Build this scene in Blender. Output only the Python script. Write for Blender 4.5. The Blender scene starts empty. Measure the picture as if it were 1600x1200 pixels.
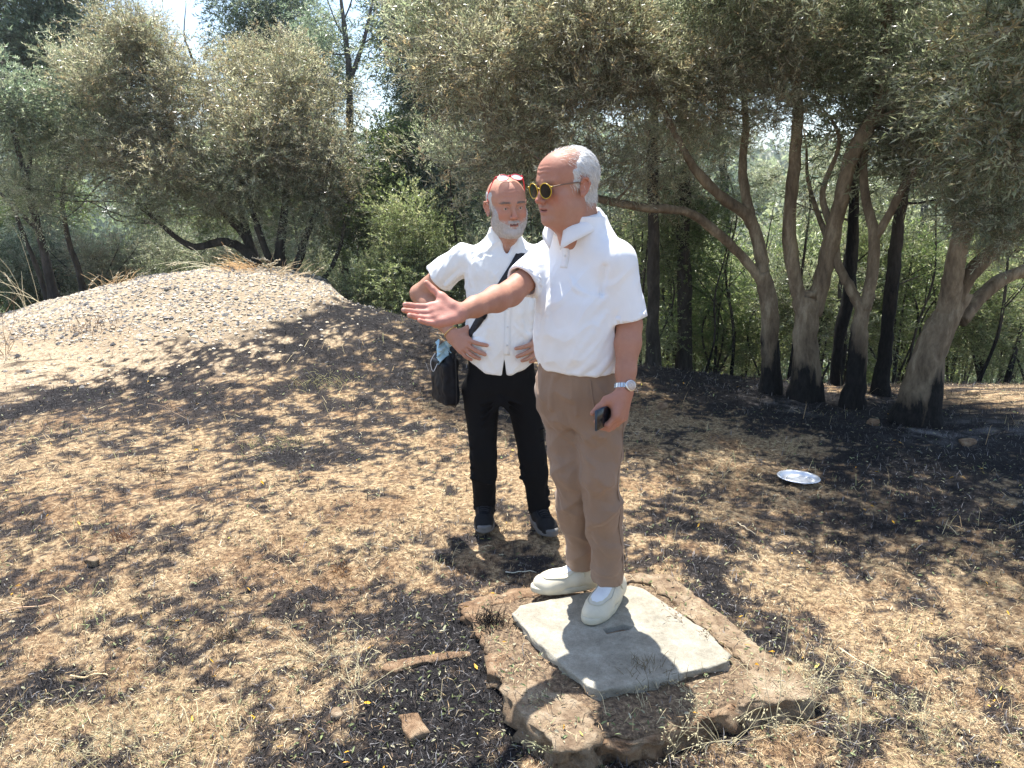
import bpy, math, random
import numpy as np
from mathutils import Vector, Matrix
from mathutils.bvhtree import BVHTree

# ------------------------------------------------------------------ camera, sky, sun, exposure
SC = bpy.context.scene
CO = SC.collection
PITCH = math.radians(14.0)
CAM_Z = 1.68
cam_d = bpy.data.cameras.new('camera')
cam_d.lens = 27.0; cam_d.sensor_width = 36.0
cam_d.clip_start = 0.05; cam_d.clip_end = 3000
cam = bpy.data.objects.new('camera', cam_d); CO.objects.link(cam)
cam.location = (0, 0, CAM_Z); cam.rotation_euler = (math.pi/2 - PITCH, 0, 0)
SC.camera = cam

TO_SUN = Vector((-0.115, 0.355, 1.0)).normalized()
w = bpy.data.worlds.new('World'); SC.world = w; w.use_nodes = True
wn = w.node_tree.nodes; wl = w.node_tree.links
bg = wn['Background']
sky = wn.new('ShaderNodeTexSky'); sky.sky_type = 'NISHITA'; sky.sun_disc = False
sky.sun_elevation = math.asin(TO_SUN.z)
sky.sun_rotation = math.atan2(TO_SUN.x, TO_SUN.y)
sky.air_density = 1.0; sky.dust_density = 0.9; sky.ozone_density = 1.0
wl.new(sky.outputs[0], bg.inputs[0]); bg.inputs[1].default_value = 0.125
sd = bpy.data.lights.new('sun', 'SUN'); sd.energy = 5.0; sd.angle = math.radians(0.55); sd.color = (1.0, 0.972, 0.915)
so = bpy.data.objects.new('sun', sd); CO.objects.link(so)
so.rotation_euler = TO_SUN.to_track_quat('Z', 'Y').to_euler(); so.location = (0, 0, 20)
SC.view_settings.view_transform = 'Standard'; SC.view_settings.look = 'None'
SC.view_settings.exposure = 1.22; SC.view_settings.gamma = 1.0
SC.view_settings.use_curve_mapping = False

rng = np.random.default_rng(11)

# ------------------------------------------------------------------ helpers
CP, SP = math.cos(PITCH), math.sin(PITCH)
def ray(px, py):
    u = (px-800)/1200.0; v = -(py-600)/1200.0
    return np.array([u, CP+v*SP, -SP+v*CP])
def P(px, py, y):
    """world point seen at pixel (px,py) of the photograph, at world depth y"""
    d = ray(px, py); t = y/d[1]
    return np.array([d[0]*t, y, CAM_Z+d[2]*t])

def _h(i, j, k, s):
    n = (i*374761393 + j*668265263 + k*2147483647 + s*1274126177) & 0x7fffffff
    n = ((n ^ (n >> 13))*1274126177) & 0x7fffffff
    n = ((n ^ (n >> 15))*1103515245) & 0x7fffffff
    return ((n ^ (n >> 16)) & 0xffff)/65535.0
def vnoise(p, s=0):
    s = int(s) % 1000
    p = np.asarray(p, dtype=np.float64)
    f = np.floor(p).astype(np.int64); t = p-f; t = t*t*(3-2*t)
    i, j, k = f[..., 0], f[..., 1], f[..., 2]
    x, y, z = t[..., 0], t[..., 1], t[..., 2]
    def L(a, b, q): return a+(b-a)*q
    c = [_h(i+a, j+b, k+d, s) for a in (0, 1) for b in (0, 1) for d in (0, 1)]
    return L(L(L(c[0], c[1], z), L(c[2], c[3], z), y), L(L(c[4], c[5], z), L(c[6], c[7], z), y), x)*2-1
def fbm(p, o=4, s=0):
    p = np.asarray(p, dtype=np.float64); r = 0; a = .5
    for q in range(o):
        r = r+a*vnoise(p*(2.03**q)+q*17.3, s+q); a *= .5
    return r
def fbm2(x, y, f, o=4, s=0):
    x, y = np.broadcast_arrays(x, y)
    return fbm(np.stack([x*f, y*f, np.zeros_like(x)+.37], -1), o, s)
def sstep(a, b, x):
    t = np.clip((x-a)/(b-a), 0, 1); return t*t*(3-2*t)

def tag(o, label=None, cat=None, group=None, kind=None):
    if label: o['label'] = label
    if cat: o['category'] = cat
    if group: o['group'] = group
    if kind: o['kind'] = kind
    return o
def empty(name, loc=(0, 0, 0)):
    o = bpy.data.objects.new(name, None); CO.objects.link(o); o.location = loc
    o.empty_display_size = .1
    return o
def mesh(name, V, F, mat, col=None, smooth=True, at=None):
    """V (n,3), F: list of (m,k) int arrays; returns mesh data"""
    V = np.asarray(V, dtype=np.float32)
    if not isinstance(F, list): F = [F]
    F = [np.asarray(f, dtype=np.int32) for f in F if len(f)]
    me = bpy.data.meshes.new(name)
    me.vertices.add(len(V)); me.vertices.foreach_set('co', V.ravel())
    li = np.concatenate([f.ravel() for f in F])
    ls = []; c = 0
    for f in F:
        ls.append(c+np.arange(len(f), dtype=np.int32)*f.shape[1]); c += f.size
    ls = np.concatenate(ls)
    me.loops.add(len(li)); me.loops.foreach_set('vertex_index', li)
    me.polygons.add(len(ls)); me.polygons.foreach_set('loop_start', ls)
    me.update(calc_edges=True)
    me.polygons.foreach_set('use_smooth', np.full(len(ls), smooth))
    if col is not None:
        c4 = np.ones((len(V), 4), dtype=np.float32); c4[:, :3] = col
        a = me.color_attributes.new('Col', 'FLOAT_COLOR', 'POINT'); a.data.foreach_set('color', c4.ravel())
    for k, v in (at or {}).items():
        a = me.attributes.new(k, 'FLOAT', 'POINT'); a.data.foreach_set('value', np.asarray(v, dtype=np.float32))
    if mat: me.materials.append(mat)
    return me
def obj(name, V, F=None, mat=None, parent=None, col=None, smooth=True, at=None, origin=None):
    me = V if F is None else None
    if me is None:
        V = np.asarray(V, dtype=np.float64)
        if origin is not None: V = V-np.asarray(origin)
        elif parent is not None: V = V-np.asarray(wloc(parent))
        me = mesh(name, V, F, mat, col, smooth, at)
    o = bpy.data.objects.new(name, me); CO.objects.link(o)
    if origin is not None and parent is None: o.location = origin
    if parent is not None: o.parent = parent
    return o
def wloc(o):
    v = Vector((0, 0, 0))
    while o is not None: v = v+o.location; o = o.parent
    return v
class MB:
    def __init__(s): s.V = []; s.F = {}; s.C = []; s.n = 0
    def add(s, V, F, col=None):
        V = np.asarray(V, dtype=float)
        if not isinstance(F, list): F = [F]
        for f in F:
            f = np.asarray(f)
            if len(f): s.F.setdefault(f.shape[1], []).append(f+s.n)
        s.V.append(V); s.n += len(V)
        s.C.append(np.broadcast_to(np.asarray(col if col is not None else (1, 1, 1), dtype=float), (len(V), 3)))
        return s
    def out(s): return np.concatenate(s.V), [np.concatenate(f) for f in s.F.values()], np.concatenate(s.C)
    def build(s, name, mat, parent=None, smooth=True, origin=None):
        V, F, C = s.out(); return obj(name, V, F, mat, parent, C, smooth, origin=origin)

def catmull(pts, n=6):
    pts = np.asarray(pts, dtype=float)
    if len(pts) < 3: 
        t = np.linspace(0, 1, n*(len(pts)-1)+1)[:, None]; return pts[0]+(pts[-1]-pts[0])*t
    q = np.vstack([2*pts[0]-pts[1], pts, 2*pts[-1]-pts[-2]])
    out = []
    for i in range(1, len(q)-2):
        for k in range(n):
            t = k/n
            out.append(.5*((2*q[i])+(-q[i-1]+q[i+1])*t+(2*q[i-1]-5*q[i]+4*q[i+1]-q[i+2])*t*t+(-q[i-1]+3*q[i]-3*q[i+1]+q[i+2])*t**3))
    out.append(q[-2]); return np.array(out)
def tube(pts, r, sides=8, close=False, cap=True, knob=0, seed=0, up=None):
    """tube mesh along pts with radii r"""
    pts = np.asarray(pts, dtype=float); n = len(pts); r = np.broadcast_to(np.asarray(r, dtype=float), (n,))
    if close: T = np.roll(pts, -1, 0)-np.roll(pts, 1, 0)
    else: T = np.gradient(pts, axis=0)
    T /= np.linalg.norm(T, axis=1)[:, None]+1e-9
    u = np.array(up if up is not None else ([0, 0, 1.] if abs(T[0][2]) < .9 else [1., 0, 0]), dtype=float)
    U = []
    for t in T:
        u = u-t*np.dot(u, t); u /= np.linalg.norm(u)+1e-9; U.append(u.copy())
    U = np.array(U); W = np.cross(T, U)
    a = np.arange(sides)*2*math.pi/sides
    off = U[:, None]*np.cos(a)[None, :, None]+W[:, None]*np.sin(a)[None, :, None]
    R = np.broadcast_to(r[:, None], (n, sides)).copy()
    if knob:
        q = pts[:, None]+off*R[..., None]
        R *= 1+knob*fbm(q*np.array([9, 9, 4.])+seed, 3, 5)*1.6+knob*.8*np.sin(a*3+seed+pts[:, 2:3]*3)*.5
    V = (pts[:, None]+off*R[..., None]).reshape(-1, 3)
    i = np.arange(n if close else n-1)[:, None]*sides; j = np.arange(sides)[None]
    j2 = (j+1) % sides; i2 = (i+sides) % (n*sides)
    F = np.stack([i+j, i+j2, i2+j2, i2+j], -1).reshape(-1, 4)
    Fs = [F]
    if cap and not close:
        V = np.vstack([V, pts[:1], pts[-1:]]); c0, c1 = n*sides, n*sides+1
        jj = np.arange(sides); k = (jj+1) % sides; b = (n-1)*sides
        Fs.append(np.vstack([np.stack([np.full(sides, c0), k, jj], -1), np.stack([np.full(sides, c1), b+jj, b+k], -1)]))
    return V, Fs
def rbox(c, s, R=None, b=.1, n=1):
    """bevelled box, centre c, full size s, bevel b (absolute)"""
    h = np.asarray(s, dtype=float)/2; b = min(b, h.min()*.99)
    V = []; idx = {}
    for sx in (-1, 1):
        for sy in (-1, 1):
            for sz in (-1, 1):
                for ax in range(3):
                    v = np.array([sx, sy, sz])*(h-b); v[ax] += (sx, sy, sz)[ax]*b
                    idx[(sx, sy, sz, ax)] = len(V); V.append(v)
    Q = []; T = []
    o = [(1, 2), (2, 0), (0, 1)]
    for ax in range(3):
        a1, a2 = o[ax]
        for sg in (-1, 1):
            f = []
            for (p, q) in ((-1, -1), (1, -1), (1, 1), (-1, 1)):
                s3 = [0, 0, 0]; s3[ax] = sg; s3[a1] = p; s3[a2] = q; f.append(idx[(*s3, ax)])
            Q.append(f if sg > 0 else f[::-1])
    for ax in range(3):  # edges along ax
        a1, a2 = o[ax]
        for p in (-1, 1):
            for q in (-1, 1):
                def g(e, w): 
                    s3 = [0, 0, 0]; s3[ax] = e; s3[a1] = p; s3[a2] = q; return idx[(*s3, w)]
                f = [g(-1, a1), g(1, a1), g(1, a2), g(-1, a2)]
                Q.append(f if p*q < 0 else f[::-1])
    for sx in (-1, 1):
        for sy in (-1, 1):
            for sz in (-1, 1):
                f = [idx[(sx, sy, sz, a)] for a in range(3)]
                T.append(f if sx*sy*sz > 0 else f[::-1])
    V = np.array(V)
    if R is not None: V = V@np.asarray(R).T
    return V+np.asarray(c), [np.array(Q), np.array(T)]
def rotz(a): c, s = math.cos(a), math.sin(a); return np.array([[c, -s, 0], [s, c, 0], [0, 0, 1.]])
def rotx(a): c, s = math.cos(a), math.sin(a); return np.array([[1, 0, 0], [0, c, -s], [0, s, c.real]])
def roty(a): c, s = math.cos(a), math.sin(a); return np.array([[c, 0, s], [0, 1, 0], [-s, 0, c]])
def nrm(v): v = np.asarray(v, dtype=float); return v/(np.linalg.norm(v)+1e-12)
def vnormals(V, Q):
    n = np.cross(V[Q[:, 2]]-V[Q[:, 0]], V[Q[:, 3]]-V[Q[:, 1]]) if Q.shape[1] == 4 else np.cross(V[Q[:, 1]]-V[Q[:, 0]], V[Q[:, 2]]-V[Q[:, 0]])
    N = np.zeros_like(V)
    for k in range(Q.shape[1]):
        for c in range(3): N[:, c] += np.bincount(Q[:, k], n[:, c], len(V))
    return N/(np.linalg.norm(N, axis=1)[:, None]+1e-12)

# ------------------------------------------------------------------ materials
class NT:
    def __init__(s, name):
        s.m = bpy.data.materials.new(name); s.m.use_nodes = True
        s.t = s.m.node_tree; s.n = s.t.nodes; s.b = s.n['Principled BSDF']; s.out = s.n['Material Output']
    def new(s, t, **k):
        n = s.n.new(t)
        for a, v in k.items(): setattr(n, a, v)
        return n
    def link(s, a, b): s.t.links.new(a, b)
    def noise(s, scale, detail=4, rough=.6, coord='Object', stretch=None, dist=0):
        tc = s.new('ShaderNodeTexCoord'); src = tc.outputs[coord]
        if stretch:
            mp = s.new('ShaderNodeMapping'); mp.inputs['Scale'].default_value = stretch; s.link(src, mp.inputs[0]); src = mp.outputs[0]
        n = s.new('ShaderNodeTexNoise'); n.inputs['Scale'].default_value = scale; n.inputs['Detail'].default_value = detail
        n.inputs['Roughness'].default_value = rough; n.inputs['Distortion'].default_value = dist
        s.link(src, n.inputs['Vector']); return n.outputs[0]
    def ramp(s, src, stops):
        r = s.new('ShaderNodeValToRGB'); s.link(src, r.inputs[0])
        e = r.color_ramp.elements
        while len(e) < len(stops): e.new(.5)
        for q, (p, c) in zip(e, stops):
            q.position = p; q.color = (*c, 1) if not isinstance(c, (int, float)) else (c, c, c, 1)
        return r.outputs[0]
    def mix(s, fac, a, b, mode='MIX'):
        m = s.new('ShaderNodeMix', data_type='RGBA', blend_type=mode)
        for sock, v in ((m.inputs[0], fac), (m.inputs[6], a), (m.inputs[7], b)):
            if hasattr(v, 'links'): s.link(v, sock)
            elif isinstance(v, (int, float)): sock.default_value = v
            else: sock.default_value = (*v, 1)
        return m.outputs[2]
    def math(s, op, a, b=0.5, clamp=False):
        m = s.new('ShaderNodeMath', operation=op, use_clamp=clamp)
        for sock, v in ((m.inputs[0], a), (m.inputs[1], b)):
            if hasattr(v, 'links'): s.link(v, sock)
            else: sock.default_value = v
        return m.outputs[0]
    def attr(s, name, out='Color'):
        a = s.new('ShaderNodeAttribute'); a.attribute_name = name; return a.outputs[out]
    def base(s, v):
        if hasattr(v, 'links'): s.link(v, s.b.inputs['Base Color'])
        else: s.b.inputs['Base Color'].default_value = (*v, 1)
    def bump(s, h, strength=.4, dist=.01, prev=None):
        b = s.new('ShaderNodeBump'); b.inputs['Strength'].default_value = strength; b.inputs['Distance'].default_value = dist
        s.link(h, b.inputs['Height'])
        if prev is not None: s.link(prev, b.inputs['Normal'])
        s.link(b.outputs[0], s.b.inputs['Normal']); return b.outputs[0]
    def set(s, **k):
        names = dict(rough='Roughness', metal='Metallic', spec='Specular IOR Level', sheen='Sheen Weight', sss='Subsurface Weight', trans='Transmission Weight', coat='Coat Weight', alpha='Alpha')
        for a, v in k.items(): s.b.inputs[names[a]].default_value = v
        return s
def simple(name, c, rough=.6, metal=0, spec=.5, bumps=None, var=.12, scale=30):
    t = NT(name); n = t.noise(scale, 4)
    c = np.array(c, dtype=float)
    t.base(t.ramp(n, [(.3, tuple(c*(1-var))), (.7, tuple(np.minimum(c*(1+var), 1)))]))
    t.set(rough=rough, metal=metal, spec=spec)
    if bumps: t.bump(t.noise(bumps[0], 4), bumps[1], bumps[2])
    return t.m
# ------------------------------------------------------------------ implicit surfaces for the figures
def smin(a, b, k):
    h = np.clip(.5+.5*(b-a)/k, 0, 1)
    return b+(a-b)*h-k*h*(1-h)
class Vol:
    def __init__(s, lo, hi, h):
        s.lo = np.array(lo, dtype=float); s.h = h
        n = np.ceil((np.array(hi)-s.lo)/h).astype(int)+1
        s.ax = [(s.lo[i]+np.arange(n[i])*h).astype(np.float32) for i in range(3)]
        s.D = np.full(n, .05, dtype=np.float32); s.R = None; s.o = None
    def frame(s, R=None, o=None):
        """following primitives are given in the frame with rotation R (local->world) and origin o"""
        s.R = None if R is None else np.asarray(R, dtype=float); s.o = None if o is None else np.asarray(o, dtype=float)
    def _sl(s, lo, hi, pad):
        lo = np.array(lo, dtype=float); hi = np.array(hi, dtype=float)
        if s.R is not None:
            c = np.array([[(lo, hi)[i][0], (lo, hi)[j][1], (lo, hi)[k][2]] for i in (0, 1) for j in (0, 1) for k in (0, 1)])@s.R.T+s.o
            lo, hi = c.min(0), c.max(0)
        a = np.floor((lo-pad-s.lo)/s.h).astype(int); b = np.ceil((hi+pad-s.lo)/s.h).astype(int)+1
        a = np.clip(a, 0, s.D.shape); b = np.clip(b, 0, s.D.shape)
        return tuple(slice(p, q) for p, q in zip(a, b))
    def _xyz(s, sl):
        X = s.ax[0][sl[0]][:, None, None]; Y = s.ax[1][sl[1]][None, :, None]; Z = s.ax[2][sl[2]][None, None, :]
        if s.R is None: return X, Y, Z
        X, Y, Z = X-s.o[0], Y-s.o[1], Z-s.o[2]; R = s.R
        return R[0, 0]*X+R[1, 0]*Y+R[2, 0]*Z, R[0, 1]*X+R[1, 1]*Y+R[2, 1]*Z, R[0, 2]*X+R[1, 2]*Y+R[2, 2]*Z
    def _put(s, sl, d, k, cut):
        if cut: s.D[sl] = -smin(-s.D[sl], d, k)
        else: s.D[sl] = smin(s.D[sl], d, k)
    def cone(s, a, b, ra, rb=None, k=.012, cut=False, sq=None):
        rb = ra if rb is None else rb; a = np.array(a, dtype=float); b = np.array(b, dtype=float); m = max(ra, rb)
        sl = s._sl(np.minimum(a, b)-m, np.maximum(a, b)+m, .045+k)
        if 0 in [q.stop-q.start for q in sl]: return
        X, Y, Z = s._xyz(sl); d = b-a; L = float(d@d)+1e-12
        t = np.clip(((X-a[0])*d[0]+(Y-a[1])*d[1]+(Z-a[2])*d[2])/L, 0, 1)
        q = np.sqrt((X-a[0]-d[0]*t)**2+(Y-a[1]-d[1]*t)**2+(Z-a[2]-d[2]*t)**2)-(ra+(rb-ra)*t)
        s._put(sl, q, k, cut)
    def sleeve(s, a, b, ra, rb, k=.03, ri=None, depth=.07):
        """cone from a to b, cut square at b and hollow at its open end"""
        a = np.array(a, dtype=float); b = np.array(b, dtype=float); m = max(ra, rb); e = b+nrm(b-a)*.03
        sl = s._sl(np.minimum(a, e)-m, np.maximum(a, e)+m, .045+k)
        X, Y, Z = s._xyz(sl); d = e-a; L = float(d@d); u = nrm(b-a)
        t = np.clip(((X-a[0])*d[0]+(Y-a[1])*d[1]+(Z-a[2])*d[2])/L, 0, 1)
        r = np.sqrt((X-a[0]-d[0]*t)**2+(Y-a[1]-d[1]*t)**2+(Z-a[2]-d[2]*t)**2)
        pl = (X-b[0])*u[0]+(Y-b[1])*u[1]+(Z-b[2])*u[2]
        q = np.maximum(r-(ra+(rb-ra)*t), pl)
        s.D[sl] = smin(s.D[sl], q.astype(np.float32), k)
        ri = rb-.005 if ri is None else ri
        hol = np.maximum(r-ri, -pl-depth); s.D[sl] = np.maximum(s.D[sl], np.where(pl > -depth-.02, -hol, -1).astype(np.float32))
    def ell(s, c, r, k=.012, cut=False, R=None):
        c = np.array(c, dtype=float); r = np.array(r, dtype=float); m = r.max()
        sl = s._sl(c-m, c+m, .045+k)
        if 0 in [q.stop-q.start for q in sl]: return
        X, Y, Z = s._xyz(sl); X = X-c[0]; Y = Y-c[1]; Z = Z-c[2]
        if R is not None: X, Y, Z = R[0][0]*X+R[1][0]*Y+R[2][0]*Z, R[0][1]*X+R[1][1]*Y+R[2][1]*Z, R[0][2]*X+R[1][2]*Y+R[2][2]*Z
        k0 = np.sqrt((X/r[0])**2+(Y/r[1])**2+(Z/r[2])**2); k1 = np.sqrt((X/r[0]**2)**2+(Y/r[1]**2)**2+(Z/r[2]**2)**2)+1e-9
        s._put(sl, k0*(k0-1)/k1, k, cut)
    def loft(s, rows, k=.02, e=2.0, yaw=0., bb=.32):
        """stack of ellipses: rows (z, cx, cy, a, b), turned by yaw about z"""
        rows = np.array(sorted(rows), dtype=float); z = rows[:, 0]
        sl = s._sl([rows[:, 1].min()-bb, rows[:, 2].min()-bb, z[0]], [rows[:, 1].max()+bb, rows[:, 2].max()+bb, z[-1]], .05)
        X, Y, Z = s._xyz(sl); zz = Z.ravel()
        def I(i):   # smooth interpolation
            f = np.interp(zz, z, rows[:, i]); q = np.ones(7)/7
            f = np.convolve(np.pad(f, 3, mode='edge'), q, 'valid'); return f[None, None, :]
        cx, cy, a, b = I(1), I(2), I(3), I(4)
        c, n = math.cos(yaw), math.sin(yaw)
        x = (X-cx)*c+(Y-cy)*n; y = -(X-cx)*n+(Y-cy)*c
        x = np.abs(x); y = np.abs(y)
        k0 = (np.power(x/a, e)+np.power(y/b, e))**(1/e)+1e-9
        k1 = np.sqrt((x/a**2)**2+(y/b**2)**2)+1e-9
        d = np.where(k0 < .3, -np.minimum(a, b)*.7, k0*(k0-1)/k1)
        d = np.maximum(d, np.maximum(z[0]-Z, Z-z[-1]))
        s._put(sl, d.astype(np.float32), k, False)
    def box(s, c, hsz, r=.01, k=.006, cut=False, R=None):
        c = np.array(c, dtype=float); m = float(np.linalg.norm(hsz))
        sl = s._sl(c-m, c+m, .04); X, Y, Z = s._xyz(sl); X = X-c[0]; Y = Y-c[1]; Z = Z-c[2]
        if R is not None: X, Y, Z = R[0][0]*X+R[1][0]*Y+R[2][0]*Z, R[0][1]*X+R[1][1]*Y+R[2][1]*Z, R[0][2]*X+R[1][2]*Y+R[2][2]*Z
        q = [np.abs(v)-(h-r) for v, h in zip((X, Y, Z), hsz)]
        d = np.sqrt(sum(np.maximum(v, 0)**2 for v in q))+np.minimum(np.maximum(np.maximum(q[0], q[1]), q[2]), 0)-r
        s._put(sl, d.astype(np.float32), k, cut)
    def plane_cut(s, p, n, lo=None, hi=None, k=.002):
        """remove the half space in front of plane (p,n) inside box lo..hi"""
        sl = s._sl(lo if lo is not None else s.lo, hi if hi is not None else s.lo+s.h*np.array(s.D.shape), 0)
        X, Y, Z = s._xyz(sl); p = np.asarray(p, dtype=float); n = nrm(n)
        d = (X-p[0])*n[0]+(Y-p[1])*n[1]+(Z-p[2])*n[2]
        s.D[sl] = np.maximum(s.D[sl], d)
    def surf(s, off=0.0, D=None):
        D = (s.D if D is None else D)-off
        D = D.copy(); D[0] = D[-1] = 1e-3; D[:, 0] = D[:, -1] = 1e-3; D[:, :, 0] = D[:, :, -1] = 1e-3
        S = D < 0
        c = np.zeros(tuple(n-1 for n in S.shape), dtype=np.uint8)
        for a in (0, 1):
            for b in (0, 1):
                for e in (0, 1):
                    c += S[a:S.shape[0]-1+a, b:S.shape[1]-1+b, e:S.shape[2]-1+e]
        act = (c > 0) & (c < 8); idx = np.argwhere(act); n = len(idx)
        num = np.full(act.shape, -1, dtype=np.int32); num[act] = np.arange(n)
        i, j, k = idx.T
        cor = {(a, b, e): D[i+a, j+b, k+e] for a in (0, 1) for b in (0, 1) for e in (0, 1)}
        acc = np.zeros((n, 3)); cnt = np.zeros(n)
        for p in cor:
            for ax in range(3):
                if p[ax] == 0:
                    q = list(p); q[ax] = 1; q = tuple(q)
                    d0, d1 = cor[p], cor[q]; m = (d0 < 0) != (d1 < 0)
                    t = np.where(m, d0/np.where(m, d0-d1, 1), 0)
                    pt = np.zeros((n, 3)); pt[:] = p; pt[:, ax] += t
                    acc += pt*m[:, None]; cnt += m
        V = (idx+acc/cnt[:, None])*s.h+s.lo
        F = []
        for ax in range(3):
            a0 = [slice(1, -1)]*3; a0[ax] = slice(0, -1); a1 = list(a0); a1[ax] = slice(1, None)
            A = S[tuple(a0)]; B = S[tuple(a1)]
            o = [0, 0, 0]
            for q in range(3): o[q] = 0 if q == ax else 1
            for sg, M in ((1, A & ~B), (-1, ~A & B)):
                e = np.argwhere(M)+np.array(o)
                u, v = [(1, 2), (2, 0), (0, 1)][ax]
                def cell(du, dv):
                    f = e.copy(); f[:, u] -= du; f[:, v] -= dv; return num[f[:, 0], f[:, 1], f[:, 2]]
                f = np.stack([cell(1, 1), cell(0, 1), cell(0, 0), cell(1, 0)], -1)
                F.append(f if sg > 0 else f[:, ::-1])
        return V, np.concatenate(F)
def relax(V, Q, it=1, w=.5):
    for _ in range(it):
        A = np.zeros_like(V); c = np.zeros(len(V))
        for a, b in ((0, 1), (1, 2), (2, 3), (3, 0)):
            for x, y in ((a, b), (b, a)):
                for q in range(3): A[:, q] += np.bincount(Q[:, x], V[Q[:, y], q], len(V))
                c += np.bincount(Q[:, x], None, len(V))
        V = V*(1-w)+A/np.maximum(c, 1)[:, None]*w
    return V
def bvh(V, Q): return BVHTree.FromPolygons([tuple(v) for v in V], [tuple(int(a) for a in q) for q in Q])
def hit(b, o, d, far=3.0):
    r = b.ray_cast(Vector(o), Vector(nrm(d)), far)
    return None if r[0] is None else (np.array(r[0]), np.array(r[1]))
def drape(b, pts, d, off=.002, tries=.4):
    """project points on a surface along direction d; d points towards the surface"""
    out = []
    for p in pts:
        r = hit(b, np.asarray(p)-nrm(d)*tries, d)
        if r is not None:
            n = r[1] if np.dot(r[1], d) < 0 else -r[1]
            out.append((r[0]+n*off, n))
    return out
def ribbon(line, width, thick=.002, bulge=0):
    """solid strap along [(point, normal)...]"""
    p = np.array([a for a, _ in line]); n = np.array([b for _, b in line])
    for _ in range(2):
        if len(p) > 4: p[1:-1] = p[:-2]*.25+p[1:-1]*.5+p[2:]*.25; n[1:-1] = n[:-2]*.25+n[1:-1]*.5+n[2:]*.25
    n /= np.linalg.norm(n, axis=1)[:, None]+1e-9
    T = np.gradient(p, axis=0); T /= np.linalg.norm(T, axis=1)[:, None]+1e-9
    S = np.cross(T, n); S /= np.linalg.norm(S, axis=1)[:, None]+1e-9
    w = np.broadcast_to(np.asarray(width, dtype=float), (len(p),))[:, None]/2
    V = np.concatenate([np.stack([p-S*w, p-S*w+n*thick, p+S*w+n*thick, p+S*w], 1).reshape(-1, 3)])
    m = len(p); i = np.arange(m-1)[:, None]*4; F = []
    for a in range(4):
        b = (a+1) % 4; F.append(np.concatenate([i+a, i+4+a, i+4+b, i+b], 1))
    F.append(np.array([[0, 1, 2, 3], [4*m-1, 4*m-2, 4*m-3, 4*m-4]]))
    return V, np.concatenate(F)
# ------------------------------------------------------------------ shared materials
def m_skin():
    t = NT('skin'); c = t.attr('Col')
    n = t.noise(55, 5, .65); n2 = t.noise(300, 3, .6)
    c = t.mix(.30, c, t.ramp(n, [(.3, (.78, .48, .40)), (.7, (1.0, .86, .76))]), 'MULTIPLY')
    t.base(c); t.set(rough=.56, spec=.32, sss=.05)
    t.b.inputs['Subsurface Radius'].default_value = (.012, .005, .003); t.b.inputs['Subsurface Scale'].default_value = 1.0
    b_ = t.bump(t.noise(38, 4, .6), .25, .004); t.bump(n2, .35, .0014, prev=b_); return t.m
def m_cloth(name, c, rough=.85, weave=700, fold=.5, var=.05, sheen=.15, transl=0.0):
    t = NT(name); c = np.array(c, dtype=float)
    t.base(t.ramp(t.noise(6, 5), [(.3, tuple(c*(1-var))), (.7, tuple(np.minimum(c*(1+var), .9)))]))
    t.set(rough=rough, sheen=sheen, spec=.25)
    b = t.bump(t.noise(14, 3, .5, stretch=(1, 1, .55), dist=.6), fold*.55, .012)
    t.bump(t.noise(weave, 2), .12, .0006, prev=b)
    if transl:
        tr = t.new('ShaderNodeBsdfTranslucent'); tr.inputs[0].default_value = (*c, 1)
        mx = t.new('ShaderNodeMixShader'); mx.inputs[0].default_value = transl
        t.link(t.b.outputs[0], mx.inputs[1]); t.link(tr.outputs[0], mx.inputs[2]); t.link(mx.outputs[0], t.out.inputs[0])
    return t.m
M = {}
M['skin'] = m_skin()
M['polo'] = m_cloth('white_pique', (.84, .84, .86), fold=.6)
M['linen'] = m_cloth('white_linen', (.82, .82, .81), fold=1.2)
M['khaki'] = m_cloth('khaki_cotton', (.275, .182, .125), fold=.9, var=.08)
M['blackcloth'] = m_cloth('black_cotton', (.0065, .0065, .0075), fold=.7, sheen=.0); M['blackcloth'].node_tree.nodes['Principled BSDF'].inputs['Specular IOR Level'].default_value = .12
M['hair'] = simple('white_hair', (.62, .61, .60), .5, var=.15, scale=200)
M['beard'] = simple('white_beard', (.58, .55, .52), .6, var=.2, scale=200)
M['brow'] = simple('grey_brown_brow', (.16, .12, .10), .7)
M['shoe_white'] = simple('cream_canvas', (.62, .56, .43), .8, bumps=(500, .3, .001), var=.05)
M['shoe_insert'] = simple('white_canvas', (.78, .78, .76), .8, bumps=(400, .3, .001), var=.04)
M['shoe_sole'] = simple('cream_rubber', (.54, .49, .37), .6, var=.06)
M['shoe_black'] = simple('black_knit', (.013, .013, .014), .75, bumps=(500, .4, .001), var=.3)
M['grey_rubber'] = simple('grey_rubber', (.13, .125, .12), .7)
M['leather'] = simple('black_leather', (.006, .007, .011), .55, bumps=(160, .3, .001), var=.3)
M['leather'].node_tree.nodes['Principled BSDF'].inputs['Specular IOR Level'].default_value = .18
M['shoe_black'].node_tree.nodes['Principled BSDF'].inputs['Specular IOR Level'].default_value = .15
M['strap'] = simple('black_webbing', (.010, .010, .013), .6, bumps=(600, .4, .001))
M['yellow'] = simple('yellow_acetate', (.55, .36, .02), .25, var=.05)
M['red'] = simple('red_acetate', (.78, .03, .06), .25, var=.05)
M['temple'] = simple('brown_temple', (.18, .10, .06), .35)
M['lens'] = simple('dark_lens', (.006, .007, .008), .12, spec=.25)
t = NT('clear_lens'); t.base((.55, .6, .62)); t.set(rough=.08, alpha=.55); M['clear'] = t.m
M['steel'] = simple('brushed_steel', (.70, .68, .66), .25, metal=1.0)
M['dial'] = simple('rosy_dial', (.52, .44, .40), .3)
M['gold'] = simple('gold_ring', (.8, .55, .2), .25, metal=1)
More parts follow.
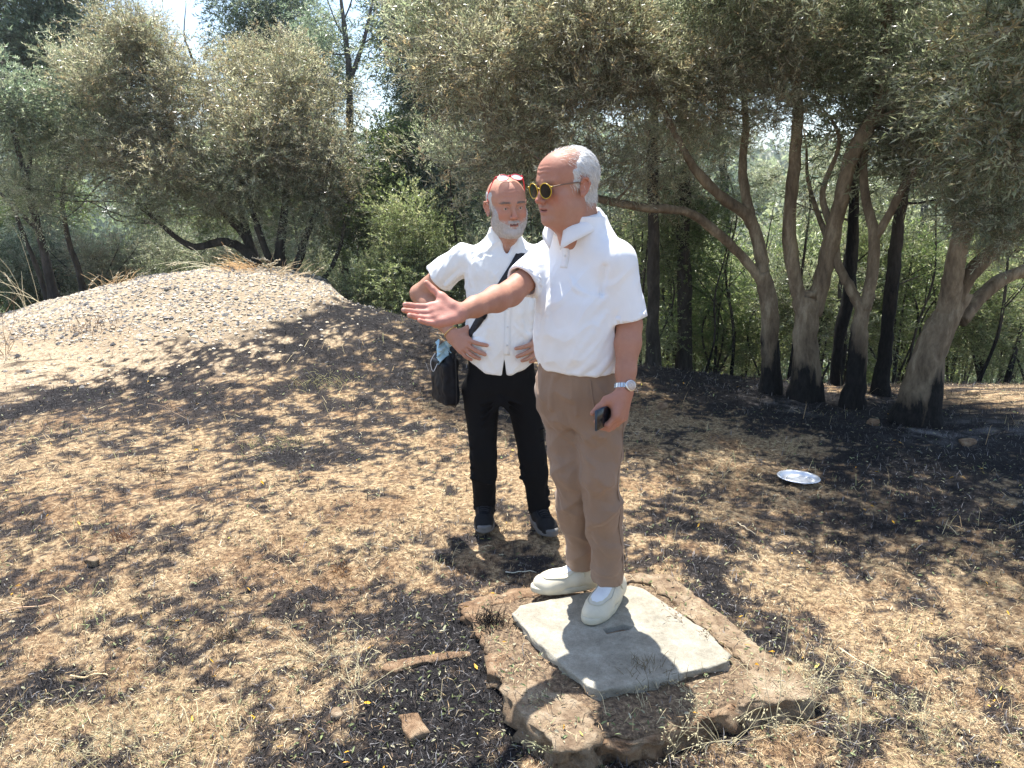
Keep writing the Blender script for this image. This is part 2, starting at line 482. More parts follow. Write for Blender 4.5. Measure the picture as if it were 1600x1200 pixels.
M['phone'] = simple('black_glass', (.006, .008, .012), .12, spec=.6)
M['phoneback'] = simple('blue_black_case', (.018, .035, .06), .35)
M['button'] = simple('pearl_button', (.7, .7, .7), .3)
M['mask'] = simple('pale_blue_nonwoven', (.42, .62, .72), .8, bumps=(90, .5, .003))
M['white'] = simple('white_elastic', (.75, .75, .75), .8)
M['eyew'] = simple('eye', (.5, .46, .43), .15)
# ------------------------------------------------------------------ ground heights (used by everything that stands on it)
def G(px, py, z):
    d = ray(px, py); t = (z-CAM_Z)/d[2]; return d*t+np.array([0, 0, CAM_Z])
SLAB_Z = .135
def terrain(x, y, detail=True):
    x = np.asarray(x, dtype=float); y = np.asarray(y, dtype=float)
    h = .095*np.clip(y-2.5, -.9, 1.15)*sstep(2.2, -.3, x)
    sx = np.where(x > -3.05, 1.62, 2.45)
    r = (np.abs((x+3.05)/sx)**2.2+np.abs((y-8.3)/np.where(y < 8.3, 2.15, 2.6))**2.2)
    h = h+.77*np.exp(-r**.95)+(fbm2(x, y, 1.7, 3, 15)*.07*np.exp(-r*.6) if detail else 0)
    h = h+.27*np.exp(-((x+1.0)/1.2)**2-((y-7.5)/1.1)**2)
    h = h-.05*sstep(1.5, 3.5, x)*sstep(4.0, 6.0, y)
    edge = 7.15-.55*sstep(.5, 3.5, x)+2.6*sstep(-1.6, -2.6, x)+fbm2(x, y, .8, 2, 3)*.25
    d = np.maximum(y-edge, 0)
    h = h-np.minimum(.34*(d-.6*(1-np.exp(-d/.6))), 7.5+0*d)
    far = np.maximum(y-75, 0)
    h = h+np.minimum(far*.16, 34)*(.75+.5*fbm2(x, y, .008, 3, 5))
    h = h-sstep(8, 30, np.abs(x))*1.5*(y < 75)
    if detail:
        near = sstep(14, 9, y)
        h = h+near*(fbm2(x, y, 1.1, 3, 1)*.045+fbm2(x, y, 6, 3, 2)*.018+fbm2(x, y, 24, 2, 7)*.008)
    # the ground lies flat and a little lower round the well cover
    c = sstep(1.15, .80, np.hypot((x-.30)/1.0, (y-2.25)/.80))
    hc = .015+.052*sstep(1.95, 2.45, y)+.02*sstep(.6, .9, x)*sstep(2.4, 2.0, y)+(fbm2(x, y, 9, 3, 2)*.012 if detail else 0)
    return h*(1-c)+hc*c

# ------------------------------------------------------------------ the burnt ground
def blobs(x, y, L):
    m = np.zeros_like(x)
    for px, py, rx, ry, a in L:
        c = G(px, py, .05 if py < 620 and px < 700 else 0); sc = c[1]/1150
        ex = rx*sc*1.0; ey = ry*c[1]**2/(1200*1.5)*1.15
        m = m+a*np.exp(-(((x-c[0])/ex)**2+((y-c[1])/ey)**2))
    return m
BURN_SHADE = [(700, 540, 160, 40, 1.1), (450, 560, 170, 26, 1.1), (620, 515, 110, 20, 1.1), (330, 590, 120, 16, .5), (40, 690, 70, 26, .8), (170, 655, 150, 14, .6), (500, 630, 220, 28, .6),
        (330, 690, 200, 20, .45), (480, 745, 120, 18, .45), (620, 690, 60, 25, .35), (1100, 590, 140, 30, 1.1), (1250, 640, 170, 40, 1.1), (1480, 650, 170, 36, .9), (1420, 720, 150, 28, .9), (1560, 700, 90, 50, .8),
        (1310, 740, 60, 22, .6), (1520, 800, 160, 50, .75), (1350, 820, 150, 30, .35), (1130, 960, 60, 60, .9), (1090, 850, 60, 30, .5), (1210, 1010, 70, 40, .6), (690, 1000, 110, 60, .95), (470, 950, 60, 24, .6),  # right-hand blobs: real char plus tree shade painted into the ground colour
        (730, 1110, 150, 80, 1.3), (600, 1180, 150, 60, .9), (620, 960, 90, 30, .7), (170, 900, 110, 26, .55), (60, 1070, 70, 30, .5), (260, 870, 60, 20, .5), (150, 1180, 100, 40, .5), (560, 880, 60, 18, .3), (330, 980, 70, 18, .35),
        (1500, 1060, 100, 30, .3), (1000, 880, 60, 20, .4), (1050, 700, 40, 20, .3)]
TAN = [(80, 570, 150, 60, 1.1), (230, 600, 90, 20, .7), (250, 560, 80, 20, .5), (400, 900, 260, 60, .45), (260, 800, 200, 40, .25), (1150, 700, 120, 40, .9), (1050, 650, 60, 20, .8), (1220, 690, 60, 16, .6), (1400, 990, 220, 60, .5), (1250, 930, 110, 40, .4), (690, 660, 60, 20, .6), (640, 800, 130, 40, .4), (300, 1050, 200, 60, .3), (120, 600, 120, 20, .5),
       (420, 640, 70, 12, .5), (60, 560, 120, 30, .8), (1500, 900, 200, 50, .15), (1250, 1150, 120, 30, .3), (800, 760, 60, 30, .4)]
def masks(x, y):
    n1 = fbm2(x, y, 1.6, 4, 61); n2 = fbm2(x*1.0, y*1.4, 4.5, 4, 67); n3 = fbm2(x, y, 15, 3, 71)
    b = blobs(x, y, BURN_SHADE)-blobs(x, y, TAN)
    n4 = fbm2(x, y*1.3, 34, 2, 73)
    burn = sstep(.32, .74, b*.85+.475+n1*.35+n2*.95+n3*1.5+n4*1.2)
    deep = sstep(.28, .90, b+n1*.5+n2*.8+n3*.6)
    r = (np.abs((x+3.05)/np.where(x > -3.05, 1.45, 2.7))**2.2+np.abs((y-8.5)/np.where(y < 8.5, 2.2, 2.0))**2.2)
    grav = sstep(1.10, .72, r+n2*.35+n3*.2)
    far = sstep(6.6, 7.6, y+n1*.5)*(1-sstep(1.3, .9, r))*sstep(-2.0, -1.0, x)
    burn = np.maximum(burn*(1-grav), far*.8*sstep(10, 8, y))
    sandy = sstep(2.3, 1.2, r+n1*.4-.5*sstep(-2.6, -4.0, x))*(1-grav)
    green = sstep(.16, .36, fbm2(x, y, 2.3, 3, 81)+.25*np.exp(-(((x+1.3)/.6)**2+((y-5.6)/.3)**2)))
    return burn, deep*(1-grav), grav, sandy, green
def scorched(x, y): return sstep(-.05, .30, fbm2(x, y*1.3, 2.6, 3, 97)+.7*fbm2(x, y, 11, 3, 98))
def whiteash(x, y):
    m = blobs(x, y, [(1450, 668, 60, 14, 1), (1240, 634, 45, 9, .7), (1560, 660, 40, 14, .8), (500, 545, 40, 8, .5)]); return np.clip(m*sstep(-.15, .25, fbm2(x, y, 9, 4, 99)), 0, 1)
def build_ground():
    def axis(c, w, n, far, s):
        t_ = np.linspace(-1, 1, n); return c+w*t_+np.sign(t_)*far*np.maximum(np.abs(t_)-.62, 0)**s/(.38**s)
    xs = axis(0, 5.2, 460, 900, 4.2)
    ys = np.concatenate([np.linspace(-60, -2, 10), np.linspace(-1.5, 1.2, 24), 1.3+(np.linspace(0, 1, 350)**1.35)*9.2, 10.6+np.linspace(0, 1, 110)**2.6*900])
    X, Y = np.meshgrid(xs, ys, indexing='ij')
    Z = terrain(X, Y)
    burn, deep, grav, sandy, green = masks(X, Y)
    V = np.stack([X, Y, Z], -1).reshape(-1, 3); n, m = X.shape
    i = np.arange(n-1)[:, None]*m; j = np.arange(m-1)[None]
    F = np.stack([i+j, i+m+j, i+m+j+1, i+j+1], -1).reshape(-1, 4)
    t = NT('burnt_soil')
    B, Dp, Gv, Sd, Gr = (t.attr(k, 'Fac') for k in ('burn', 'deep', 'gravel', 'sandy', 'green'))
    n1 = t.noise(38, 6, .72); n2 = t.noise(11, 5, .7); n3 = t.noise(140, 4, .7)
    tan = t.ramp(n1, [(.32, (.045, .030, .020)), (.43, (.19, .125, .070)), (.54, (.43, .31, .175)), (.68, (.68, .54, .34))])
    tan = t.mix(t.math('MULTIPLY', n2, .35), tan, (.38, .25, .15))
    tan = t.mix(t.math('MULTIPLY', t.attr('scorch', 'Fac'), .5), tan, t.mix(1.0, tan, (.52, .40, .36), 'MULTIPLY'))
    ch = t.ramp(n3, [(.34, (.006, .006, .007)), (.50, (.026, .023, .024)), (.62, (.085, .070, .064)), (.74, (.25, .20, .16))])
    fac = t.math('ADD', B, t.math('MULTIPLY', t.math('SUBTRACT', n3, .5), 1.1), True)
    c = t.mix(fac, tan, ch)
    c = t.mix(t.math('MULTIPLY', Dp, .85), c, t.ramp(n1, [(.35, (.005, .005, .006)), (.56, (.020, .019, .021)), (.70, (.11, .105, .105))]))
    c = t.mix(t.math('MULTIPLY', t.attr('whiteash', 'Fac'), .8), c, t.ramp(n3, [(.4, (.08, .08, .085)), (.6, (.45, .44, .45))]))
    sand = t.ramp(n1, [(.3, (.24, .17, .11)), (.5, (.48, .38, .26)), (.7, (.66, .55, .40))])
    c = t.mix(t.math('MULTIPLY', t.math('MULTIPLY', Sd, t.math('SUBTRACT', 1.0, B, True)), .8), c, sand)
    c = t.mix(Gv, c, t.ramp(n3, [(.35, (.15, .115, .08)), (.5, (.38, .295, .20)), (.65, (.56, .45, .31))]))
    wl_ = t.attr('wild', 'Fac'); c = t.mix(wl_, c, t.ramp(t.noise(3, 6, .7), [(.35, (.05, .055, .025)), (.55, (.12, .12, .06)), (.7, (.22, .19, .11))]))
    t.base(c); t.set(rough=.95, spec=.15)
    b = t.bump(n1, .9, .02); t.bump(n3, .9, .006, prev=b)
    o = obj('ground', V, F, t.m, None, at=dict(burn=burn.ravel(), deep=deep.ravel(), gravel=grav.ravel(), sandy=sandy.ravel(), green=green.ravel(), scorch=scorched(X, Y).ravel(), whiteash=whiteash(X, Y).ravel(), wild=sstep(9.0, 12.0, Y).ravel()))
    tag(o, 'burnt dry ground with patches of straw and black ash', None, None, 'structure')
build_ground()
def hid(x, y, m=.02):
    """inside the concrete well cover and its frame"""
    c = np.array([.32, 2.27]); a = math.radians(0)
    return False

def scatter_xy(n, y0=1.25, y1=8.6, p=1.6, seed=0, wid=.80):
    r = np.random.default_rng(seed)
    u = r.random(n); y = (y0**(1-p)+u*(y1**(1-p)-y0**(1-p)))**(1/(1-p))
    x = r.uniform(-1, 1, n)*(y*wid+.35); return x, y, r

def slope_n(x, y):
    e = .03; zx = (terrain(x+e, y)-terrain(x-e, y))/(2*e); zy = (terrain(x, y+e)-terrain(x, y-e))/(2*e)
    n = np.stack([-zx, -zy, np.ones_like(x)], -1); return n/np.linalg.norm(n, axis=-1)[:, None]

m_straw = NT('dry_straw'); m_straw.base(m_straw.attr('Col')); m_straw.set(rough=.75, spec=.25); m_straw = m_straw.m

def ground_z(x, y):
    """height of whatever lies uppermost: soil, frame or slab"""
    z = terrain(x, y); return z

def blades(name, n, seed, lens, wid, flat, colf, label, keep=None, p=1.6, y1=8.6, bend=.3):
    x, y, r = scatter_xy(n, p=p, y1=y1, seed=seed)
    bn, dp, gv, sd, gr = masks(x, y)
    pr = keep(bn, dp, gv, sd, gr, r, x, y) if keep else np.ones(n)
    oc = on_cover(x, y); pr = np.where(oc, .13 if 'straw' in name else .07, pr); bn = np.where(oc, bn*.3, bn)
    k = (r.random(n) < pr) & ~inpoly(x, y, INNER); oc = oc[k]; x, y, bn, dp, gv, sd, gr = (a[k] for a in (x, y, bn, dp, gv, sd, gr)); n = len(x)
    z = np.where(oc, FR_Z-.002, terrain(x, y))
    az = r.uniform(0, 2*math.pi, n); el = np.abs(r.normal(flat, flat*.8+.05, n)); L = r.uniform(*lens, n)*r.uniform(.5, 1.2, n)*(.75+.09*y)
    d = np.stack([np.cos(az)*np.cos(el), np.sin(az)*np.cos(el), np.sin(el)], -1)
    o = np.stack([x, y, z-.001+r.uniform(0, .010, n)], -1)
    side = np.stack([-np.sin(az), np.cos(az), r.normal(0, .5, n)], -1)
    w = r.uniform(*wid, n)[:, None]*(.6+.16*y)[:, None]
    side = side/np.linalg.norm(side, axis=1)[:, None]*w
    b = o+d*L[:, None]*.5+np.stack([0*x, 0*x, r.uniform(0, bend, n)*L], -1); c = o+d*L[:, None]
    b = b+side*r.normal(0, 1.5, n)[:, None]*1.5
    V = np.stack([o-side, o+side, b+side*.9, b-side*.9, c], 1).reshape(-1, 3); q = np.arange(n)[:, None]*5
    C = colf(bn, dp, gv, sd, gr, r, n, x, y)
    ob = obj(name, V, [q+np.array([[0, 1, 2, 3]]), q+np.array([[3, 2, 4]])], m_straw, None, np.repeat(C, 5, 0), smooth=False)
    tag(ob, label, None, None, 'stuff'); return ob
def pick(r, n, pal, var=.18):
    pal = np.array(pal); i = r.integers(0, len(pal), n); return pal[i]*(1+r.uniform(-var, var, (n, 1)))
# ------------------------------------------------------------------ concrete well cover on its stone frame
def Gz(px, py, z): return G(px, py, z)[:2]
FR_Z = .112
INNER = [Gz(*p, SLAB_Z) for p in [(800, 958), (812, 945), (900, 928), (985, 914), (1003, 918), (1045, 945), (1105, 985), (1141, 1020), (1136, 1034), (1080, 1048), (1010, 1064), (938, 1079), (918, 1070), (880, 1040), (838, 1000)]]
OUTER = [Gz(*p, FR_Z) for p in [(716, 942), (760, 930), (840, 912), (930, 902), (1000, 893), (1045, 898), (1080, 922), (1130, 958), (1190, 1008), (1240, 1048), (1272, 1074), (1276, 1084), (1220, 1094), (1150, 1098), (1105, 1112), (1040, 1140), (985, 1152), (940, 1150), (900, 1165), (868, 1158), (835, 1128), (808, 1095), (788, 1068), (768, 1040), (756, 1005), (738, 975)]]
def dense(poly, step=.02):
    P_ = np.array(poly); out = []
    for a, b in zip(P_, np.roll(P_, -1, 0)):
        n = max(1, int(np.linalg.norm(b-a)/step)); out += [a+(b-a)*k/n for k in range(n)]
    return np.array(out)
def inpoly(x, y, poly):
    x = np.asarray(x); y = np.asarray(y); c = np.zeros(x.shape, bool); P_ = np.array(poly)
    for (x0, y0), (x1, y1) in zip(P_, np.roll(P_, -1, 0)):
        if y0 == y1: continue
        c ^= ((y0 > y) != (y1 > y)) & (x < (x1-x0)*(y-y0)/(y1-y0)+x0)
    return c
def on_cover(x, y): return inpoly(x, y, OUTER)
def slab(name, poly, zt, zb, mat, parent=None, hole=None, rough=.004, bevel=.010, seed=0, slope=0, origin=None):
    """thick irregular plate: outline poly at zt, down to zb, with worn edges; hole = polygon"""
    c = dense(poly); n = len(c); ctr = c.mean(0)
    t_ = np.roll(c, -1, 0)-np.roll(c, 1, 0); nn = np.stack([t_[:, 1], -t_[:, 0]], 1); nn /= np.linalg.norm(nn, axis=1)[:, None]+1e-9
    if np.sum((c-ctr)*nn) < 0: nn = -nn
    w_ = fbm2(c[:, 0], c[:, 1], 9, 3, seed)*rough*2.2+fbm2(c[:, 0], c[:, 1], 40, 2, seed+1)*rough
    c = c+nn*w_[:, None]
    H = dense(hole, .012) if hole is not None else None
    rings = []
    for off, z, r_ in ((-bevel*2.2, zt, .0), (-bevel, zt-.001, .25), (-bevel*.3, zt-bevel*.35, 1), (0, zt-bevel*1.1, 1), (.003, zt-bevel*2.2, 2), (-.004, zt-.03-bevel, 3), (.004, zt-.05-bevel, 3), (.0, zt-.075-bevel, 3), (0, min(zb, zt-.09-bevel), 1)):
        q = c+nn*off; ch = r_*(fbm2(q[:, 0]+z*19, q[:, 1]-z*23, 26, 3, seed+3))*rough*2
        rings.append(np.column_stack([q+nn*ch[:, None], np.full(n, z)+fbm2(q[:, 0], q[:, 1], 18, 2, seed+5)*rough*(1 if r_ < 1.5 else 2)]))
    # top: grid of points triangulated
    from mathutils.geometry import delaunay_2d_cdt
    top = rings[0]; g = []; st = .022
    x0, y0 = c.min(0); x1, y1 = c.max(0); gx, gy = np.meshgrid(np.arange(x0, x1, st), np.arange(y0, y1, st)); gx = gx.ravel()+np.random.default_rng(seed).uniform(-.005, .005, gx.size); gy = gy.ravel()
    ins = inpoly(gx, gy, ctr+(top[:, :2]-ctr)*.985)
    if H is not None: ins &= ~inpoly(gx, gy, H.mean(0)+(H-H.mean(0))*1.12)
    pts = [Vector(p[:2]) for p in top]+([Vector(p) for p in H] if H is not None else [])+[Vector(p) for p in zip(gx[ins], gy[ins])]
    loops = [list(range(n))]
    ed = [(i, (i+1) % n) for i in range(n)]
    nh = 0 if H is None else len(H)
    if nh: ed += [(n+i, n+(i+1) % nh) for i in range(nh)]
    vo, eo, fo, *_ = delaunay_2d_cdt(pts, ed, [], 0, 1e-7)
    vo = np.array([tuple(v) for v in vo]); fo = np.array([f for f in fo if len(f) == 3])
    cen = vo[fo].mean(1); k = inpoly(cen[:, 0], cen[:, 1], top[:, :2])
    if H is not None: k &= ~inpoly(cen[:, 0], cen[:, 1], H)
    fo = fo[k]
    a = vo[fo]; ar = (a[:, 1, 0]-a[:, 0, 0])*(a[:, 2, 1]-a[:, 0, 1])-(a[:, 1, 1]-a[:, 0, 1])*(a[:, 2, 0]-a[:, 0, 0]); fo[ar < 0] = fo[ar < 0][:, ::-1]
    zt_ = zt+fbm2(vo[:, 0], vo[:, 1], 18, 2, seed+5)*rough+slope*0
    VV = [np.column_stack([vo, zt_])]; base = len(vo); FF3 = [fo]; FF4 = []
    # rings 0.. are rebuilt from the outline
    k0 = base
    for r_ in rings: VV.append(r_)
    i = (np.arange(len(rings)-1)*n)[:, None]; j = np.arange(n)[None]; j2 = (j+1) % n
    q = np.stack([i+j, i+n+j, i+n+j2, i+j2], -1).reshape(-1, 4)+k0
    area = np.sum(c[:, 0]*np.roll(c[:, 1], -1)-np.roll(c[:, 0], -1)*c[:, 1])
    FF4.append(q if area > 0 else q[:, ::-1]); tot = base+len(rings)*n
    if nh:
        zz = zt+fbm2(H[:, 0], H[:, 1], 18, 2, seed+5)*rough
        VV.append(np.column_stack([H, zz])); VV.append(np.column_stack([H.mean(0)+(H-H.mean(0))*.93, np.full(nh, zt-.035)]))
        j = np.arange(nh); j2 = (j+1) % nh; q = np.stack([tot+j, tot+j2, tot+nh+j2, tot+nh+j], 1); FF4.append(q)
        VV.append(np.array([[*H.mean(0), zt-.035]])); FF3.append(np.stack([tot+nh+j, tot+nh+j2, np.full(nh, tot+2*nh)], 1))
    return obj(name, np.concatenate(VV), [np.concatenate(FF3), np.concatenate(FF4)], mat, parent, origin=origin)
def m_stone(name, cols, sc=1, bumpy=1.0, speck=True):
    t = NT(name); n1 = t.noise(9*sc, 6, .7); n2 = t.noise(240, 4, .8); n3 = t.noise(45, 5, .7)
    c = t.ramp(n1, [(.30, cols[0]), (.5, cols[1]), (.68, cols[2])])
    c = t.mix(.45, c, t.ramp(n2, [(.34, (.25, .25, .25)), (.5, (1, 1, 1)), (.66, (1, 1, 1)), (.74, (.6, .58, .55))]), 'MULTIPLY')
    c = t.mix(.35, c, t.ramp(n3, [(.35, (.55, .5, .45)), (.6, (1, 1, 1))]), 'MULTIPLY')
    t.base(c); t.set(rough=.93, spec=.2); b = t.bump(n3, .5*bumpy, .008); t.bump(n2, .7*bumpy, .003, prev=b); return t.m
M['concrete'] = m_stone('grey_concrete', [(.24, .22, .175), (.355, .325, .26), (.46, .43, .355)])
M['sandstone'] = m_stone('tan_sandstone', [(.17, .11, .07), (.33, .24, .155), (.50, .40, .28)], 1.6, 2.2)
M['oldstone'] = m_stone('ochre_stone', [(.13, .075, .045), (.31, .20, .12), (.46, .34, .22)], 1.8, 2.4)
def build_cover():
    c = np.array(OUTER).mean(0); root = empty('well_cover', (c[0], c[1], 0)); tag(root, 'concrete well cover with a handle slot on a worn stone frame, under the pointing man', 'well cover')
    hole = [Gz(*p, SLAB_Z) for p in [(941, 983), (975, 976), (990, 979), (985, 984), (948, 991)]]
    slab('concrete_slab', INNER, SLAB_Z, SLAB_Z-.055, M['concrete'], root, hole=hole, rough=.0045, bevel=.006, seed=3)
    hc = np.array(hole); slab('slot_soil', hc.mean(0)+(hc-hc.mean(0))*1.15, SLAB_Z-.020, SLAB_Z-.045, M['oldstone'], root, rough=.006, bevel=.002, seed=4)
    # the stone frame: four edge stones of their own, with soil and litter between frame and slab
    out = np.array(OUTER); inn = np.array([ctr_ for ctr_ in INNER]); cc = np.array(INNER).mean(0)
    def grow(p, g): p = np.array(p); d = p-cc; return p+d/np.linalg.norm(d)*g
    far = [Gz(905, 906, FR_Z), Gz(1000, 893, FR_Z), Gz(1045, 898, FR_Z), Gz(1082, 924, FR_Z), Gz(1060, 940, FR_Z), Gz(1015, 912, FR_Z), Gz(985, 906, FR_Z), Gz(915, 918, FR_Z)]
    right = [Gz(*p, FR_Z) for p in [(1083, 925), (1130, 958), (1190, 1008), (1240, 1048), (1272, 1074), (1276, 1084), (1222, 1096), (1152, 1100), (1150, 1060), (1175, 1045), (1152, 1022), (1110, 990), (1062, 955), (1061, 941)]]
    front = [Gz(*p, FR_Z) for p in [(1149, 1101), (1105, 1112), (1040, 1140), (985, 1152), (940, 1148), (926, 1110), (960, 1096), (1040, 1082), (1100, 1070), (1148, 1062)]]
    fl = [Gz(*p, FR_Z+.01) for p in [(937, 1150), (900, 1165), (868, 1158), (835, 1128), (808, 1095), (788, 1068), (800, 1050), (850, 1062), (895, 1085), (924, 1108)]]
    left = [Gz(*p, FR_Z-.01) for p in [(786, 1066), (768, 1040), (764, 1020), (800, 1015), (812, 1030), (799, 1048)]]
    fl2 = [Gz(*p, FR_Z-.01) for p in [(756, 1003), (738, 975), (716, 942), (760, 930), (764, 950), (748, 952), (768, 985), (775, 1000)]]
    bl = [Gz(*p, FR_Z-.005) for p in [(763, 929), (840, 912), (846, 925), (800, 938), (766, 946)]]
    for k, (p, dz, m_) in enumerate(((far, 0, 'sandstone'), (right, 0, 'sandstone'), (front, -.02, 'oldstone'), (fl, .0, 'sandstone'), (left, -.012, 'oldstone'), (fl2, -.015, 'oldstone'), (bl, -.01, 'oldstone'))):
        slab('frame_stone', p, FR_Z+dz, -.10, M[m_], root, rough=.013, bevel=.009, seed=20+k*7)
    # packed soil inside the frame
    t = NT('packed_litter'); n1 = t.noise(60, 6, .75); t.base(t.ramp(n1, [(.35, (.05, .034, .024)), (.50, (.22, .145, .085)), (.66, (.46, .34, .21))])); t.set(rough=.95); t.bump(n1, 1, .02)
    so_ = slab('soil_fill', [cc+(p-cc)*.97 for p in out], FR_Z-.012, -.08, t.m, root, rough=.014, bevel=.012, seed=77)
    so_['kind'] = 'stuff'
    # half buried second stone at the left front
    e = [Gz(*p, .03) for p in [(598, 1062), (606, 1050), (700, 1036), (735, 1034), (738, 1040), (660, 1052), (620, 1066)]]
    c2 = Gz(660, 1090, .03); r2 = empty('buried_stone', (c2[0], c2[1], 0)); tag(r2, 'half buried ochre stone border in black ash to the left of the well cover', 'stone')
    slab('edge_stone', e, float(terrain(*Gz(670, 1045, .03)))+.014, -.06, M['oldstone'], r2, rough=.006, bevel=.008, seed=5)
    slab('corner_stone', [Gz(*p, .03) for p in [(622, 1122), (655, 1118), (672, 1148), (640, 1162), (630, 1148)]], float(terrain(*Gz(650, 1140, .03)))+.022, -.06, M['oldstone'], r2, rough=.006, bevel=.008, seed=9)
build_cover()
# ------------------------------------------------------------------ foliage
def m_leaf(name, rough=.30, transl=.56, spec=.8):
    t = NT(name); c = t.attr('Col')
    oi = t.new('ShaderNodeObjectInfo'); hs = t.new('ShaderNodeHueSaturation')
    t.link(c, hs.inputs['Color']); mr = t.new('ShaderNodeMapRange'); t.link(oi.outputs['Random'], mr.inputs[0]); mr.inputs[3].default_value = .8; mr.inputs[4].default_value = 1.2
    t.link(mr.outputs[0], hs.inputs['Value']); c = hs.outputs[0]
    t.base(c); t.set(rough=rough, spec=spec)
    tr = t.new('ShaderNodeBsdfTranslucent'); t.link(t.mix(1.0, c, (1.45, 1.5, 1.15), 'MULTIPLY'), tr.inputs[0])
    mx = t.new('ShaderNodeMixShader'); mx.inputs[0].default_value = transl
    t.link(t.b.outputs[0], mx.inputs[1]); t.link(tr.outputs[0], mx.inputs[2]); t.link(mx.outputs[0], t.out.inputs[0]); return t.m
ML = m_leaf('leaves'); MLL = m_leaf('sunny_leaves', .40, .50)
def clump(name, seed, nsprig, R_, sprigL, leafL, leafW, nl, pal, droop=.2, stemc=(.12, .09, .07), up=.3, curl=.3, flat=1.0, mat=None):
    """a bough's worth of leafy sprigs: stems and single leaves"""
    r = np.random.default_rng(seed)
    u = r.normal(0, 1, (nsprig, 3)); u /= np.linalg.norm(u, axis=1)[:, None]; rad = r.random(nsprig)**.45
    warp = 1+.35*np.sin(u[:, 0]*5+seed)*np.cos(u[:, 1]*4)+.2*np.sin(u[:, 2]*7+seed*2)
    o = u*(rad*warp)[:, None]*R_*np.array([1, 1, flat])
    d = u*.7+r.normal(0, .55, (nsprig, 3))+[0, 0, up]; d /= np.linalg.norm(d, axis=1)[:, None]
    L = r.uniform(.6, 1.3, nsprig)*sprigL
    ts = (np.arange(nl)//2+1)/(nl/2+.0); ts = np.minimum(ts, 1)
    sag = np.array([0, 0, -1])
    def at(t_): return o[:, None]+d[:, None]*(L[:, None]*t_)[..., None]+sag*((L[:, None]*droop*t_**2)[..., None])
    T_ = np.broadcast_to(ts, (nsprig, nl)); p = at(T_)
    # stem
    sp = at(np.array([[0, .5, 1.0]])); s = np.cross(d, r.normal(0, 1, (nsprig, 3))); s /= np.linalg.norm(s, axis=1)[:, None]; s2 = np.cross(d, s)
    w_ = np.array([.0018, .0013, .0006])*(leafL/.05)**.5
    SV = np.stack([sp[:, k]+v_*w_[k] for k in range(3) for v_ in (s, -s*.5+s2*.87, -s*.5-s2*.87)], 1).reshape(-1, 3)
    b = np.arange(nsprig)[:, None]*9; SF = np.concatenate([b+np.array([[k*3+i, k*3+(i+1) % 3, k*3+3+(i+1) % 3, k*3+3+i]]) for k in range(2) for i in range(3)])
    # leaves
    phi = r.uniform(0, 6.28, (nsprig, 1))+np.arange(nl)*math.pi+(np.arange(nl)//2)*1.57+r.normal(0, .3, (nsprig, nl))
    rd = s[:, None]*np.cos(phi)[..., None]+s2[:, None]*np.sin(phi)[..., None]
    an = r.normal(.75, .25, (nsprig, nl)); ld = d[:, None]*np.cos(an)[..., None]+rd*np.sin(an)[..., None]
    ld[:, -1] = d+r.normal(0, .15, (nsprig, 3)); ld /= np.linalg.norm(ld, axis=-1)[..., None]
    ll = leafL*r.uniform(.6, 1.2, (nsprig, nl)); lw = leafW*r.uniform(.7, 1.2, (nsprig, nl))
    nn = np.cross(ld, np.cross(d[:, None], ld))+r.normal(0, .35, ld.shape); sd = np.cross(ld, nn); sd /= np.linalg.norm(sd, axis=-1)[..., None]+1e-9
    nn = np.cross(sd, ld); cv = (ll*r.normal(0, curl*.4, ll.shape))[..., None]*nn
    P0 = p; P1 = p+ld*(ll*.45)[..., None]+sd*lw[..., None]*.5+cv*.6; P2 = p+ld*ll[..., None]+cv*0; P3 = p+ld*(ll*.45)[..., None]-sd*lw[..., None]*.5+cv*.6
    LV = np.stack([P0, P1, P2, P3], 2).reshape(-1, 3); nL = nsprig*nl; LF = np.arange(nL)[:, None]*4+np.array([[0, 1, 2, 3]])+len(SV)
    ps = r.integers(0, len(pal), nsprig); base = np.array(pal)[ps]; C = base[:, None]*(1+r.normal(0, .16, (nsprig, nl)))[..., None]
    alt = r.random((nsprig, nl)) < .25; C[alt] = np.array(pal)[r.integers(0, len(pal), alt.sum())]
    C = np.clip(np.repeat(C.reshape(-1, 3), 4, 0), .005, .9)
    me = mesh(name, np.vstack([SV, LV]), [np.concatenate([SF, LF])], mat or ML, np.vstack([np.tile(stemc, (len(SV), 1)), C]), smooth=False)
    return me
OLIVE = [(.23, .26, .18), (.33, .35, .27), (.48, .49, .41), (.15, .175, .115), (.36, .33, .26), (.26, .28, .21)]
SCORCH = [(.32, .285, .215), (.44, .40, .32), (.27, .255, .19), (.31, .31, .23), (.56, .52, .43), (.17, .155, .11), (.28, .305, .22), (.36, .27, .18)]
BLUE = [(.16, .21, .16), (.22, .27, .215), (.12, .165, .12), (.30, .34, .28), (.23, .24, .185)]
GREEN = [(.14, .19, .07), (.18, .24, .09), (.11, .16, .06), (.23, .26, .13), (.17, .19, .09)]
LIGHT = [(.27, .31, .16), (.33, .36, .21), (.21, .25, .12), (.37, .36, .23), (.17, .20, .10)]
def fam(tag_, n, **k): return [clump(tag_, 10+i*7+len(tag_), **k) for i in range(n)]
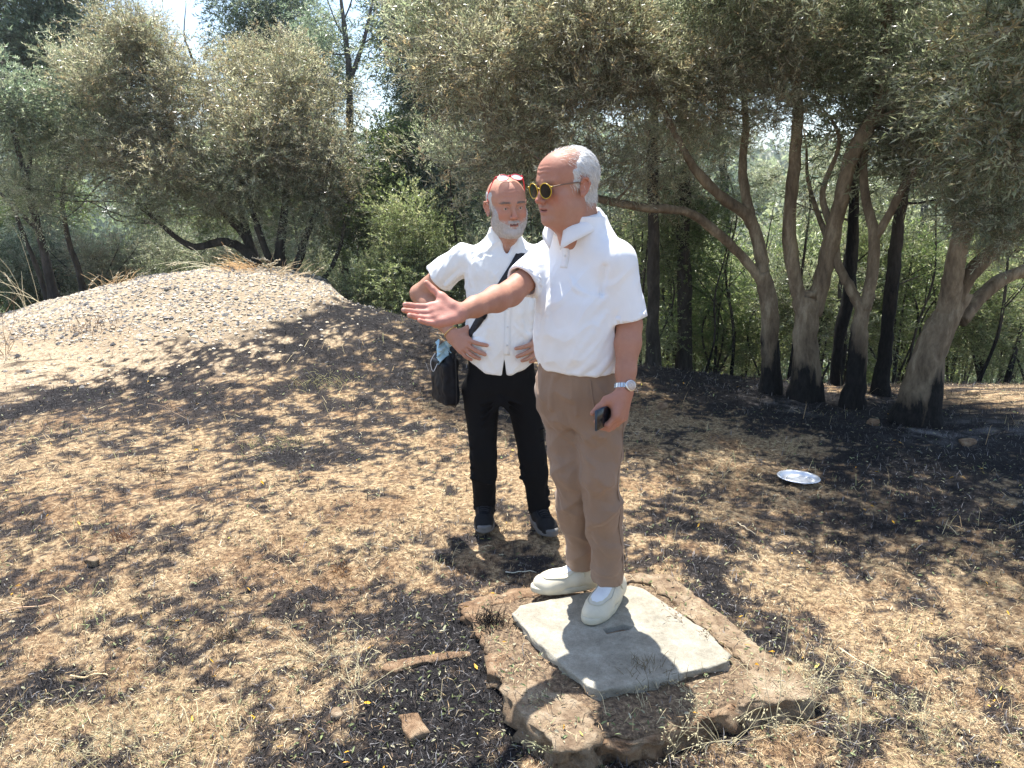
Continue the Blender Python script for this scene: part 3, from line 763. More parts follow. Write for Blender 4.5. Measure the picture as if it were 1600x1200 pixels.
CL = {
 'olive': fam('leafy_bough', 5, nsprig=135, R_=.44, sprigL=.24, leafL=.066, leafW=.0135, nl=14, pal=OLIVE),
 'scorch': fam('leafy_bough', 5, nsprig=135, R_=.44, sprigL=.24, leafL=.068, leafW=.0115, nl=14, pal=SCORCH, curl=1.1, droop=.1),
 'near': fam('leafy_bough', 3, nsprig=120, R_=.30, sprigL=.22, leafL=.070, leafW=.013, nl=16, pal=OLIVE+[(.30, .24, .15), (.22, .20, .13)], curl=.7),
 'blue': fam('leafy_bough', 4, nsprig=190, R_=.55, sprigL=.32, leafL=.090, leafW=.022, nl=12, pal=BLUE, droop=.6, up=0),
 'green': fam('leafy_bough', 3, nsprig=300, R_=.45, sprigL=.20, leafL=.045, leafW=.020, nl=12, pal=GREEN, droop=.3, mat=MLL),
 'light': fam('leafy_bough', 3, nsprig=300, R_=.45, sprigL=.24, leafL=.050, leafW=.015, nl=14, pal=LIGHT, droop=.3, up=.6, mat=MLL),
}
def m_bark(name, cols, char=True, s=1.0):
    t = NT(name); n1 = t.noise(7*s, 6, .7, stretch=(1, 1, .35), dist=.4); n2 = t.noise(42*s, 5, .7, stretch=(1, 1, .3)); n3 = t.noise(3.2*s, 3, .6)
    c = t.ramp(n1, [(.32, cols[0]), (.5, cols[1]), (.66, cols[2])])
    c = t.mix(.45, c, t.ramp(n2, [(.35, (.35, .33, .30)), (.6, (1, 1, 1))]), 'MULTIPLY')
    if char:
        f = t.math('ADD', t.attr('char', 'Fac'), t.math('MULTIPLY', t.math('SUBTRACT', n1, .5), 1.9))
        c = t.mix(t.ramp(f, [(.35, (0, 0, 0)), (.70, (1, 1, 1))]), c, t.ramp(n2, [(.4, (.006, .006, .006)), (.75, (.028, .025, .023))]))
    t.base(c); t.set(rough=.9, spec=.2); b = t.bump(n1, .8, .03); t.bump(n2, .8, .012, prev=b); return t.m
M['bark'] = m_bark('olive_bark', [(.11, .082, .055), (.24, .185, .125), (.40, .33, .23)])
M['bark2'] = m_bark('dark_bark', [(.030, .026, .022), (.065, .055, .045), (.12, .10, .085)], s=1.4)
M['bark3'] = m_bark('grey_bark', [(.06, .055, .05), (.12, .11, .10), (.20, .185, .165)], s=1.2)

RS_ = .76
def limb_mesh(mb, pts, r, seed, sides=14, knob=.22, root=False, zc=None, n=7):
    c = catmull(pts, n); t_ = np.linspace(0, 1, len(c)); rr = RS_*np.interp(t_, np.linspace(0, 1, len(r)), r)
    if len(c) > 4:
        q = np.random.default_rng(seed).normal(0, .045, (len(c), 3))*rr[:, None]; q[0] = q[-1] = 0; c = c+q
    if root: rr = rr*(1+.55*np.exp(-t_*len(c)*.38)); c[0] -= [0, 0, .15]
    V, F = tube(c, rr, sides, knob=knob, seed=seed); return V, F, c, rr

CF = .42
def tree(name, label, trunk, limbs, crown, mat='bark', char=(0, 0), group=None, seed=0, cat='tree', twig=True, sides=14, kindf='olive'):
    """trunk: (points, radii); limbs: [(points, radii)]; crown: [(centre, radii, count, family, scale)]"""
    base = np.array(trunk[0][0]); root = empty(name, tuple(base)); tag(root, label, cat, group)
    r = np.random.default_rng(seed); skel = []
    def put(nm, pts, rad, rt, par):
        V, F, c, rr = limb_mesh(None, pts, rad, seed+len(skel), sides, root=rt)
        ch = sstep(char[1]*1.25, char[0]*.5, V[:, 2]-base[2]+.25*np.sin(V[:, 0]*23+V[:, 1]*9)*char[1]) if char[1] > 0 else np.zeros(len(V))
        skel.append((c, rr)); return obj(nm, V, F, M[mat], par, at=dict(char=ch))
    tk = put('trunk', *trunk, True, root)
    for l in limbs:
        pp = [np.array(q) for q in l[0]]; dv = nrm(nrm(pp[-1]-pp[-2])+np.array([0, 0, .5])); rl = l[1][-1]; ext = 6+rl*25
        pp += [pp[-1]+dv*rl*14+r.normal(0, rl*2, 3), pp[-1]+dv*rl*30+r.normal(0, rl*5, 3)]; put('limb', pp, list(l[1])+[rl*.6, rl*.2], False, root)
    S = np.concatenate([c[2:] for c, _ in skel]); SR = np.concatenate([q[2:] for _, q in skel])
    cen = []
    for (c, rad, n, fm, sc) in crown:
        n = n if n < 5 else int(round(n*CF))
        c = np.array(c); rad = np.array(rad)
        u = r.normal(0, 1, (n, 3)); u /= np.linalg.norm(u, axis=1)[:, None]; q = c+u*rad*(r.random((n, 1))**.42)
        for p in q: cen.append((p, fm, sc*r.uniform(.75, 1.25)))
    # boughs reach from the limbs into the leaves
    mb = MB()
    if twig:
        for k, (p, fm, sc) in enumerate(cen):
            d = np.linalg.norm(S-p-np.array([0, 0, .25]), axis=1)+(S[:, 2] > p[2]+.1)*.8; i = int(np.argmin(d)); a = S[i]; v_ = p-a; L = np.linalg.norm(v_)
            if L > 3.5: continue
            m1 = a+v_*.35+r.normal(0, .10*L, 3)+[0, 0, .10*L]; m2 = a+v_*.7+r.normal(0, .07*L, 3)+[0, 0, .05*L]
            c = catmull([a, m1, m2, p], 4); r0 = min(SR[i]*.55, .008+.011*L)
            V, F = tube(c, np.linspace(r0, .003, len(c)), 5, cap=False); mb.add(V, F)
        if mb.n:
            V, F, _ = mb.out(); o = obj('branches', V, F, M[mat], root, at=dict(char=np.zeros(len(V)))); o['kind'] = 'stuff'
    cr = None
    for k, (p, fm, sc) in enumerate(cen):
        me = CL[fm][r.integers(0, len(CL[fm]))]
        o = bpy.data.objects.new('crown' if cr is None else 'leafy_bough', me); CO.objects.link(o)
        e = (r.normal(0, .35), r.normal(0, .35), r.uniform(0, 6.28))
        Mx = Matrix.LocRotScale(Vector(p), __import__('mathutils').Euler(e), Vector((sc, sc, sc*r.uniform(.8, 1))))
        if cr is None:
            o.parent = root; o.matrix_local = Matrix.Translation(-Vector(base))@Mx; cr = o; crM = Mx
        else:
            o.parent = cr; o.matrix_local = crM.inverted()@Mx
    return root
def Q(*a): return [P(x, y, d) for x, y, d in a]
def gb(px, py, Y):
    p = P(px, py, Y); p[2] = float(terrain(p[0], p[1]))-.02; return p
def ep(px, py, Y, rx, ry, rY, n, fm, sc=1.0):
    """crown lobe centred on a point of view, radii in metres from its apparent size"""
    d = ray(px, py); t_ = Y/d[1]; return (P(px, py, Y), (rx*t_/1200, rY, ry*t_/1200), n, fm, sc)

# ---- the olive grove on the right
tree('olive_tree', 'olive tree with a long low limb reaching left, first right of the men',
 ([gb(1205, 600, 6.5)]+Q((1203, 540, 6.5), (1200, 470, 6.48), (1190, 425, 6.45)), [.105, .10, .095, .085]),
 [(Q((1198, 450, 6.46), (1160, 400, 6.4), (1118, 362, 6.3), (1075, 332, 6.2), (1010, 325, 6.1), (940, 312, 6.0), (880, 290, 5.95)), [.065, .05, .048, .045, .05, .035, .02]),
  (Q((1194, 430, 6.46), (1185, 380, 6.5), (1170, 340, 6.5), (1130, 310, 6.45), (1090, 270, 6.3), (1050, 200, 6.2)), [.075, .068, .065, .06, .045, .03]),
  (Q((1172, 340, 6.5), (1160, 270, 6.6), (1165, 180, 6.7), (1150, 60, 6.8)), [.05, .045, .035, .02])],
 [ep(780, 110, 6.6, 170, 110, .9, 60, 'scorch', .7), ep(720, 10, 7.2, 130, 110, .9, 34, 'olive', .75), ep(880, -40, 6.8, 180, 130, .9, 20, 'scorch', .85), ep(930, 90, 6.2, 160, 100, .8, 48, 'scorch', .7), ep(1040, 140, 6.3, 120, 90, .7, 30, 'scorch', .7),
  ep(1060, 20, 6.6, 150, 120, .9, 36, 'olive', .8), ep(800, 235, 6.3, 130, 60, .6, 16, 'scorch', .8), ep(980, 270, 6.2, 90, 40, .5, 8, 'scorch', .7)],
 char=(.30, .75), group='olive trees of the grove', seed=1)
tree('olive_tree', 'olive tree forking into two tall pale limbs, in the middle of the grove',
 ([gb(1260, 612, 6.3)]+Q((1258, 540, 6.3), (1262, 480, 6.3), (1264, 455, 6.3)), [.145, .14, .125, .11]),
 [(Q((1256, 490, 6.3), (1242, 430, 6.3), (1234, 350, 6.28), (1240, 260, 6.25), (1246, 150, 6.2), (1232, 30, 6.2)), [.09, .075, .068, .06, .05, .035]),
  (Q((1272, 490, 6.3), (1288, 425, 6.25), (1306, 340, 6.2), (1328, 250, 6.15), (1362, 190, 6.1), (1385, 140, 6.1), (1384, 50, 6.0), (1400, -60, 6.0)), [.09, .085, .078, .07, .065, .06, .05, .035]),
  (Q((1383, 142, 6.1), (1420, 130, 6.0), (1462, 128, 5.9), (1500, 142, 5.8)), [.055, .05, .045, .025]),
  (Q((1305, 400, 6.25), (1280, 340, 6.5), (1262, 280, 6.8)), [.035, .03, .02])],
 [ep(1230, 40, 6.4, 140, 110, .9, 44, 'olive', .7), ep(1390, 40, 6.4, 140, 100, .9, 38, 'olive', .7), ep(1190, 130, 6.0, 100, 80, .6, 18, 'scorch', .65), ep(1300, 130, 6.9, 100, 60, .6, 10, 'olive', .7), ep(1250, -120, 6.2, 260, 110, 1.2, 18, 'olive'), ep(1460, 190, 5.9, 90, 60, .5, 8, 'olive', .8)],
 char=(.10, .42), group='olive trees of the grove', seed=2)
tree('olive_tree', 'slimmer olive tree with a V fork and sooty foot, right of the tall forked olive',
 ([gb(1330, 622, 6.1)]+Q((1338, 560, 6.1), (1346, 500, 6.1), (1352, 478, 6.1)), [.10, .09, .08, .075]),
 [(Q((1350, 490, 6.1), (1328, 450, 6.15), (1308, 410, 6.2), (1300, 360, 6.3), (1285, 300, 6.4)), [.06, .05, .045, .04, .03]),
  (Q((1352, 485, 6.1), (1362, 430, 6.1), (1366, 370, 6.1), (1352, 310, 6.15), (1350, 250, 6.2), (1370, 150, 6.3)), [.07, .062, .055, .045, .04, .03]),
  (Q((1366, 375, 6.1), (1392, 330, 6.05), (1420, 280, 6.0), (1460, 232, 5.95)), [.045, .042, .038, .025])],
 [ep(1400, 210, 6.5, 120, 60, .6, 10, 'olive', .85), ep(1440, 190, 6.3, 100, 80, .6, 14, 'olive'), ep(1350, -50, 6.6, 140, 120, .8, 10, 'olive')],
 char=(.30, .65), group='olive trees of the grove', seed=3)
tree('olive_tree', 'straight dark trunked tree close behind the slim V forked olive',
 ([gb(1374, 615, 6.6)]+Q((1384, 540, 6.6), (1394, 440, 6.6), (1402, 360, 6.6), (1415, 280, 6.6), (1430, 150, 6.7)), [.085, .08, .07, .06, .05, .03]), [],
 [ep(1420, 40, 7.0, 130, 80, .8, 16, 'olive', .8), ep(1420, 300, 7.0, 80, 60, .5, 6, 'olive', .8)], mat='bark2', char=(1.0, 1.9), group='olive trees of the grove', seed=4)
tree('olive_tree', 'charred black leaning trunk between the two forked olives',
 ([gb(1307, 610, 7.0)]+Q((1310, 540, 7.0), (1326, 460, 7.0), (1330, 390, 7.0), (1335, 300, 7.0), (1345, 200, 7.1)), [.06, .06, .075, .07, .05, .03]), [],
 [ep(1330, 100, 7.3, 110, 90, .7, 12, 'olive', .8)], mat='bark2', char=(1.6, 2.2), group='olive trees of the grove', seed=5)
tree('olive_tree', 'thick leaning olive tree with three spreading limbs, rightmost of the grove',
 ([gb(1436, 640, 5.7)]+Q((1448, 575, 5.7), (1472, 510, 5.7), (1496, 455, 5.7)), [.19, .165, .145, .12]),
 [(Q((1478, 490, 5.68), (1490, 430, 5.6), (1500, 380, 5.55), (1530, 320, 5.45), (1570, 275, 5.35), (1640, 235, 5.2)), [.10, .092, .085, .075, .07, .05]),
  (Q((1490, 470, 5.7), (1520, 425, 5.6), (1560, 385, 5.5), (1600, 350, 5.4), (1680, 300, 5.3)), [.085, .075, .07, .06, .045]),
  (Q((1500, 500, 5.75), (1525, 470, 5.8), (1560, 440, 5.8), (1610, 418, 5.8), (1700, 380, 5.8)), [.08, .072, .066, .06, .04]),
  (Q((1502, 378, 5.55), (1495, 320, 5.6), (1500, 240, 5.6), (1520, 120, 5.6)), [.055, .05, .04, .025])],
 [ep(1540, 90, 5.4, 110, 110, .8, 40, 'olive', .7), ep(1620, 60, 5.0, 120, 140, .8, 26, 'olive', .9), ep(1560, 250, 5.5, 80, 50, .5, 10, 'olive', .7), ep(1690, 250, 5.2, 90, 120, .8, 18, 'olive', .9),
  ep(1575, 150, 4.4, 60, 90, .3, 9, 'near', .8), ep(1600, 30, 4.2, 80, 50, .3, 8, 'near', .8), ep(1590, 330, 4.6, 24, 60, .2, 4, 'near', .6), ep(1500, 330, 5.2, 30, 30, .2, 3, 'near', .5),
  ((2.6, 4.6, 3.6), (1.5, .8, .5), 46, 'olive', 1.0), ((3.4, 3.9, 3.6), (1.2, .7, .5), 22, 'olive', 1.0), ((1.1, 5.2, 3.75), (.9, .5, .4), 10, 'olive', .9)],
 char=(.15, .50), group='olive trees of the grove', seed=6)
# ---- straight dark trunks behind the men
for k, (px, py, Y, r0, lb, lean) in enumerate(((1022, 560, 8.0, .085, 'straight dark trunk just right of the pointing man', -2), (1068, 575, 8.6, .105, 'straight thick dark trunk with rough bark, second right of the pointing man', 2), (1043, 560, 9.2, .03, 'thin dark sapling between the two straight dark trunks', 4))):
    tree('pine_tree', lb, ([gb(px, py, Y)]+Q((px+lean, py-90, Y), (px, py-190, Y), (px+lean, py-300, Y), (px, py-420, Y), (px-lean, py-560, Y)), [r0, r0*.95, r0*.9, r0*.8, r0*.65, r0*.4]), [],
         [ep(px-10, 20, Y, 110, 120, .9, 16 if k < 2 else 4, 'olive', 1.1), ep(px, 250, Y, 80, 60, .5, 6 if k < 2 else 2, 'scorch', .9)], mat='bark2', seed=20+k, group='straight dark trunks behind the men')
# ---- left: two broad olives behind the mound
tree('olive_tree', 'broad scorched olive with a high rounded crown, left of the pair behind the mound',
 ([gb(410, 470, 10.2)]+Q((405, 430, 10.2), (385, 395, 10.2), (350, 378, 10.1), (300, 385, 10.0), (250, 350, 10.0)), [.12, .10, .085, .075, .06, .03]),
 [(Q((408, 440, 10.2), (385, 370, 10.3), (340, 320, 10.3), (290, 240, 10.3), (250, 150, 10.3)), [.09, .08, .065, .05, .03]), (Q((405, 430, 10.2), (380, 340, 10.4), (340, 200, 10.4), (300, 90, 10.4)), [.07, .055, .04, .02])],
 [ep(190, 120, 10, 55, 100, .8, 30, 'scorch', .8), ep(245, 110, 10.1, 35, 75, .6, 14, 'scorch', .65), ep(140, 210, 9.8, 60, 80, .8, 26, 'olive', .8), ep(215, 240, 9.9, 60, 80, .9, 28, 'scorch', .85), ep(300, 210, 10, 60, 110, .9, 34, 'scorch', .85), ep(250, 315, 9.9, 90, 35, .8, 18, 'olive', .8), ep(95, 300, 9.8, 50, 50, .6, 9, 'olive', .7), ep(170, 40, 10, 30, 55, .4, 8, 'scorch', .6), ep(212, 20, 10, 12, 40, .3, 4, 'scorch', .35), ep(350, 300, 9.9, 60, 50, .8, 14, 'olive', .8), ep(120, 120, 10.2, 36, 60, .5, 9, 'olive', .7)],
 mat='bark2', seed=30, group='olive trees behind the mound')
tree('olive_tree', 'scorched olive with several dark stems, right of the pair behind the mound',
 ([gb(440, 485, 10.0)]+Q((440, 440, 10), (438, 390, 10), (445, 320, 10), (450, 220, 10)), [.13, .10, .085, .06, .03]),
 [(Q((445, 450, 10), (465, 410, 9.9), (478, 370, 9.9), (505, 300, 9.9), (520, 220, 9.9)), [.08, .065, .055, .04, .02]), (Q((436, 440, 10), (415, 390, 9.9), (395, 330, 9.9), (380, 240, 9.9)), [.07, .06, .045, .025]), (Q((445, 455, 10), (500, 440, 9.9), (530, 390, 9.8), (540, 330, 9.8)), [.05, .04, .035, .02])],
 [ep(430, 180, 9.9, 60, 85, .9, 32, 'scorch', .85), ep(370, 120, 10.0, 34, 60, .6, 12, 'scorch', .65), ep(480, 180, 9.9, 46, 80, .8, 20, 'scorch', .8), ep(400, 270, 9.8, 70, 60, .9, 24, 'olive', .85), ep(500, 270, 9.7, 50, 80, .8, 24, 'scorch', .85), ep(460, 330, 9.7, 70, 35, .8, 14, 'olive', .8), ep(350, 200, 10.1, 40, 60, .6, 12, 'scorch', .75), ep(450, 95, 10, 26, 50, .4, 8, 'scorch', .6)],
 mat='bark2', seed=31, group='olive trees behind the mound')
# ---- leaning stems at the far left
tree('slender_tree', 'twin leaning dark stems at the left edge behind the mound, the nearer one',
 ([gb(88, 480, 9.6)]+Q((75, 420, 9.6), (55, 340, 9.6), (40, 280, 9.6), (20, 200, 9.6), (0, 90, 9.7)), [.07, .062, .055, .05, .035, .02]),
 [(Q((62, 365, 9.6), (30, 330, 9.7), (-10, 290, 9.8)), [.035, .03, .02]), (Q((42, 290, 9.6), (48, 230, 9.6), (40, 140, 9.6)), [.035, .025, .015])],
 [ep(40, 160, 9.8, 60, 70, .6, 10, 'blue', .7), ep(10, 260, 9.9, 40, 40, .5, 4, 'olive', .8)], mat='bark2', seed=33)
tree('slender_tree', 'thin leaning stem just left of the twin stems at the left edge',
 ([gb(78, 480, 10.0)]+Q((62, 430, 10), (38, 370, 10), (12, 300, 10.1), (-20, 200, 10.2)), [.045, .04, .035, .03, .02]), [], [ep(-10, 200, 10.3, 50, 60, .6, 6, 'blue', .7)], mat='bark2', seed=34)
tree('slender_tree', 'dark crooked stem between the twin stems and the broad olive',
 ([gb(135, 470, 10.6)]+Q((122, 420, 10.6), (108, 380, 10.6), (98, 310, 10.6), (110, 240, 10.6)), [.06, .05, .045, .035, .02]), [], [ep(110, 250, 10.8, 60, 50, .6, 8, 'olive', .9)], mat='bark2', seed=35)
# ---- tall trees behind
tree('tall_tree', 'tall blue green tree filling the top left corner',
 ([gb(60, 480, 13)]+Q((70, 350, 13), (85, 200, 13), (100, 50, 13), (110, -120, 13)), [.13, .12, .10, .08, .05]),
 [(Q((80, 250, 13), (130, 150, 13), (180, 40, 13)), [.05, .04, .02]), (Q((75, 280, 13), (30, 180, 13), (-10, 60, 13)), [.05, .04, .02])],
 [ep(50, 60, 13, 90, 90, 1.3, 46, 'blue', .85), ep(130, 30, 13, 50, 60, 1.2, 14, 'blue', .75), ep(10, 190, 13, 60, 80, 1.1, 26, 'blue', .8), ep(110, 150, 13.3, 80, 60, 1.1, 24, 'blue', .8), ep(40, -120, 13, 180, 80, 1.4, 30, 'blue', 1.0)], mat='bark3', seed=40)
tree('tall_tree', 'tall dark green tree against the sky above the right scorched olive',
 ([gb(402, 480, 13.5)]+Q((402, 300, 13.5), (400, 150, 13.5), (398, 20, 13.5), (395, -100, 13.5)), [.10, .09, .075, .05, .03]), [],
 [ep(400, 80, 13.5, 34, 90, .7, 24, 'blue', .7), ep(450, 30, 13.5, 46, 60, .7, 18, 'blue', .65), ep(490, 130, 13.5, 40, 70, .8, 16, 'blue', .7), ep(400, -70, 13.5, 80, 60, .9, 16, 'blue', .8)], mat='bark3', seed=41)
tree('tall_tree', 'tall thin trunk with bare twigs at the top, left of the centre gap of sky',
 ([gb(543, 500, 11)]+Q((540, 420, 11), (536, 330, 11), (546, 220, 11), (545, 120, 11), (538, 40, 11), (525, -60, 11)), [.085, .08, .075, .065, .055, .04, .02]),
 [(Q((545, 130, 11), (560, 90, 11), (572, 50, 11), (590, -40, 11)), [.04, .034, .028, .015]), (Q((566, 70, 11), (585, 55, 11), (610, 30, 11)), [.016, .012, .006]), (Q((541, 60, 11), (525, 35, 11), (505, -20, 11)), [.018, .014, .007]), (Q((546, 215, 11), (560, 190, 11), (572, 165, 11)), [.014, .01, .005]), (Q((538, 30, 11), (548, 5, 11), (556, -30, 11)), [.016, .012, .006])],
 [ep(500, 60, 11.2, 30, 45, .4, 6, 'blue', .6), ep(508, 180, 11, 34, 50, .5, 6, 'scorch', .7)], mat='bark3', seed=42)
tree('tall_tree', 'tall blue green tree right of the centre gap of sky',
 ([gb(690, 500, 12)]+Q((695, 350, 12), (690, 200, 12), (700, 50, 12), (705, -100, 12)), [.11, .10, .08, .06, .03]), [(Q((692, 250, 12), (640, 160, 12), (610, 60, 12)), [.05, .035, .02])],
 [ep(660, 90, 12, 50, 100, .9, 34, 'blue', .75), ep(700, -30, 12, 90, 80, 1, 26, 'blue', .9), ep(630, 0, 12, 36, 60, .8, 12, 'blue', .65), ep(740, 130, 12, 80, 100, 1.0, 30, 'blue', .85), ep(665, 210, 12, 50, 50, .8, 9, 'blue', .65)], mat='bark3', seed=43)
for k, (px, Y, top, lb) in enumerate(((860, 12.5, -60, 'tall blue green tree hidden behind the head of the pointing man'), (1130, 14, -80, 'tall grey green tree behind the first olive of the grove'), (1440, 15, -80, 'tall grey green tree behind the leaning olive'))):
    tree('tall_tree', lb, ([gb(px, 520, Y)]+Q((px+5, 350, Y), (px-5, 180, Y), (px+8, 20, Y), (px, top, Y)), [.10, .09, .07, .05, .03]), [],
         [ep(px, 40, Y, 90, 80, 1.0, 20, 'blue', 1.0), ep(px, -60, Y, 90, 60, 1.0, 8, 'blue', 1.1)], mat='bark3', seed=50+k, group='tall trees behind the grove')
# ---- shrubs
SH = [(600, 440, 9.3, 60, 60, 'light', 'yellow green shrub left of the bearded man, nearest the burnt rise'), (655, 380, 9.6, 60, 80, 'light', 'tall light green shrub behind the raised elbow of the bearded man'), (575, 340, 10.5, 45, 60, 'green', 'green shrub beside the tall thin trunk'), (640, 270, 11, 60, 70, 'green', 'dark green bush high behind the light green shrub'),
      (15, 340, 14, 50, 60, 'green', 'vivid green bush at the left edge'), (20, 430, 12.5, 60, 35, 'green', 'low green bush at the left edge beside the mound'), (200, 420, 12.5, 90, 35, 'olive', 'low shaded shrub behind the left part of the mound'), (320, 420, 12.5, 80, 35, 'olive', 'low shaded shrub behind the mound top'),
      (740, 420, 9.8, 60, 80, 'olive', 'grey green shrub seen between the two men and the left shrubs'), (830, 330, 10.5, 80, 90, 'olive', 'shaded shrub behind the heads of the men'), (720, 300, 11, 70, 70, 'blue', 'dark bluish shrub left of the bearded head'), (960, 380, 11, 70, 90, 'olive', 'grey shrub right of the neck of the pointing man'),
      (530, 430, 11.5, 50, 50, 'olive', 'dark shrub at the foot of the tall thin trunk'), (440, 430, 12.8, 70, 40, 'olive', 'low dark shrub behind the stems of the right scorched olive'), (90, 400, 13, 60, 50, 'blue', 'bluish bush behind the twin leaning stems')]
SH += [(150, 420, 11.6, 60, 45, 'scorch', 'brownish shrub behind the mound, between the leaning stems and the broad olive'), (270, 405, 11.8, 60, 45, 'olive', 'grey green shrub filling the space under the broad olive'), (380, 410, 12.2, 50, 40, 'scorch', 'brown shaded shrub between the two scorched olives'),
       (500, 400, 12.4, 50, 60, 'olive', 'grey green shrub behind the stems near the tall thin trunk'), (50, 400, 12.0, 60, 50, 'olive', 'grey green shrub behind the twin leaning stems'), (250, 370, 14.5, 120, 50, 'green', 'wide green thicket far behind the broad olive'), (450, 360, 15, 120, 50, 'green', 'wide green thicket far behind the right scorched olive'), (60, 330, 15.5, 90, 60, 'green', 'tall green thicket far behind the twin leaning stems')]
for px, py, Y, rx, ry, fm, lb in SH:
    g = gb(px, py, Y); t_ = P(px, py-ry*.6, Y); rn = np.random.default_rng(px)
    lim = [([g, g+(t_-g)*.5+[rn.normal(0, .2), 0, 0], t_+[rn.normal(0, .35), 0, 0]], [.022, .016, .008]) for _ in range(3)]
    tree('shrub', lb, ([g, g+(t_-g)*.5, t_], [.03, .022, .01]), lim, [ep(px, py, Y, rx, ry, .7, int(8+rx*ry/300), fm, .85), ep(px, py+ry, Y, rx, ry*.6, .6, 5, fm, .85)], mat='bark2', seed=px, cat='shrub', sides=6)
# thicket of the sunny slope below the grove
rn = np.random.default_rng(77)
k = 0
COLS = ('just right of the pointing man', 'right of the straight dark trunks', 'left of the first olive', 'right of the first olive', 'left of the tall forked olive', 'right of the tall forked olive', 'behind the V forked olive', 'left of the leaning olive', 'right of the leaning olive', 'at the right edge')
ROWS = ('nearest', 'second', 'third', 'fourth', 'fifth', 'farthest')
for row_, (Y, n) in enumerate(((8.8, 10), (10.5, 10), (13.0, 10), (17, 10), (22, 10), (30, 10))):
    for i in range(n):
        px = 985+(i+rn.uniform(-.3, .3))*(700/n)+(row_ % 2)*30
        x = P(px, 500, Y)[0]; zg = float(terrain(x, Y)); h = rn.uniform(1.5, 2.3)*(1+.14*(Y-9))
        g = np.array([x, Y+rn.uniform(-.5, .5), zg]); s_ = rn.uniform(.9, 1.2)*(1+.035*(Y-9))
        fm = ('light', 'green', 'light', 'olive', 'light')[rn.integers(0, 5)]
        lim = [([g, g+[rn.normal(0, .2), 0, h*.5], g+[rn.normal(0, .4), rn.normal(0, .2), h*.95]], [.02, .014, .006]) for _ in range(3)]
        tree('bush', '%s bush of the %s row on the slope, %s' % ({'light': 'pale green', 'green': 'deep green', 'olive': 'grey green'}[fm], ROWS[row_], COLS[i]), ([g, g+[0, 0, h*.5], g+[.05, 0, h]], [.022, .016, .008]), lim,
             [(g+np.array([0, 0, h*.62]), (.55*s_+.02*(Y-9), .5, h*.42), 9 if Y < 20 else 16, fm, .95*s_)], mat='bark2', seed=300+k, cat='bush', group='bushes on the slope below the grove', sides=5, twig=False); k += 1
# thin stems standing in the thicket
for k, (px, py, Y, r0, h, lean, lb) in enumerate(((1142, 600, 8.6, .022, 2.6, -.25, 'thin dark stem between the first olive and the straight trunks'), (1166, 600, 9.2, .018, 2.4, .12, 'thin grey stem beside the first olive'), (1232, 610, 8.2, .03, 2.2, .05, 'thin black stem close left of the tall forked olive'), (1306, 620, 8.0, .035, 2.0, -.05, 'short black stem behind the V forked olive'), (1412, 625, 8.4, .02, 2.6, .1, 'thin stem left of the leaning olive'), (1520, 640, 8.0, .025, 2.2, .15, 'thin sapling right of the leaning olive'), (1565, 640, 8.6, .035, 3.0, .25, 'dark sapling near the right edge'), (700, 520, 9.4, .025, 2.6, .1, 'thin dark stem behind the elbow of the bearded man'), (480, 470, 11.5, .03, 2.5, -.3, 'thin dark stem behind the right shoulder of the mound'), (990, 560, 9.0, .02, 2.8, .1, 'thin stem at the right shoulder of the pointing man'), (1100, 585, 8.4, .018, 1.9, .2, 'crooked thin stem right of the straight dark trunks'))):
    g = gb(px, py, Y); rn2 = np.random.default_rng(k+500)
    pts = [g]+[g+np.array([lean*q+rn2.normal(0, .05), rn2.normal(0, .05), h*q]) for q in (.25, .5, .75, 1)]
    lim = []
    for q in range(4):
        a = pts[1+q % 3]+(pts[2+q % 3]-pts[1+q % 3])*.5; e = a+np.array([rn2.normal(0, .35), rn2.normal(0, .2), rn2.uniform(.2, .6)]); lim.append(([a, (a+e)/2+rn2.normal(0, .05, 3), e], [r0*.45, r0*.3, r0*.12]))
    tree('sapling', lb, (pts, [r0, r0*.9, r0*.75, r0*.6, r0*.3]), lim, [(pts[-1], (.3, .3, .3), 3, 'olive', .6)], mat='bark2', char=(.3, .8), seed=600+k, cat='sapling', sides=6, twig=False)
# far wooded hillside
def far_woods():
    r = np.random.default_rng(5); nt = 2000; m = 95
    y = 30+r.random(nt)**1.5*320; x = r.uniform(-1, 1, nt)*(y*1.4+8); z = terrain(x, y); s = r.uniform(1.6, 3.4, nt)*(1+y/260)
    u = r.normal(0, 1, (nt, m, 3)); u /= np.linalg.norm(u, axis=2)[..., None]; u[..., 2] = np.abs(u[..., 2])*1.2-.1
    p = u*(s[:, None]*r.uniform(.65, 1.0, (nt, m)))[..., None]+np.stack([x, y, z+.3], 1)[:, None]
    p = p.reshape(-1, 3); n = len(p); sz = (r.uniform(.08, .20, (nt, m))*(s*np.clip(y/70, .55, 1.2))[:, None]).ravel()[:, None]
    a = r.normal(0, 1, (n, 3)); a /= np.linalg.norm(a, axis=1)[:, None]; b = np.cross(a, r.normal(0, 1, (n, 3))); b /= np.linalg.norm(b, axis=1)[:, None]
    V = np.stack([p-a*sz, p+b*sz*.6, p+a*sz, p-b*sz*.6], 1).reshape(-1, 3); F = np.arange(n)[:, None]*4+np.array([[0, 1, 2, 3]])
    C = np.repeat(pick(r, nt, [(.17, .21, .12), (.21, .245, .15), (.14, .185, .11), (.25, .265, .17)]), m*4, 0)*np.repeat(r.uniform(.7, 1.3, (n, 1)), 4, 0)
    o = obj('far_woods', V, F, MLL, None, C, smooth=False); tag(o, 'hazy wooded hillside far beyond the valley', None, None, 'stuff')
far_woods()
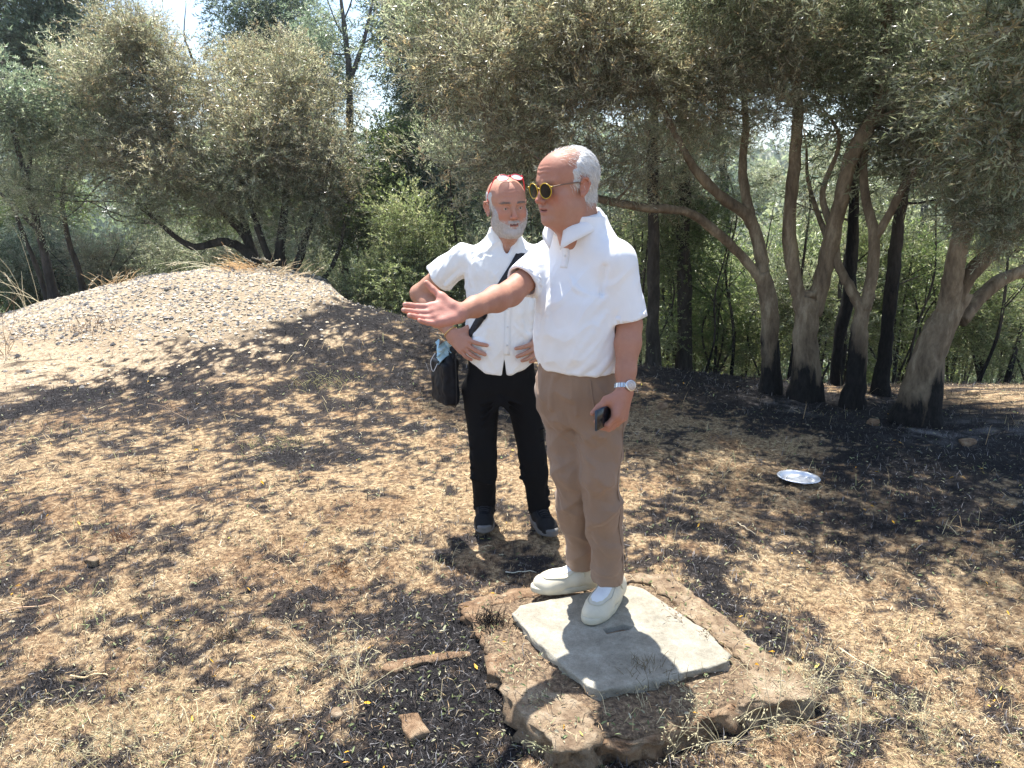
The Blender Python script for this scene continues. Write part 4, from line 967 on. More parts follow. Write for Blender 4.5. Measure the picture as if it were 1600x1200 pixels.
# ------------------------------------------------------------------ anatomy
def head_prims(v, sc, kind):
    """head in its own frame: face towards -y, +x is the subject's left, origin between the ears at eye height"""
    def C(a, b, ra, rb=None, k=.01, cut=False): v.cone(np.array(a)*sc, np.array(b)*sc, ra*sc, None if rb is None else rb*sc, k*sc, cut)
    def E(c, r, k=.01, cut=False, R=None): v.ell(np.array(c)*sc, np.array(r)*sc, k*sc, cut, R)
    E((0, .018, .040), (.0765, .096, .078), .01)
    E((0, -.030, .035), (.066, .062, .066), .02)
    E((0, -.024, -.030), (.060, .068, .080), .03)
    C((-.044, .004, -.062), (-.018, -.066, -.094), .020, .017, .025); C((.044, .004, -.062), (.018, -.066, -.094), .020, .017, .025)
    E((0, -.045, -.078), (.040, .042, .030), .02)
    E((0, -.078, -.098), (.020, .017, .015), .02)
    for s in (-1, 1):
        E((s*.042, -.058, -.022), (.022, .022, .018), .02)            # cheekbone
        E((s*.040, -.050, -.052), (.022, .024, .026), .025)           # cheek
        C((s*.012, -.086, .020), (s*.044, -.070, .022), .0085, .008, .014)  # brow ridge
        E((s*.031, -.094, .000), (.0185, .014, .0125), .010, True)    # socket
        E((s*.031, -.0715, .000), (.0165, .0145, .0145), .003)        # lids
        C((s*.019, -.0865, .0015), (s*.042, -.080, .001), .0024, .002, .003)  # upper lid fold
        C((s*.018, -.082, -.013), (s*.042, -.075, -.013), .004, .0035, .006)   # eye bag
    for zf in (.046, .058, .070):
        for xa, xb in ((-.034, -.012), (-.012, .012), (.012, .034)):
            g_ = lambda x_: (x_, -(.0945-(zf-.046)*.30)+x_*x_*7.5+.0, zf+.0018*math.sin(x_*90))
            C(g_(xa), g_(xb), .0030, .0030, .004, True)
    C((0, -.086, .012), (0, -.108, -.030), .0075, .0095, .009)        # nose bridge
    E((0, -.110, -.034), (.0105, .0105, .0085), .006)
    for s in (-1, 1):
        E((s*.0125, -.098, -.037), (.0075, .0100, .0070), .005)
        E((s*.0060, -.104, -.0435), (.0032, .0050, .0035), .003, True)
        C((s*.017, -.092, -.040), (s*.030, -.078, -.062), .0022, .0018, .006, True)  # nasolabial fold
    E((0, -.078, -.062), (.031, .018, .018), .012)                    # muzzle
    C((-.019, -.0865, -.0600), (0, -.0955, -.0570), .0042, .0050, .005); C((.019, -.0865, -.0600), (0, -.0955, -.0570), .0042, .0050, .005)
    C((-.015, -.0860, -.0690), (.015, -.0860, -.0690), .0050, .0050, .005); E((0, -.0915, -.0695), (.012, .0055, .0052), .005)
    mo = .0022 if kind == 1 else .0030
    C((-.018, -.092, -.0640), (.018, -.092, -.0640), mo, mo, .002, True); E((0, -.101, -.0640), (.014, .011, mo*1.15), .002, True)
    E((0, -.083, -.083), (.016, .005, .004), .008, True)              # chin groove
    C((0, .020, -.050), (0, .045, -.18), .052, .050, .03)            # neck
    C((0, .075, .02), (0, .078, -.150), .030, .036, .03)
    C((.040, .012, -.070), (.018, -.005, -.180), .012, .012, .02); C((-.040, .012, -.070), (-.018, -.005, -.180), .012, .012, .02)
    E((0, -.040, -.118), (.010, .010, .012), .02)
    if kind == 1:
        C((-.02, -.040, -.094), (.02, -.040, -.094), .018, .018, .03); C((0, -.045, -.098), (0, .00, -.145), .022, .034, .03)
        C((0, -.083, -.101), (0, -.080, -.101), .011, .011, .012)
    else: C((0, -.05, -.09), (0, .00, -.150), .020, .03, .03)
    for s in (-1, 1):                                                  # ears
        a = .30; R = rotz(-s*.30)@rotx(-.15)
        E((s*.077, .014, -.004), (.0050, .0165, .0280), .004, False, R)
        E((s*.0875, .009, .002), (.0050, .0105, .0180), .003, True, R)
        E((s*.080, .004, -.026), (.0060, .0090, .0095), .006, False, R)
        pts = [(s*.079, .001, .010), (s*.083, .009, .023), (s*.088, .021, .021), (s*.089, .028, .005), (s*.084, .021, -.014), (s*.079, .009, -.026)]
        for p, q in zip(pts, pts[1:]): C(p, q, .0038, .0038, .004)

def hand_prims(v, w, f, n, curls, spread=(.10, .02, -.05, -.14), thumb=(.35, .75, .30), tcurl=.25, sc=1.0, s=None, fan=None):
    """w wrist, f towards the fingers, n out of the palm, s towards the thumb"""
    f = nrm(f); n = nrm(np.asarray(n, dtype=float)-f*np.dot(n, f)); s = np.cross(n, f) if s is None else nrm(s)
    w = np.asarray(w, dtype=float)
    base = [(.086, .030), (.091, .009), (.086, -.012), (.078, -.031)]
    L = [(.042, .025, .020), (.046, .028, .021), (.043, .027, .021), (.034, .020, .018)]
    r0 = [.0106, .0107, .0102, .0092]
    tips = []
    for i, (fx, sx) in enumerate(base):
        m = w+(f*fx+s*sx-n*.004)*sc
        v.cone(w+s*sx*.45*sc, m, .0195*sc, .0125*sc, .016*sc)
        v.cone(w+(f*.03+s*sx*.8+n*.006)*sc, w+(f*fx*.9+s*sx+n*.004)*sc, .012*sc, .0105*sc, .014*sc)
    v.cone(w+(f*.02+s*-.022+n*.006)*sc, w+(f*.06+s*-.030+n*.007)*sc, .014*sc, .011*sc, .014*sc)
    for i, (fx, sx) in enumerate(base):
        m = w+(f*fx+s*sx-n*.004)*sc
        a = spread[i]; d = nrm(f*math.cos(a)+s*math.sin(a)); ang = 0; p = m; r = r0[i]*sc
        for j in range(3):
            ang += curls[i][j]; dd = d*math.cos(ang)+n*math.sin(ang)
            q = p+dd*L[i][j]*sc
            v.cone(p, q, r, r*.93, .0035 if j else .008)
            p = q; r *= .92
        tips.append((p, dd))
    tb = w+(f*.018+s*.024+n*.008)*sc; td = nrm(f*thumb[0]+s*thumb[1]+n*thumb[2])
    mc = tb+td*.044*sc; v.cone(tb, mc, .0185*sc, .0140*sc, .014*sc)
    v.cone(mc, w+(f*.060+s*.020+n*.004)*sc, .011*sc, .010*sc, .016*sc)
    tf = nrm(td*math.cos(tcurl)+f*math.sin(tcurl)); p1 = mc+tf*.036*sc; v.cone(mc, p1, .0125*sc, .0110*sc, .006)
    tf2 = nrm(tf*math.cos(tcurl)+f*math.sin(tcurl)*.8); p2 = p1+tf2*.029*sc; v.cone(p1, p2, .0112*sc, .0095*sc, .004)
    return tips, (p2, tf2)

def skin_col(V, base, Rh, oh, sc, kind, hands):
    """colour differences of the skin: lips, ruddy cheeks and nose, brows, stubble, palms, nails, painted eye socket shade"""
    q = ((V-oh)@Rh)/sc
    col = np.tile(np.array(base), (len(V), 1)).astype(float)
    n = fbm(V*22, 3, 4)[:, None]; col *= 1+n*.16
    def blob(c, r): return np.exp(-(((q-np.array(c))/np.array(r))**2).sum(1))[:, None]
    headm = (q[:, 2] > -.13)[:, None]
    red = np.array([.52, .17, .12])
    k = np.clip(blob((.045, -.06, -.03), (.03, .04, .025))+blob((-.045, -.06, -.03), (.03, .04, .025))+1.2*blob((0, -.112, -.034), (.016, .02, .016))+.5*blob((0, -.06, .06), (.06, .06, .04)), 0, 1)*headm
    col = col*(1-k*.45)+red*k*.45
    e = np.clip(blob((.083, .014, -.004), (.02, .03, .04))+blob((-.083, .014, -.004), (.02, .03, .04)), 0, 1)
    col = col*(1-e*.35)+red*e*.35
    lip = np.clip(sstep(.023, .016, np.abs(q[:, 0]))*sstep(.0085, .0055, np.abs(q[:, 2]+.0635-.0005))*sstep(-.078, -.084, q[:, 1]), 0, 1)[:, None]
    col = col*(1-lip*.7)+np.array([.36, .13, .11])*lip*.7
    inn = (sstep(.0022, .0012, np.abs(q[:, 2]+.0640))*sstep(.018, .014, np.abs(q[:, 0]))*sstep(-.080, -.086, q[:, 1]))[:, None]
    col = col*(1-inn)+np.array([.08, .025, .02])*inn
    for s in (-1, 1):
        b = (sstep(.006, .002, np.abs(q[:, 2]-.0215+.10*(np.abs(q[:, 0])-.028)**2*30*.3))*sstep(.022, .014, np.abs(q[:, 0]-s*.031))*sstep(-.05, -.06, q[:, 1]))[:, None]
        col = col*(1-b*.35)+np.array([.20, .15, .12])*b*.35
        sk = blob((s*.031, -.088, -.002), (.018, .02, .010)); col = col*(1-sk*.22)+np.array([.26, .12, .09])*sk*.22  # shade of the eye socket painted into the skin colour
        ld = (sstep(.0012, .0004, np.abs(q[:, 2]-.0035))*sstep(.014, .010, np.abs(q[:, 0]-s*.031))*sstep(-.070, -.075, q[:, 1]))[:, None]
        col = col*(1-ld*.5)+np.array([.06, .035, .03])*ld*.5
    if kind == 2:
        g = beard_mask(q)[:, None]*.5
        col = col*(1-g)+np.array([.50, .44, .40])*g
    else:
        g = (beard_mask(q)*.25)[:, None]; col = col*(1-g)+np.array([.45, .33, .28])*g
    g = hair_mask(q, kind)[:, None]*.6
    col = col*(1-g)+np.array([.52, .45, .41])*g
    for (c, dr, r, cc, f) in hands:
        d = np.linalg.norm(V-c, axis=1); m = sstep(r*1.1, r*.5, d)[:, None]*f
        col = col*(1-m)+np.array(cc)*m
    return np.clip(col, .01, .9)
def beard_mask(q):
    x, y, z = q[:, 0], q[:, 1], q[:, 2]; ax = np.abs(x)
    n = fbm(q*90, 2, 3)*.006
    line = -.042-.016*sstep(.055, .02, ax)+.055*sstep(.054, .066, ax)+n
    m = sstep(line+.010, line-.012, z)*sstep(.018, -.004, y)
    must = sstep(.030, .020, ax)*sstep(-.0440, -.050, z)*sstep(-.075, -.085, y)
    m = np.maximum(m, must)
    m *= 1-sstep(.020, .015, ax)*sstep(-.058, -.0605, z)*sstep(-.074, -.0705, z)*sstep(-.078, -.084, y)
    m *= 1-.9*sstep(-.112, -.122, z)
    m *= 1-sstep(.0715, .0735, ax)*sstep(-.012, .0, y)
    m *= 1-.8*sstep(.014, .008, ax)*sstep(-.073, -.076, z)*sstep(-.083, -.079, z)
    return np.clip(m, 0, 1)
def hair_mask(q, kind):
    x, y, z = q[:, 0], q[:, 1], q[:, 2]; ax = np.abs(x)
    n = fbm(q*60, 2, 8)*.01
    if kind == 1:
        front = -.010+.040*sstep(.078, .05, ax)+n          # hairline over the temple
        m = sstep(front-.014, front+.020, y)
        m *= sstep(-.070, -.035, z+n)
        side = sstep(-.030, -.012, y+n*1.5)*sstep(.055, .064, ax)*sstep(-.016, .012, z+n)*sstep(.060, .045, z)
        m = np.maximum(m, side*.7)
        m *= 1-sstep(-.012, -.022, z)*sstep(.035, .020, y)
    else:
        m = sstep(-.035, -.020, y+n)*sstep(.056, .066, ax)*sstep(.070, .050, z)*sstep(-.050, -.040, z)
        m = np.maximum(m, sstep(.055, .075, y)*sstep(.070, .045, z)*sstep(-.07, -.06, z))
        m *= 1-sstep(-.012, -.022, z)*sstep(.035, .020, y)
        m *= .9
    ear = (ax > .073)*sstep(.040, .034, np.sqrt((y-.016)**2+(z+.002)**2))
    return np.clip(m*(1-ear*.95), 0, 1)

def strands(V, N, w8, n, L, dirf, seed, wid=.0007, lift=.25, col=(.7, .7, .7), var=.2):
    """short hairs rooted on the skin"""
    r = np.random.default_rng(seed); p = w8/w8.sum(); i = r.choice(len(V), n, p=p)
    o = V[i]+r.normal(0, .0012, (n, 3)); nn = N[i]
    d = dirf(o)+r.normal(0, .28, (n, 3)); d -= nn*(d*nn).sum(1)[:, None]; d /= np.linalg.norm(d, axis=1)[:, None]+1e-9
    L = L*r.uniform(.6, 1.25, n)[:, None]
    a = o-nn*.001; b = o+(d+nn*lift)*L*.5; c = o+(d+nn*lift*.7)*L
    s = np.cross(d, nn); s += r.normal(0, .5, (n, 3)); s /= np.linalg.norm(s, axis=1)[:, None]; s = s*wid
    VV = np.stack([a-s, a+s, b+s*.8, b-s*.8, c], 1).reshape(-1, 3); k = np.arange(n)[:, None]*5
    C = np.array(col)*(1+r.uniform(-var, var, n))[:, None]
    return VV, [k+np.array([[0, 1, 2, 3]]), k+np.array([[3, 2, 4]])], np.repeat(C, 5, 0)

def extract(v, lo, hi, off=0, relaxn=1):
    V, Q = v.surf(off); V = relax(V, Q, relaxn, .35); return V, Q

def collar(c, R, ra, rb, h, gap, mat, parent, tip=.05, drop=.045, tilt=.03, name='collar', neckR=None, seed=0):
    """turned-down shirt collar: open at the front by angle gap; c neck-base centre, front towards -y of R"""
    n = 44; A = np.linspace(gap, 2*math.pi-gap, n)
    rows = []
    prof = [(0.0, -.012, 0), (0.004, h*.55, 0), (.007, h*.95, 0), (.010, h, 0), (.014, h*.93, 0)]
    for a in A:
        u = abs(a-math.pi)/(math.pi-gap)          # 1 at the front ends
        x, y = math.sin(a), -math.cos(a); row = []
        zf = tilt*(y)                                # the back stands higher
        for dr, dz, _ in prof:
            g = 1-.22*(1-min(1, (dz+.012)/h))*0
            row.append(((ra+dr)*x, (rb+dr)*y, dz+zf-.012*u**3))
        dl = drop*(.75+.25*u**2)+(tip-.03)*u**6
        for q in (.33, .66, 1.0):
            dr = .016+.016*q
            row.append(((ra+dr)*x*(1+.00*u), (rb+dr)*y-.018*q*u**4, h*.93-dl*q+zf-.012*u**3))
        rows.append(row)
    V = np.array(rows).reshape(-1, 3); m = len(rows[0])
    V += fbm(V*30+seed, 2, 3)[:, None]*.002
    i = np.arange(n-1)[:, None]*m; j = np.arange(m-1)[None]
    F = np.stack([i+j, i+j+1, i+m+j+1, i+m+j], -1).reshape(-1, 4)
    N = vnormals(V, F); V2 = V+N*.0022; k = len(V)
    edges = []
    def e(a, b): edges.append([a, b, b+k, a+k])
    for q in range(m-1): e(q, q+1); e((n-1)*m+q+1, (n-1)*m+q)
    for q in range(n-1): e((q+1)*m, q*m); e(q*m+m-1, (q+1)*m+m-1)
    V = np.vstack([V, V2])@np.asarray(R).T+c
    return obj(name, V, [np.vstack([F[:, ::-1], F+k, np.array(edges)])], mat, parent)

def person_root(name, o, label, group=None):
    e = empty(name, tuple(o)); tag(e, label, 'person', group); return e

def glasses(R, o, sc, name, label, frame, lens, mtemple, ctr, tiltx=0, lr=.023, sep=.031, temple=True, templen=.135):
    """round spectacles: frame + two lenses + two temples, in the head's frame"""
    root = empty(name, tuple(np.asarray(R)@(np.array(ctr)*sc)+o)); tag(root, label, 'glasses')
    T = lambda p: (np.asarray(p)*sc)@np.asarray(R).T+o
    RX = rotx(tiltx); c = np.array(ctr)
    L = lambda p: c+np.asarray(p)@RX.T
    mb = MB()
    for s in (-1, 1):
        a = np.linspace(0, 2*math.pi, 28, endpoint=False)
        w = np.stack([s*sep+np.cos(a)*lr, .004*np.abs(np.cos(a)*.5+s*.5)**2*1.4, np.sin(a)*lr*.88], 1)
        V, F = tube(T(L(w)), .0015*sc, 8, close=True); mb.add(V, F)
        V, F = tube(T(L([(s*(sep+lr-.001), .002, .010), (s*(sep+lr+.003), .004, .012), (s*(sep+lr+.0065), .010, .012)])), [.0022, .0024, .002], 8); mb.add(V, F)
    V, F = tube(T(L(catmull([(-sep+lr-.002, 0, .005), (0, -.002, .009), (sep-lr+.002, 0, .005)], 4))), .002*sc, 8); mb.add(V, F)
    mb.build('frame', frame, root)
    for s in (-1, 1):
        a = np.linspace(0, 2*math.pi, 24, endpoint=False); V = [L((s*sep, .0005, 0))]; 
        for f in (.5, 1): V += [L((s*sep+math.cos(t_)*lr*f, .004*abs(math.cos(t_)*f*.5+s*.5)**2*1.4+.0005, math.sin(t_)*lr*.88*f)) for t_ in a]
        V = np.array(V); k = np.arange(24); k2 = (k+1) % 24
        F3 = np.stack([np.zeros(24, int), 1+k, 1+k2], 1); F4 = np.stack([1+k, 25+k, 25+k2, 1+k2], 1)
        V2 = V+np.array([0, .0015, 0]); 
        mb2 = MB(); mb2.add(T(V), [F3, F4]); mb2.add(T(V2), [F3[:, ::-1], F4[:, ::-1]]); mb2.build('lens', lens, root)
        if temple:
            pts = catmull([(s*(sep+lr+.006), .008, .012), (s*max(.068, sep+lr+.012), .04, .013), (s*.0775, .085, .012), (s*.0775, .105, .008), (s*.075, templen, -.014)], 5)
            V, F = tube(T(L(pts)), .0020*sc, 6); obj('temple', V, F, mtemple, root)
    return root
# ------------------------------------------------------------------ first man: white polo, khaki trousers, pointing
def build_man1():
    H = .0024
    yaw = math.radians(-38); R = rotz(yaw)
    fwd = R@np.array([0, -1, 0.]); lft = R@np.array([1., 0, 0])
    feetF = G(936, 948, SLAB_Z); feetB = G(884, 905, SLAB_Z)
    oh = P(884, 291, 2.63); hyaw = math.radians(-57); Rh = rotz(hyaw)@rotx(math.radians(6))
    hsc = 1.045
    root = person_root('person', ((feetF+feetB)/2)*[1, 1, 0]+[0, 0, SLAB_Z], 'man in white polo and khaki trousers standing on the concrete slab, right arm held out')
    neck = P(904, 331, 2.69); RS = P(858, 402, 2.80); RE = P(797, 459, 2.64); RW = P(719, 488, 2.43)
    LS = P(966, 406, 2.59); LE = P(983, 508, 2.585); LW = P(976, 610, 2.49)
    pel = P(905, 600, 2.70)
    # skin
    lo = np.minimum.reduce([RW-[.28, .15, .2], [RW[0]-.3, 2.20, .78]]); hi = [LE[0]+.14, 2.98, 1.92]; lo[2] = .80
    v = Vol(lo, hi, .0030)
    # torso core (hidden in the shirt)
    zc = pel[2]
    core = [(.97, pel[0], pel[1], .125, .085), (1.05, pel[0], pel[1], .135, .10), (1.25, .0+.5*(pel[0]+neck[0]), 2.70, .135, .095), (1.40, neck[0], 2.70, .14, .09), (1.49, neck[0], 2.70, .09, .065), (1.53, neck[0], 2.70, .04, .04)]
    v.loft(core, yaw=yaw)
    nb = neck+[0, .01, 0]
    v.cone(nb-[0, 0, .05], oh+[.02, .02, -.09], .052, .052, .03)
    for S, E_, W_, sg in ((RS, RE, RW, 1), (LS, LE, LW, -1)):
        v.cone(nb-[0, 0, .10], S, .055, .052, .03)
        v.cone(S, E_, .050, .043, .02); mid = E_+(W_-E_)*.28
        v.cone(E_, mid, .0415, .0435, .02); v.cone(mid, E_+(W_-E_)*.72, .0425, .0325, .02); v.cone(E_+(W_-E_)*.72, W_, .0325, .0275, .02)
    # elbow crease and wrist tendons of the held-out arm
    el = nrm(RW-RE)
    v.cone(RW-el*.10+[0, -.028, .006], RW-el*.012+[0, -.024, .004], .005, .0042, .010)
    # right hand, palm up and towards the camera, fingers to the left
    f = nrm(P(636, 493, 2.36)-RW); n = np.array([.05, -.83, .55])
    tr, tt = hand_prims(v, RW+el*.01, f, n, [(.14, .14, .08), (.20, .16, .10), (.28, .18, .10), (.36, .2, .1)], (.02, .0, -.01, .0), (.62, .74, -.05), -.10, 1.0, s=-np.cross(n, f))
    # left hand round the phone
    f2 = nrm(P(963, 670, 2.44)-LW+[0, 0, 0]); n2 = nrm(np.array([-.80, .50, -.1]))
    s2 = np.cross(n2, f2)*1.0; s2 = nrm(s2)
    if np.dot(s2, fwd) < 0: s2 = -s2
    ph = LW+f2*.088+n2*.028+s2*.012
    tl, tt2 = hand_prims(v, LW+f2*.006, f2, n2, [(.55, .95, .5), (.60, 1.0, .55), (.65, 1.0, .55), (.65, .95, .5)], (.06, .02, -.02, -.06), (.62, .62, .52), .35, 1.02, s=s2)
    v.frame(Rh, oh); v0 = v.D
    head_prims(v, hsc, 1); v.frame()
    V, Q = v.surf(); V = relax(V, Q, 1, .3); N = vnormals(V, Q)
    base = (.43, .222, .152)
    hands = [(RW+f*.09+n*.01, n, .12, (.62, .30, .25), .65), (LW+f2*.08, n2, .14, (.42, .20, .145), .5)]
    col = skin_col(V, base, Rh, oh, hsc, 1, hands)
    for p, d in tr+[tt]+tl:
        nd = np.linalg.norm(V-(p+d*.004), axis=1)
        m = (sstep(.009, .006, nd))[:, None]*.35; col = col*(1-m)+np.array([.70, .42, .36])*m
    V = V+N*(fbm(V*24, 3, 77)*.0016)[:, None]; obj('body', V, Q, M['skin'], root, col)
    # hair
    q = ((V-oh)@Rh)/hsc; near = q[:, 2] > -.12
    hm = np.where(near, hair_mask(q, 1), 0)
    def shell(mask, th, lo_=.02):
        sel = mask > lo_; fs = Q[sel[Q].all(1)]
        idx = np.unique(fs); mp = np.full(len(V), -1); mp[idx] = np.arange(len(idx))
        vv = V[idx]+N[idx]*(((mask[idx]-.35)*th*1.5)+fbm(V[idx]*np.array([160, 160, 60]), 2, 3)*.0016*mask[idx])[:, None]
        return vv, mp[fs]
    mb = MB(); a, b = shell(hm, .0055*hsc); mb.add(a, b, (.55, .54, .53))
    back = Rh@np.array([0, .75, -.65]); side = Rh@np.array([0, .45, -.9])
    def hd(o):
        qq = ((o-oh)@Rh)/hsc; t_ = sstep(.10, .02, qq[:, 2])[:, None]; return back*(1-t_)+side*t_
    VV, FF, CC = strands(V+N*(hm*.006)[:, None], N, hm+1e-9, 5200, .020, hd, 3, .0006, .12, (.64, .63, .62), .25); mb.add(VV, FF, CC)
    top = np.where(near, sstep(.05, .09, q[:, 2])*sstep(-.055, -.02, q[:, 1])*.5, 0)
    VV, FF, CC = strands(V, N, top*(1-hm)+1e-9, 420, .022, hd, 4, .0004, .2, (.62, .60, .58), .2); mb.add(VV, FF, CC)
    mb.build('hair', M['hair'], root)
    # ---- polo shirt
    hem = P(905, 573, 2.70)[2]
    v = Vol([RS[0]-.22, 2.38, hem-.03], [LE[0]+.14, 3.0, 1.68], .0036)
    cx0, cx1 = P(905, 590, 2.70)[0], P(916, 400, 2.70)[0]
    def row(z, a, b, dx=0, dy=0):
        t_ = (z-hem)/(1.42-hem); return (z, cx0+(cx1-cx0)*min(t_, 1.1)+dx, 2.70+dy, a, b)
    rows = [row(hem-.02, .150, .118), row(hem+.01, .153, .124), row(hem+.05, .160, .134, -.004, -.004), row(hem+.14, .165, .142, -.007, -.006), row(hem+.25, .165, .138, -.004, -.004), row(1.38, .164, .123), row(1.43, .155, .110), row(1.475, .140, .098), row(1.52, .112, .092, -.004), row(1.555, .092, .090, -.014, -.014), row(1.580, .084, .086, -.018, -.022), row(1.603, .080, .084, -.022, -.026)]
    v.loft(rows, k=.03, e=2.15, yaw=yaw)
    v.cone(nb-[0, 0, .064], RS+[.01, 0, -.010], .056, .058, .05); v.cone(nb-[0, 0, .064], LS+[-.008, 0, -.008], .062, .060, .05)
    # shoulder blade/chest mass
    v.ell([cx1, 2.72, 1.36], [.15, .115, .12], .03, R=R)
    dR = nrm(RE-RS); cR = RS+dR*.165; dL = nrm(LE-LS); cL = LS+dL*.205
    v.sleeve(RS, cR, .062, .0660, .03, .0555); v.sleeve(LS+[-.004, .0, 0], cL, .062, .0660, .03, .0555)
    # folds: ridges running from the armpits and along the flank
    def fold(a, b, r, k=.018, cut=False, sub=-.004): v.cone(a, b, r, r*.6, k, cut)
    def onf(ang, z, rr=.0):   # point on the loft surface at angle (0 = front, + to his left) and height
        aa = np.interp(z, [r[0] for r in rows], [r[3] for r in rows]); bb = np.interp(z, [r[0] for r in rows], [r[4] for r in rows])
        c0 = np.array([np.interp(z, [r[0] for r in rows], [r[1] for r in rows]), 2.70, z])
        return c0+R@np.array([(aa+rr)*math.sin(ang), -(bb+rr)*math.cos(ang), 0])
    def foldpath(pts, r, cut=False, dep=-.001, k=.014):
        w_ = catmull([onf(a, z, dep) for a, z in pts], 4)
        for i in range(len(w_)-1):
            t_ = i/(len(w_)-1); rr = r*math.sin(math.pi*min(max(t_, .08), .92))
            v.cone(w_[i], w_[i+1], max(rr, .0015), None, k, cut)
    foldpath([(1.25, 1.34), (.95, 1.27), (.55, 1.17), (.2, 1.10)], .008)
    foldpath([(1.35, 1.30), (1.05, 1.20), (.75, 1.12), (.4, 1.07)], .007)
    foldpath([(1.45, 1.22), (1.15, 1.13), (.8, 1.075), (.45, 1.055)], .006)
    foldpath([(1.5, 1.15), (1.3, 1.09), (1.0, 1.055)], .006)
    foldpath([(1.2, 1.37), (.9, 1.33), (.6, 1.26)], .006)
    foldpath([(-.9, 1.36), (-.7, 1.28), (-.55, 1.16), (-.5, 1.08)], .006)
    foldpath([(-1.1, 1.34), (-1.1, 1.22), (-1.0, 1.10)], .006)
    foldpath([(-.35, 1.40), (-.3, 1.30), (-.33, 1.20)], .004)
    foldpath([(-1.3, 1.33), (-1.3, 1.2), (-1.2, 1.08)], .005)
    foldpath([(.1, 1.40), (.35, 1.36), (.8, 1.34)], .004)
    # armhole crease
    v.cone(LS+[-.050, -.050, -.02], LS+[-.058, -.03, -.11], .004, .005, .022, True)
    v.cone(RS+[.045, -.05, .0], RS+[.045, -.03, -.09], .003, .004, .02, True)
    v.plane_cut([0, 0, hem], [0, 0, -1])
    VT = nb+R@np.array([-.016, -.085, .006]); v.ell(VT, [.007, .035, .034], .004, True, R)   # open placket
    V, Q = v.surf(); V = relax(V, Q, 2, .4); N = vnormals(V, Q)
    fo = fbm(((V-[.3, 2.7, 1.3])@R)*np.array([9, 9, 5.])+3, 3, 21)*.0045+(1-np.abs(fbm((V@rotz(.3)@roty(.75))*np.array([15, 15, 4.]), 2, 12))*3.2).clip(0, 1)*.006*sstep(1.50, 1.36, V[:, 2])
    V = V+N*fo[:, None]
    b = bvh(V, Q)
    obj('shirt', V, Q, M['polo'], root)
    # placket, hem band, cuffs
    front = -fwd
    pl = drape(b, [nb+R@np.array([.004, -.16, -dz]) for dz in np.linspace(.055, .185, 14)], -fwd, .0)
    if len(pl) > 3:
        V1, F1 = ribbon(pl, .030, .0022); obj('placket', V1, F1, M['polo'], root)
        for t_ in (.30, .75):
            p, n_ = pl[int(t_*(len(pl)-1))]; V1, F1 = tube([p+n_*.002, p+n_*.0042], .0050, 12); obj('button', V1, F1, M['button'], root)
    for c_, d_ in ((cR, dR), (cL, dL)):
        ln = []
        u0 = nrm(np.cross(d_, [0, .3, 1])); w0 = np.cross(d_, u0)
        for a in np.linspace(0, 2*math.pi, 33):
            o_ = c_-d_*.015+(u0*math.cos(a)+w0*math.sin(a))*.2; r_ = hit(b, o_, c_-d_*.015-o_, .3)
            if r_ is not None and np.linalg.norm(r_[0]-c_) < .085: ln.append((r_[0]+r_[1]*.0003, r_[1]))
        if len(ln) > 8: V1, F1 = ribbon(ln, .023, .0010); obj('cuff', V1, F1, M['polo'], root)
    collar(nb+[-.006, -.012, -.034]+fwd*.012, rotz(yaw)@rotx(.20), .074, .082, .024, .20, M['polo'], root, tip=.054, drop=.038, tilt=.010)
    # ---- trousers
    kF = P(938, 745, 2.62); kB = P(893, 738, 2.70); hF = P(938, 616, 2.68); hB = P(880, 616, 2.76)
    aF = P(951, 906, 2.695); aB = P(909, 884, 2.815)
    v = Vol([hB[0]-.17, 2.38, .20], [hF[0]+.17, 3.02, hem+.06], .0042)
    z1 = hem+.05
    v.loft([(z1, cx0, 2.70, .135, .108), (hem-.02, cx0, 2.70, .143, .114), (hem-.09, cx0+.004, 2.70, .150, .119), (hem-.15, cx0+.006, 2.70, .143, .108), (hem-.20, cx0+.006, 2.70, .118, .088)], k=.03, e=2.3, yaw=yaw)
    for h_, kn, an, sd_ in ((hF, kF, aF, 1), (hB, kB, aB, -1)):
        v.cone(h_+[0, 0, .01], kn, .092, .064, .045); v.cone(kn, kn+(an-kn)*.35, .064, .062, .02); v.cone(kn+(an-kn)*.3, an, .062, .050, .02)
        # front crease and knee, hem breaks
        fr = fwd*.05
        v.cone(h_+fwd*.072, kn+fwd*.056, .010, .009, .016); v.cone(kn+fwd*.056, an+fwd*.042, .009, .008, .014)
        for q, (dz, L_) in enumerate(((.05, .04), (-.03, .05), (-.09, .03), (.13, .04), (-.15, .04), (.20, .05))):
            c_ = kn+(an-kn)*max(0, -dz)/.45+[0, 0, max(dz, 0)]; v.cone(c_+lft*-.048+fwd*.020, c_+lft*.030+fwd*.040+[0, 0, L_*(1 if q % 2 else -1)], .012, .005, .012); v.cone(c_+lft*.046-fwd*.01, c_+lft*.02+fwd*.042+[0, 0, -L_*.7], .011, .004, .012)
        for q in range(3):
            c_ = an+[0, 0, .02+.035*q]; v.cone(c_+lft*-.035+fwd*.03, c_+lft*.04+fwd*.026+[0, 0, .02*(-1)**q], .0085, .005, .012)
            v.cone(c_+lft*-.045-fwd*.01+[0, 0, .015], c_+lft*.01-fwd*.04+[0, 0, .0], .0085, .005, .012)
    # crotch drag lines and pleats
    cr = cx0
    cc = np.array([cx0+.006, 2.70, hem])
    for a0, z0, a1, z1_ in ((-.25, -.02, -.35, -.14), (.45, -.02, .38, -.15), (-.75, -.03, -.7, -.16)):
        v.cone(cc+R@np.array([.143*math.sin(a0), -.116*math.cos(a0), z0]), cc+R@np.array([.146*math.sin(a1), -.117*math.cos(a1), z1_]), .006, .002, .016)
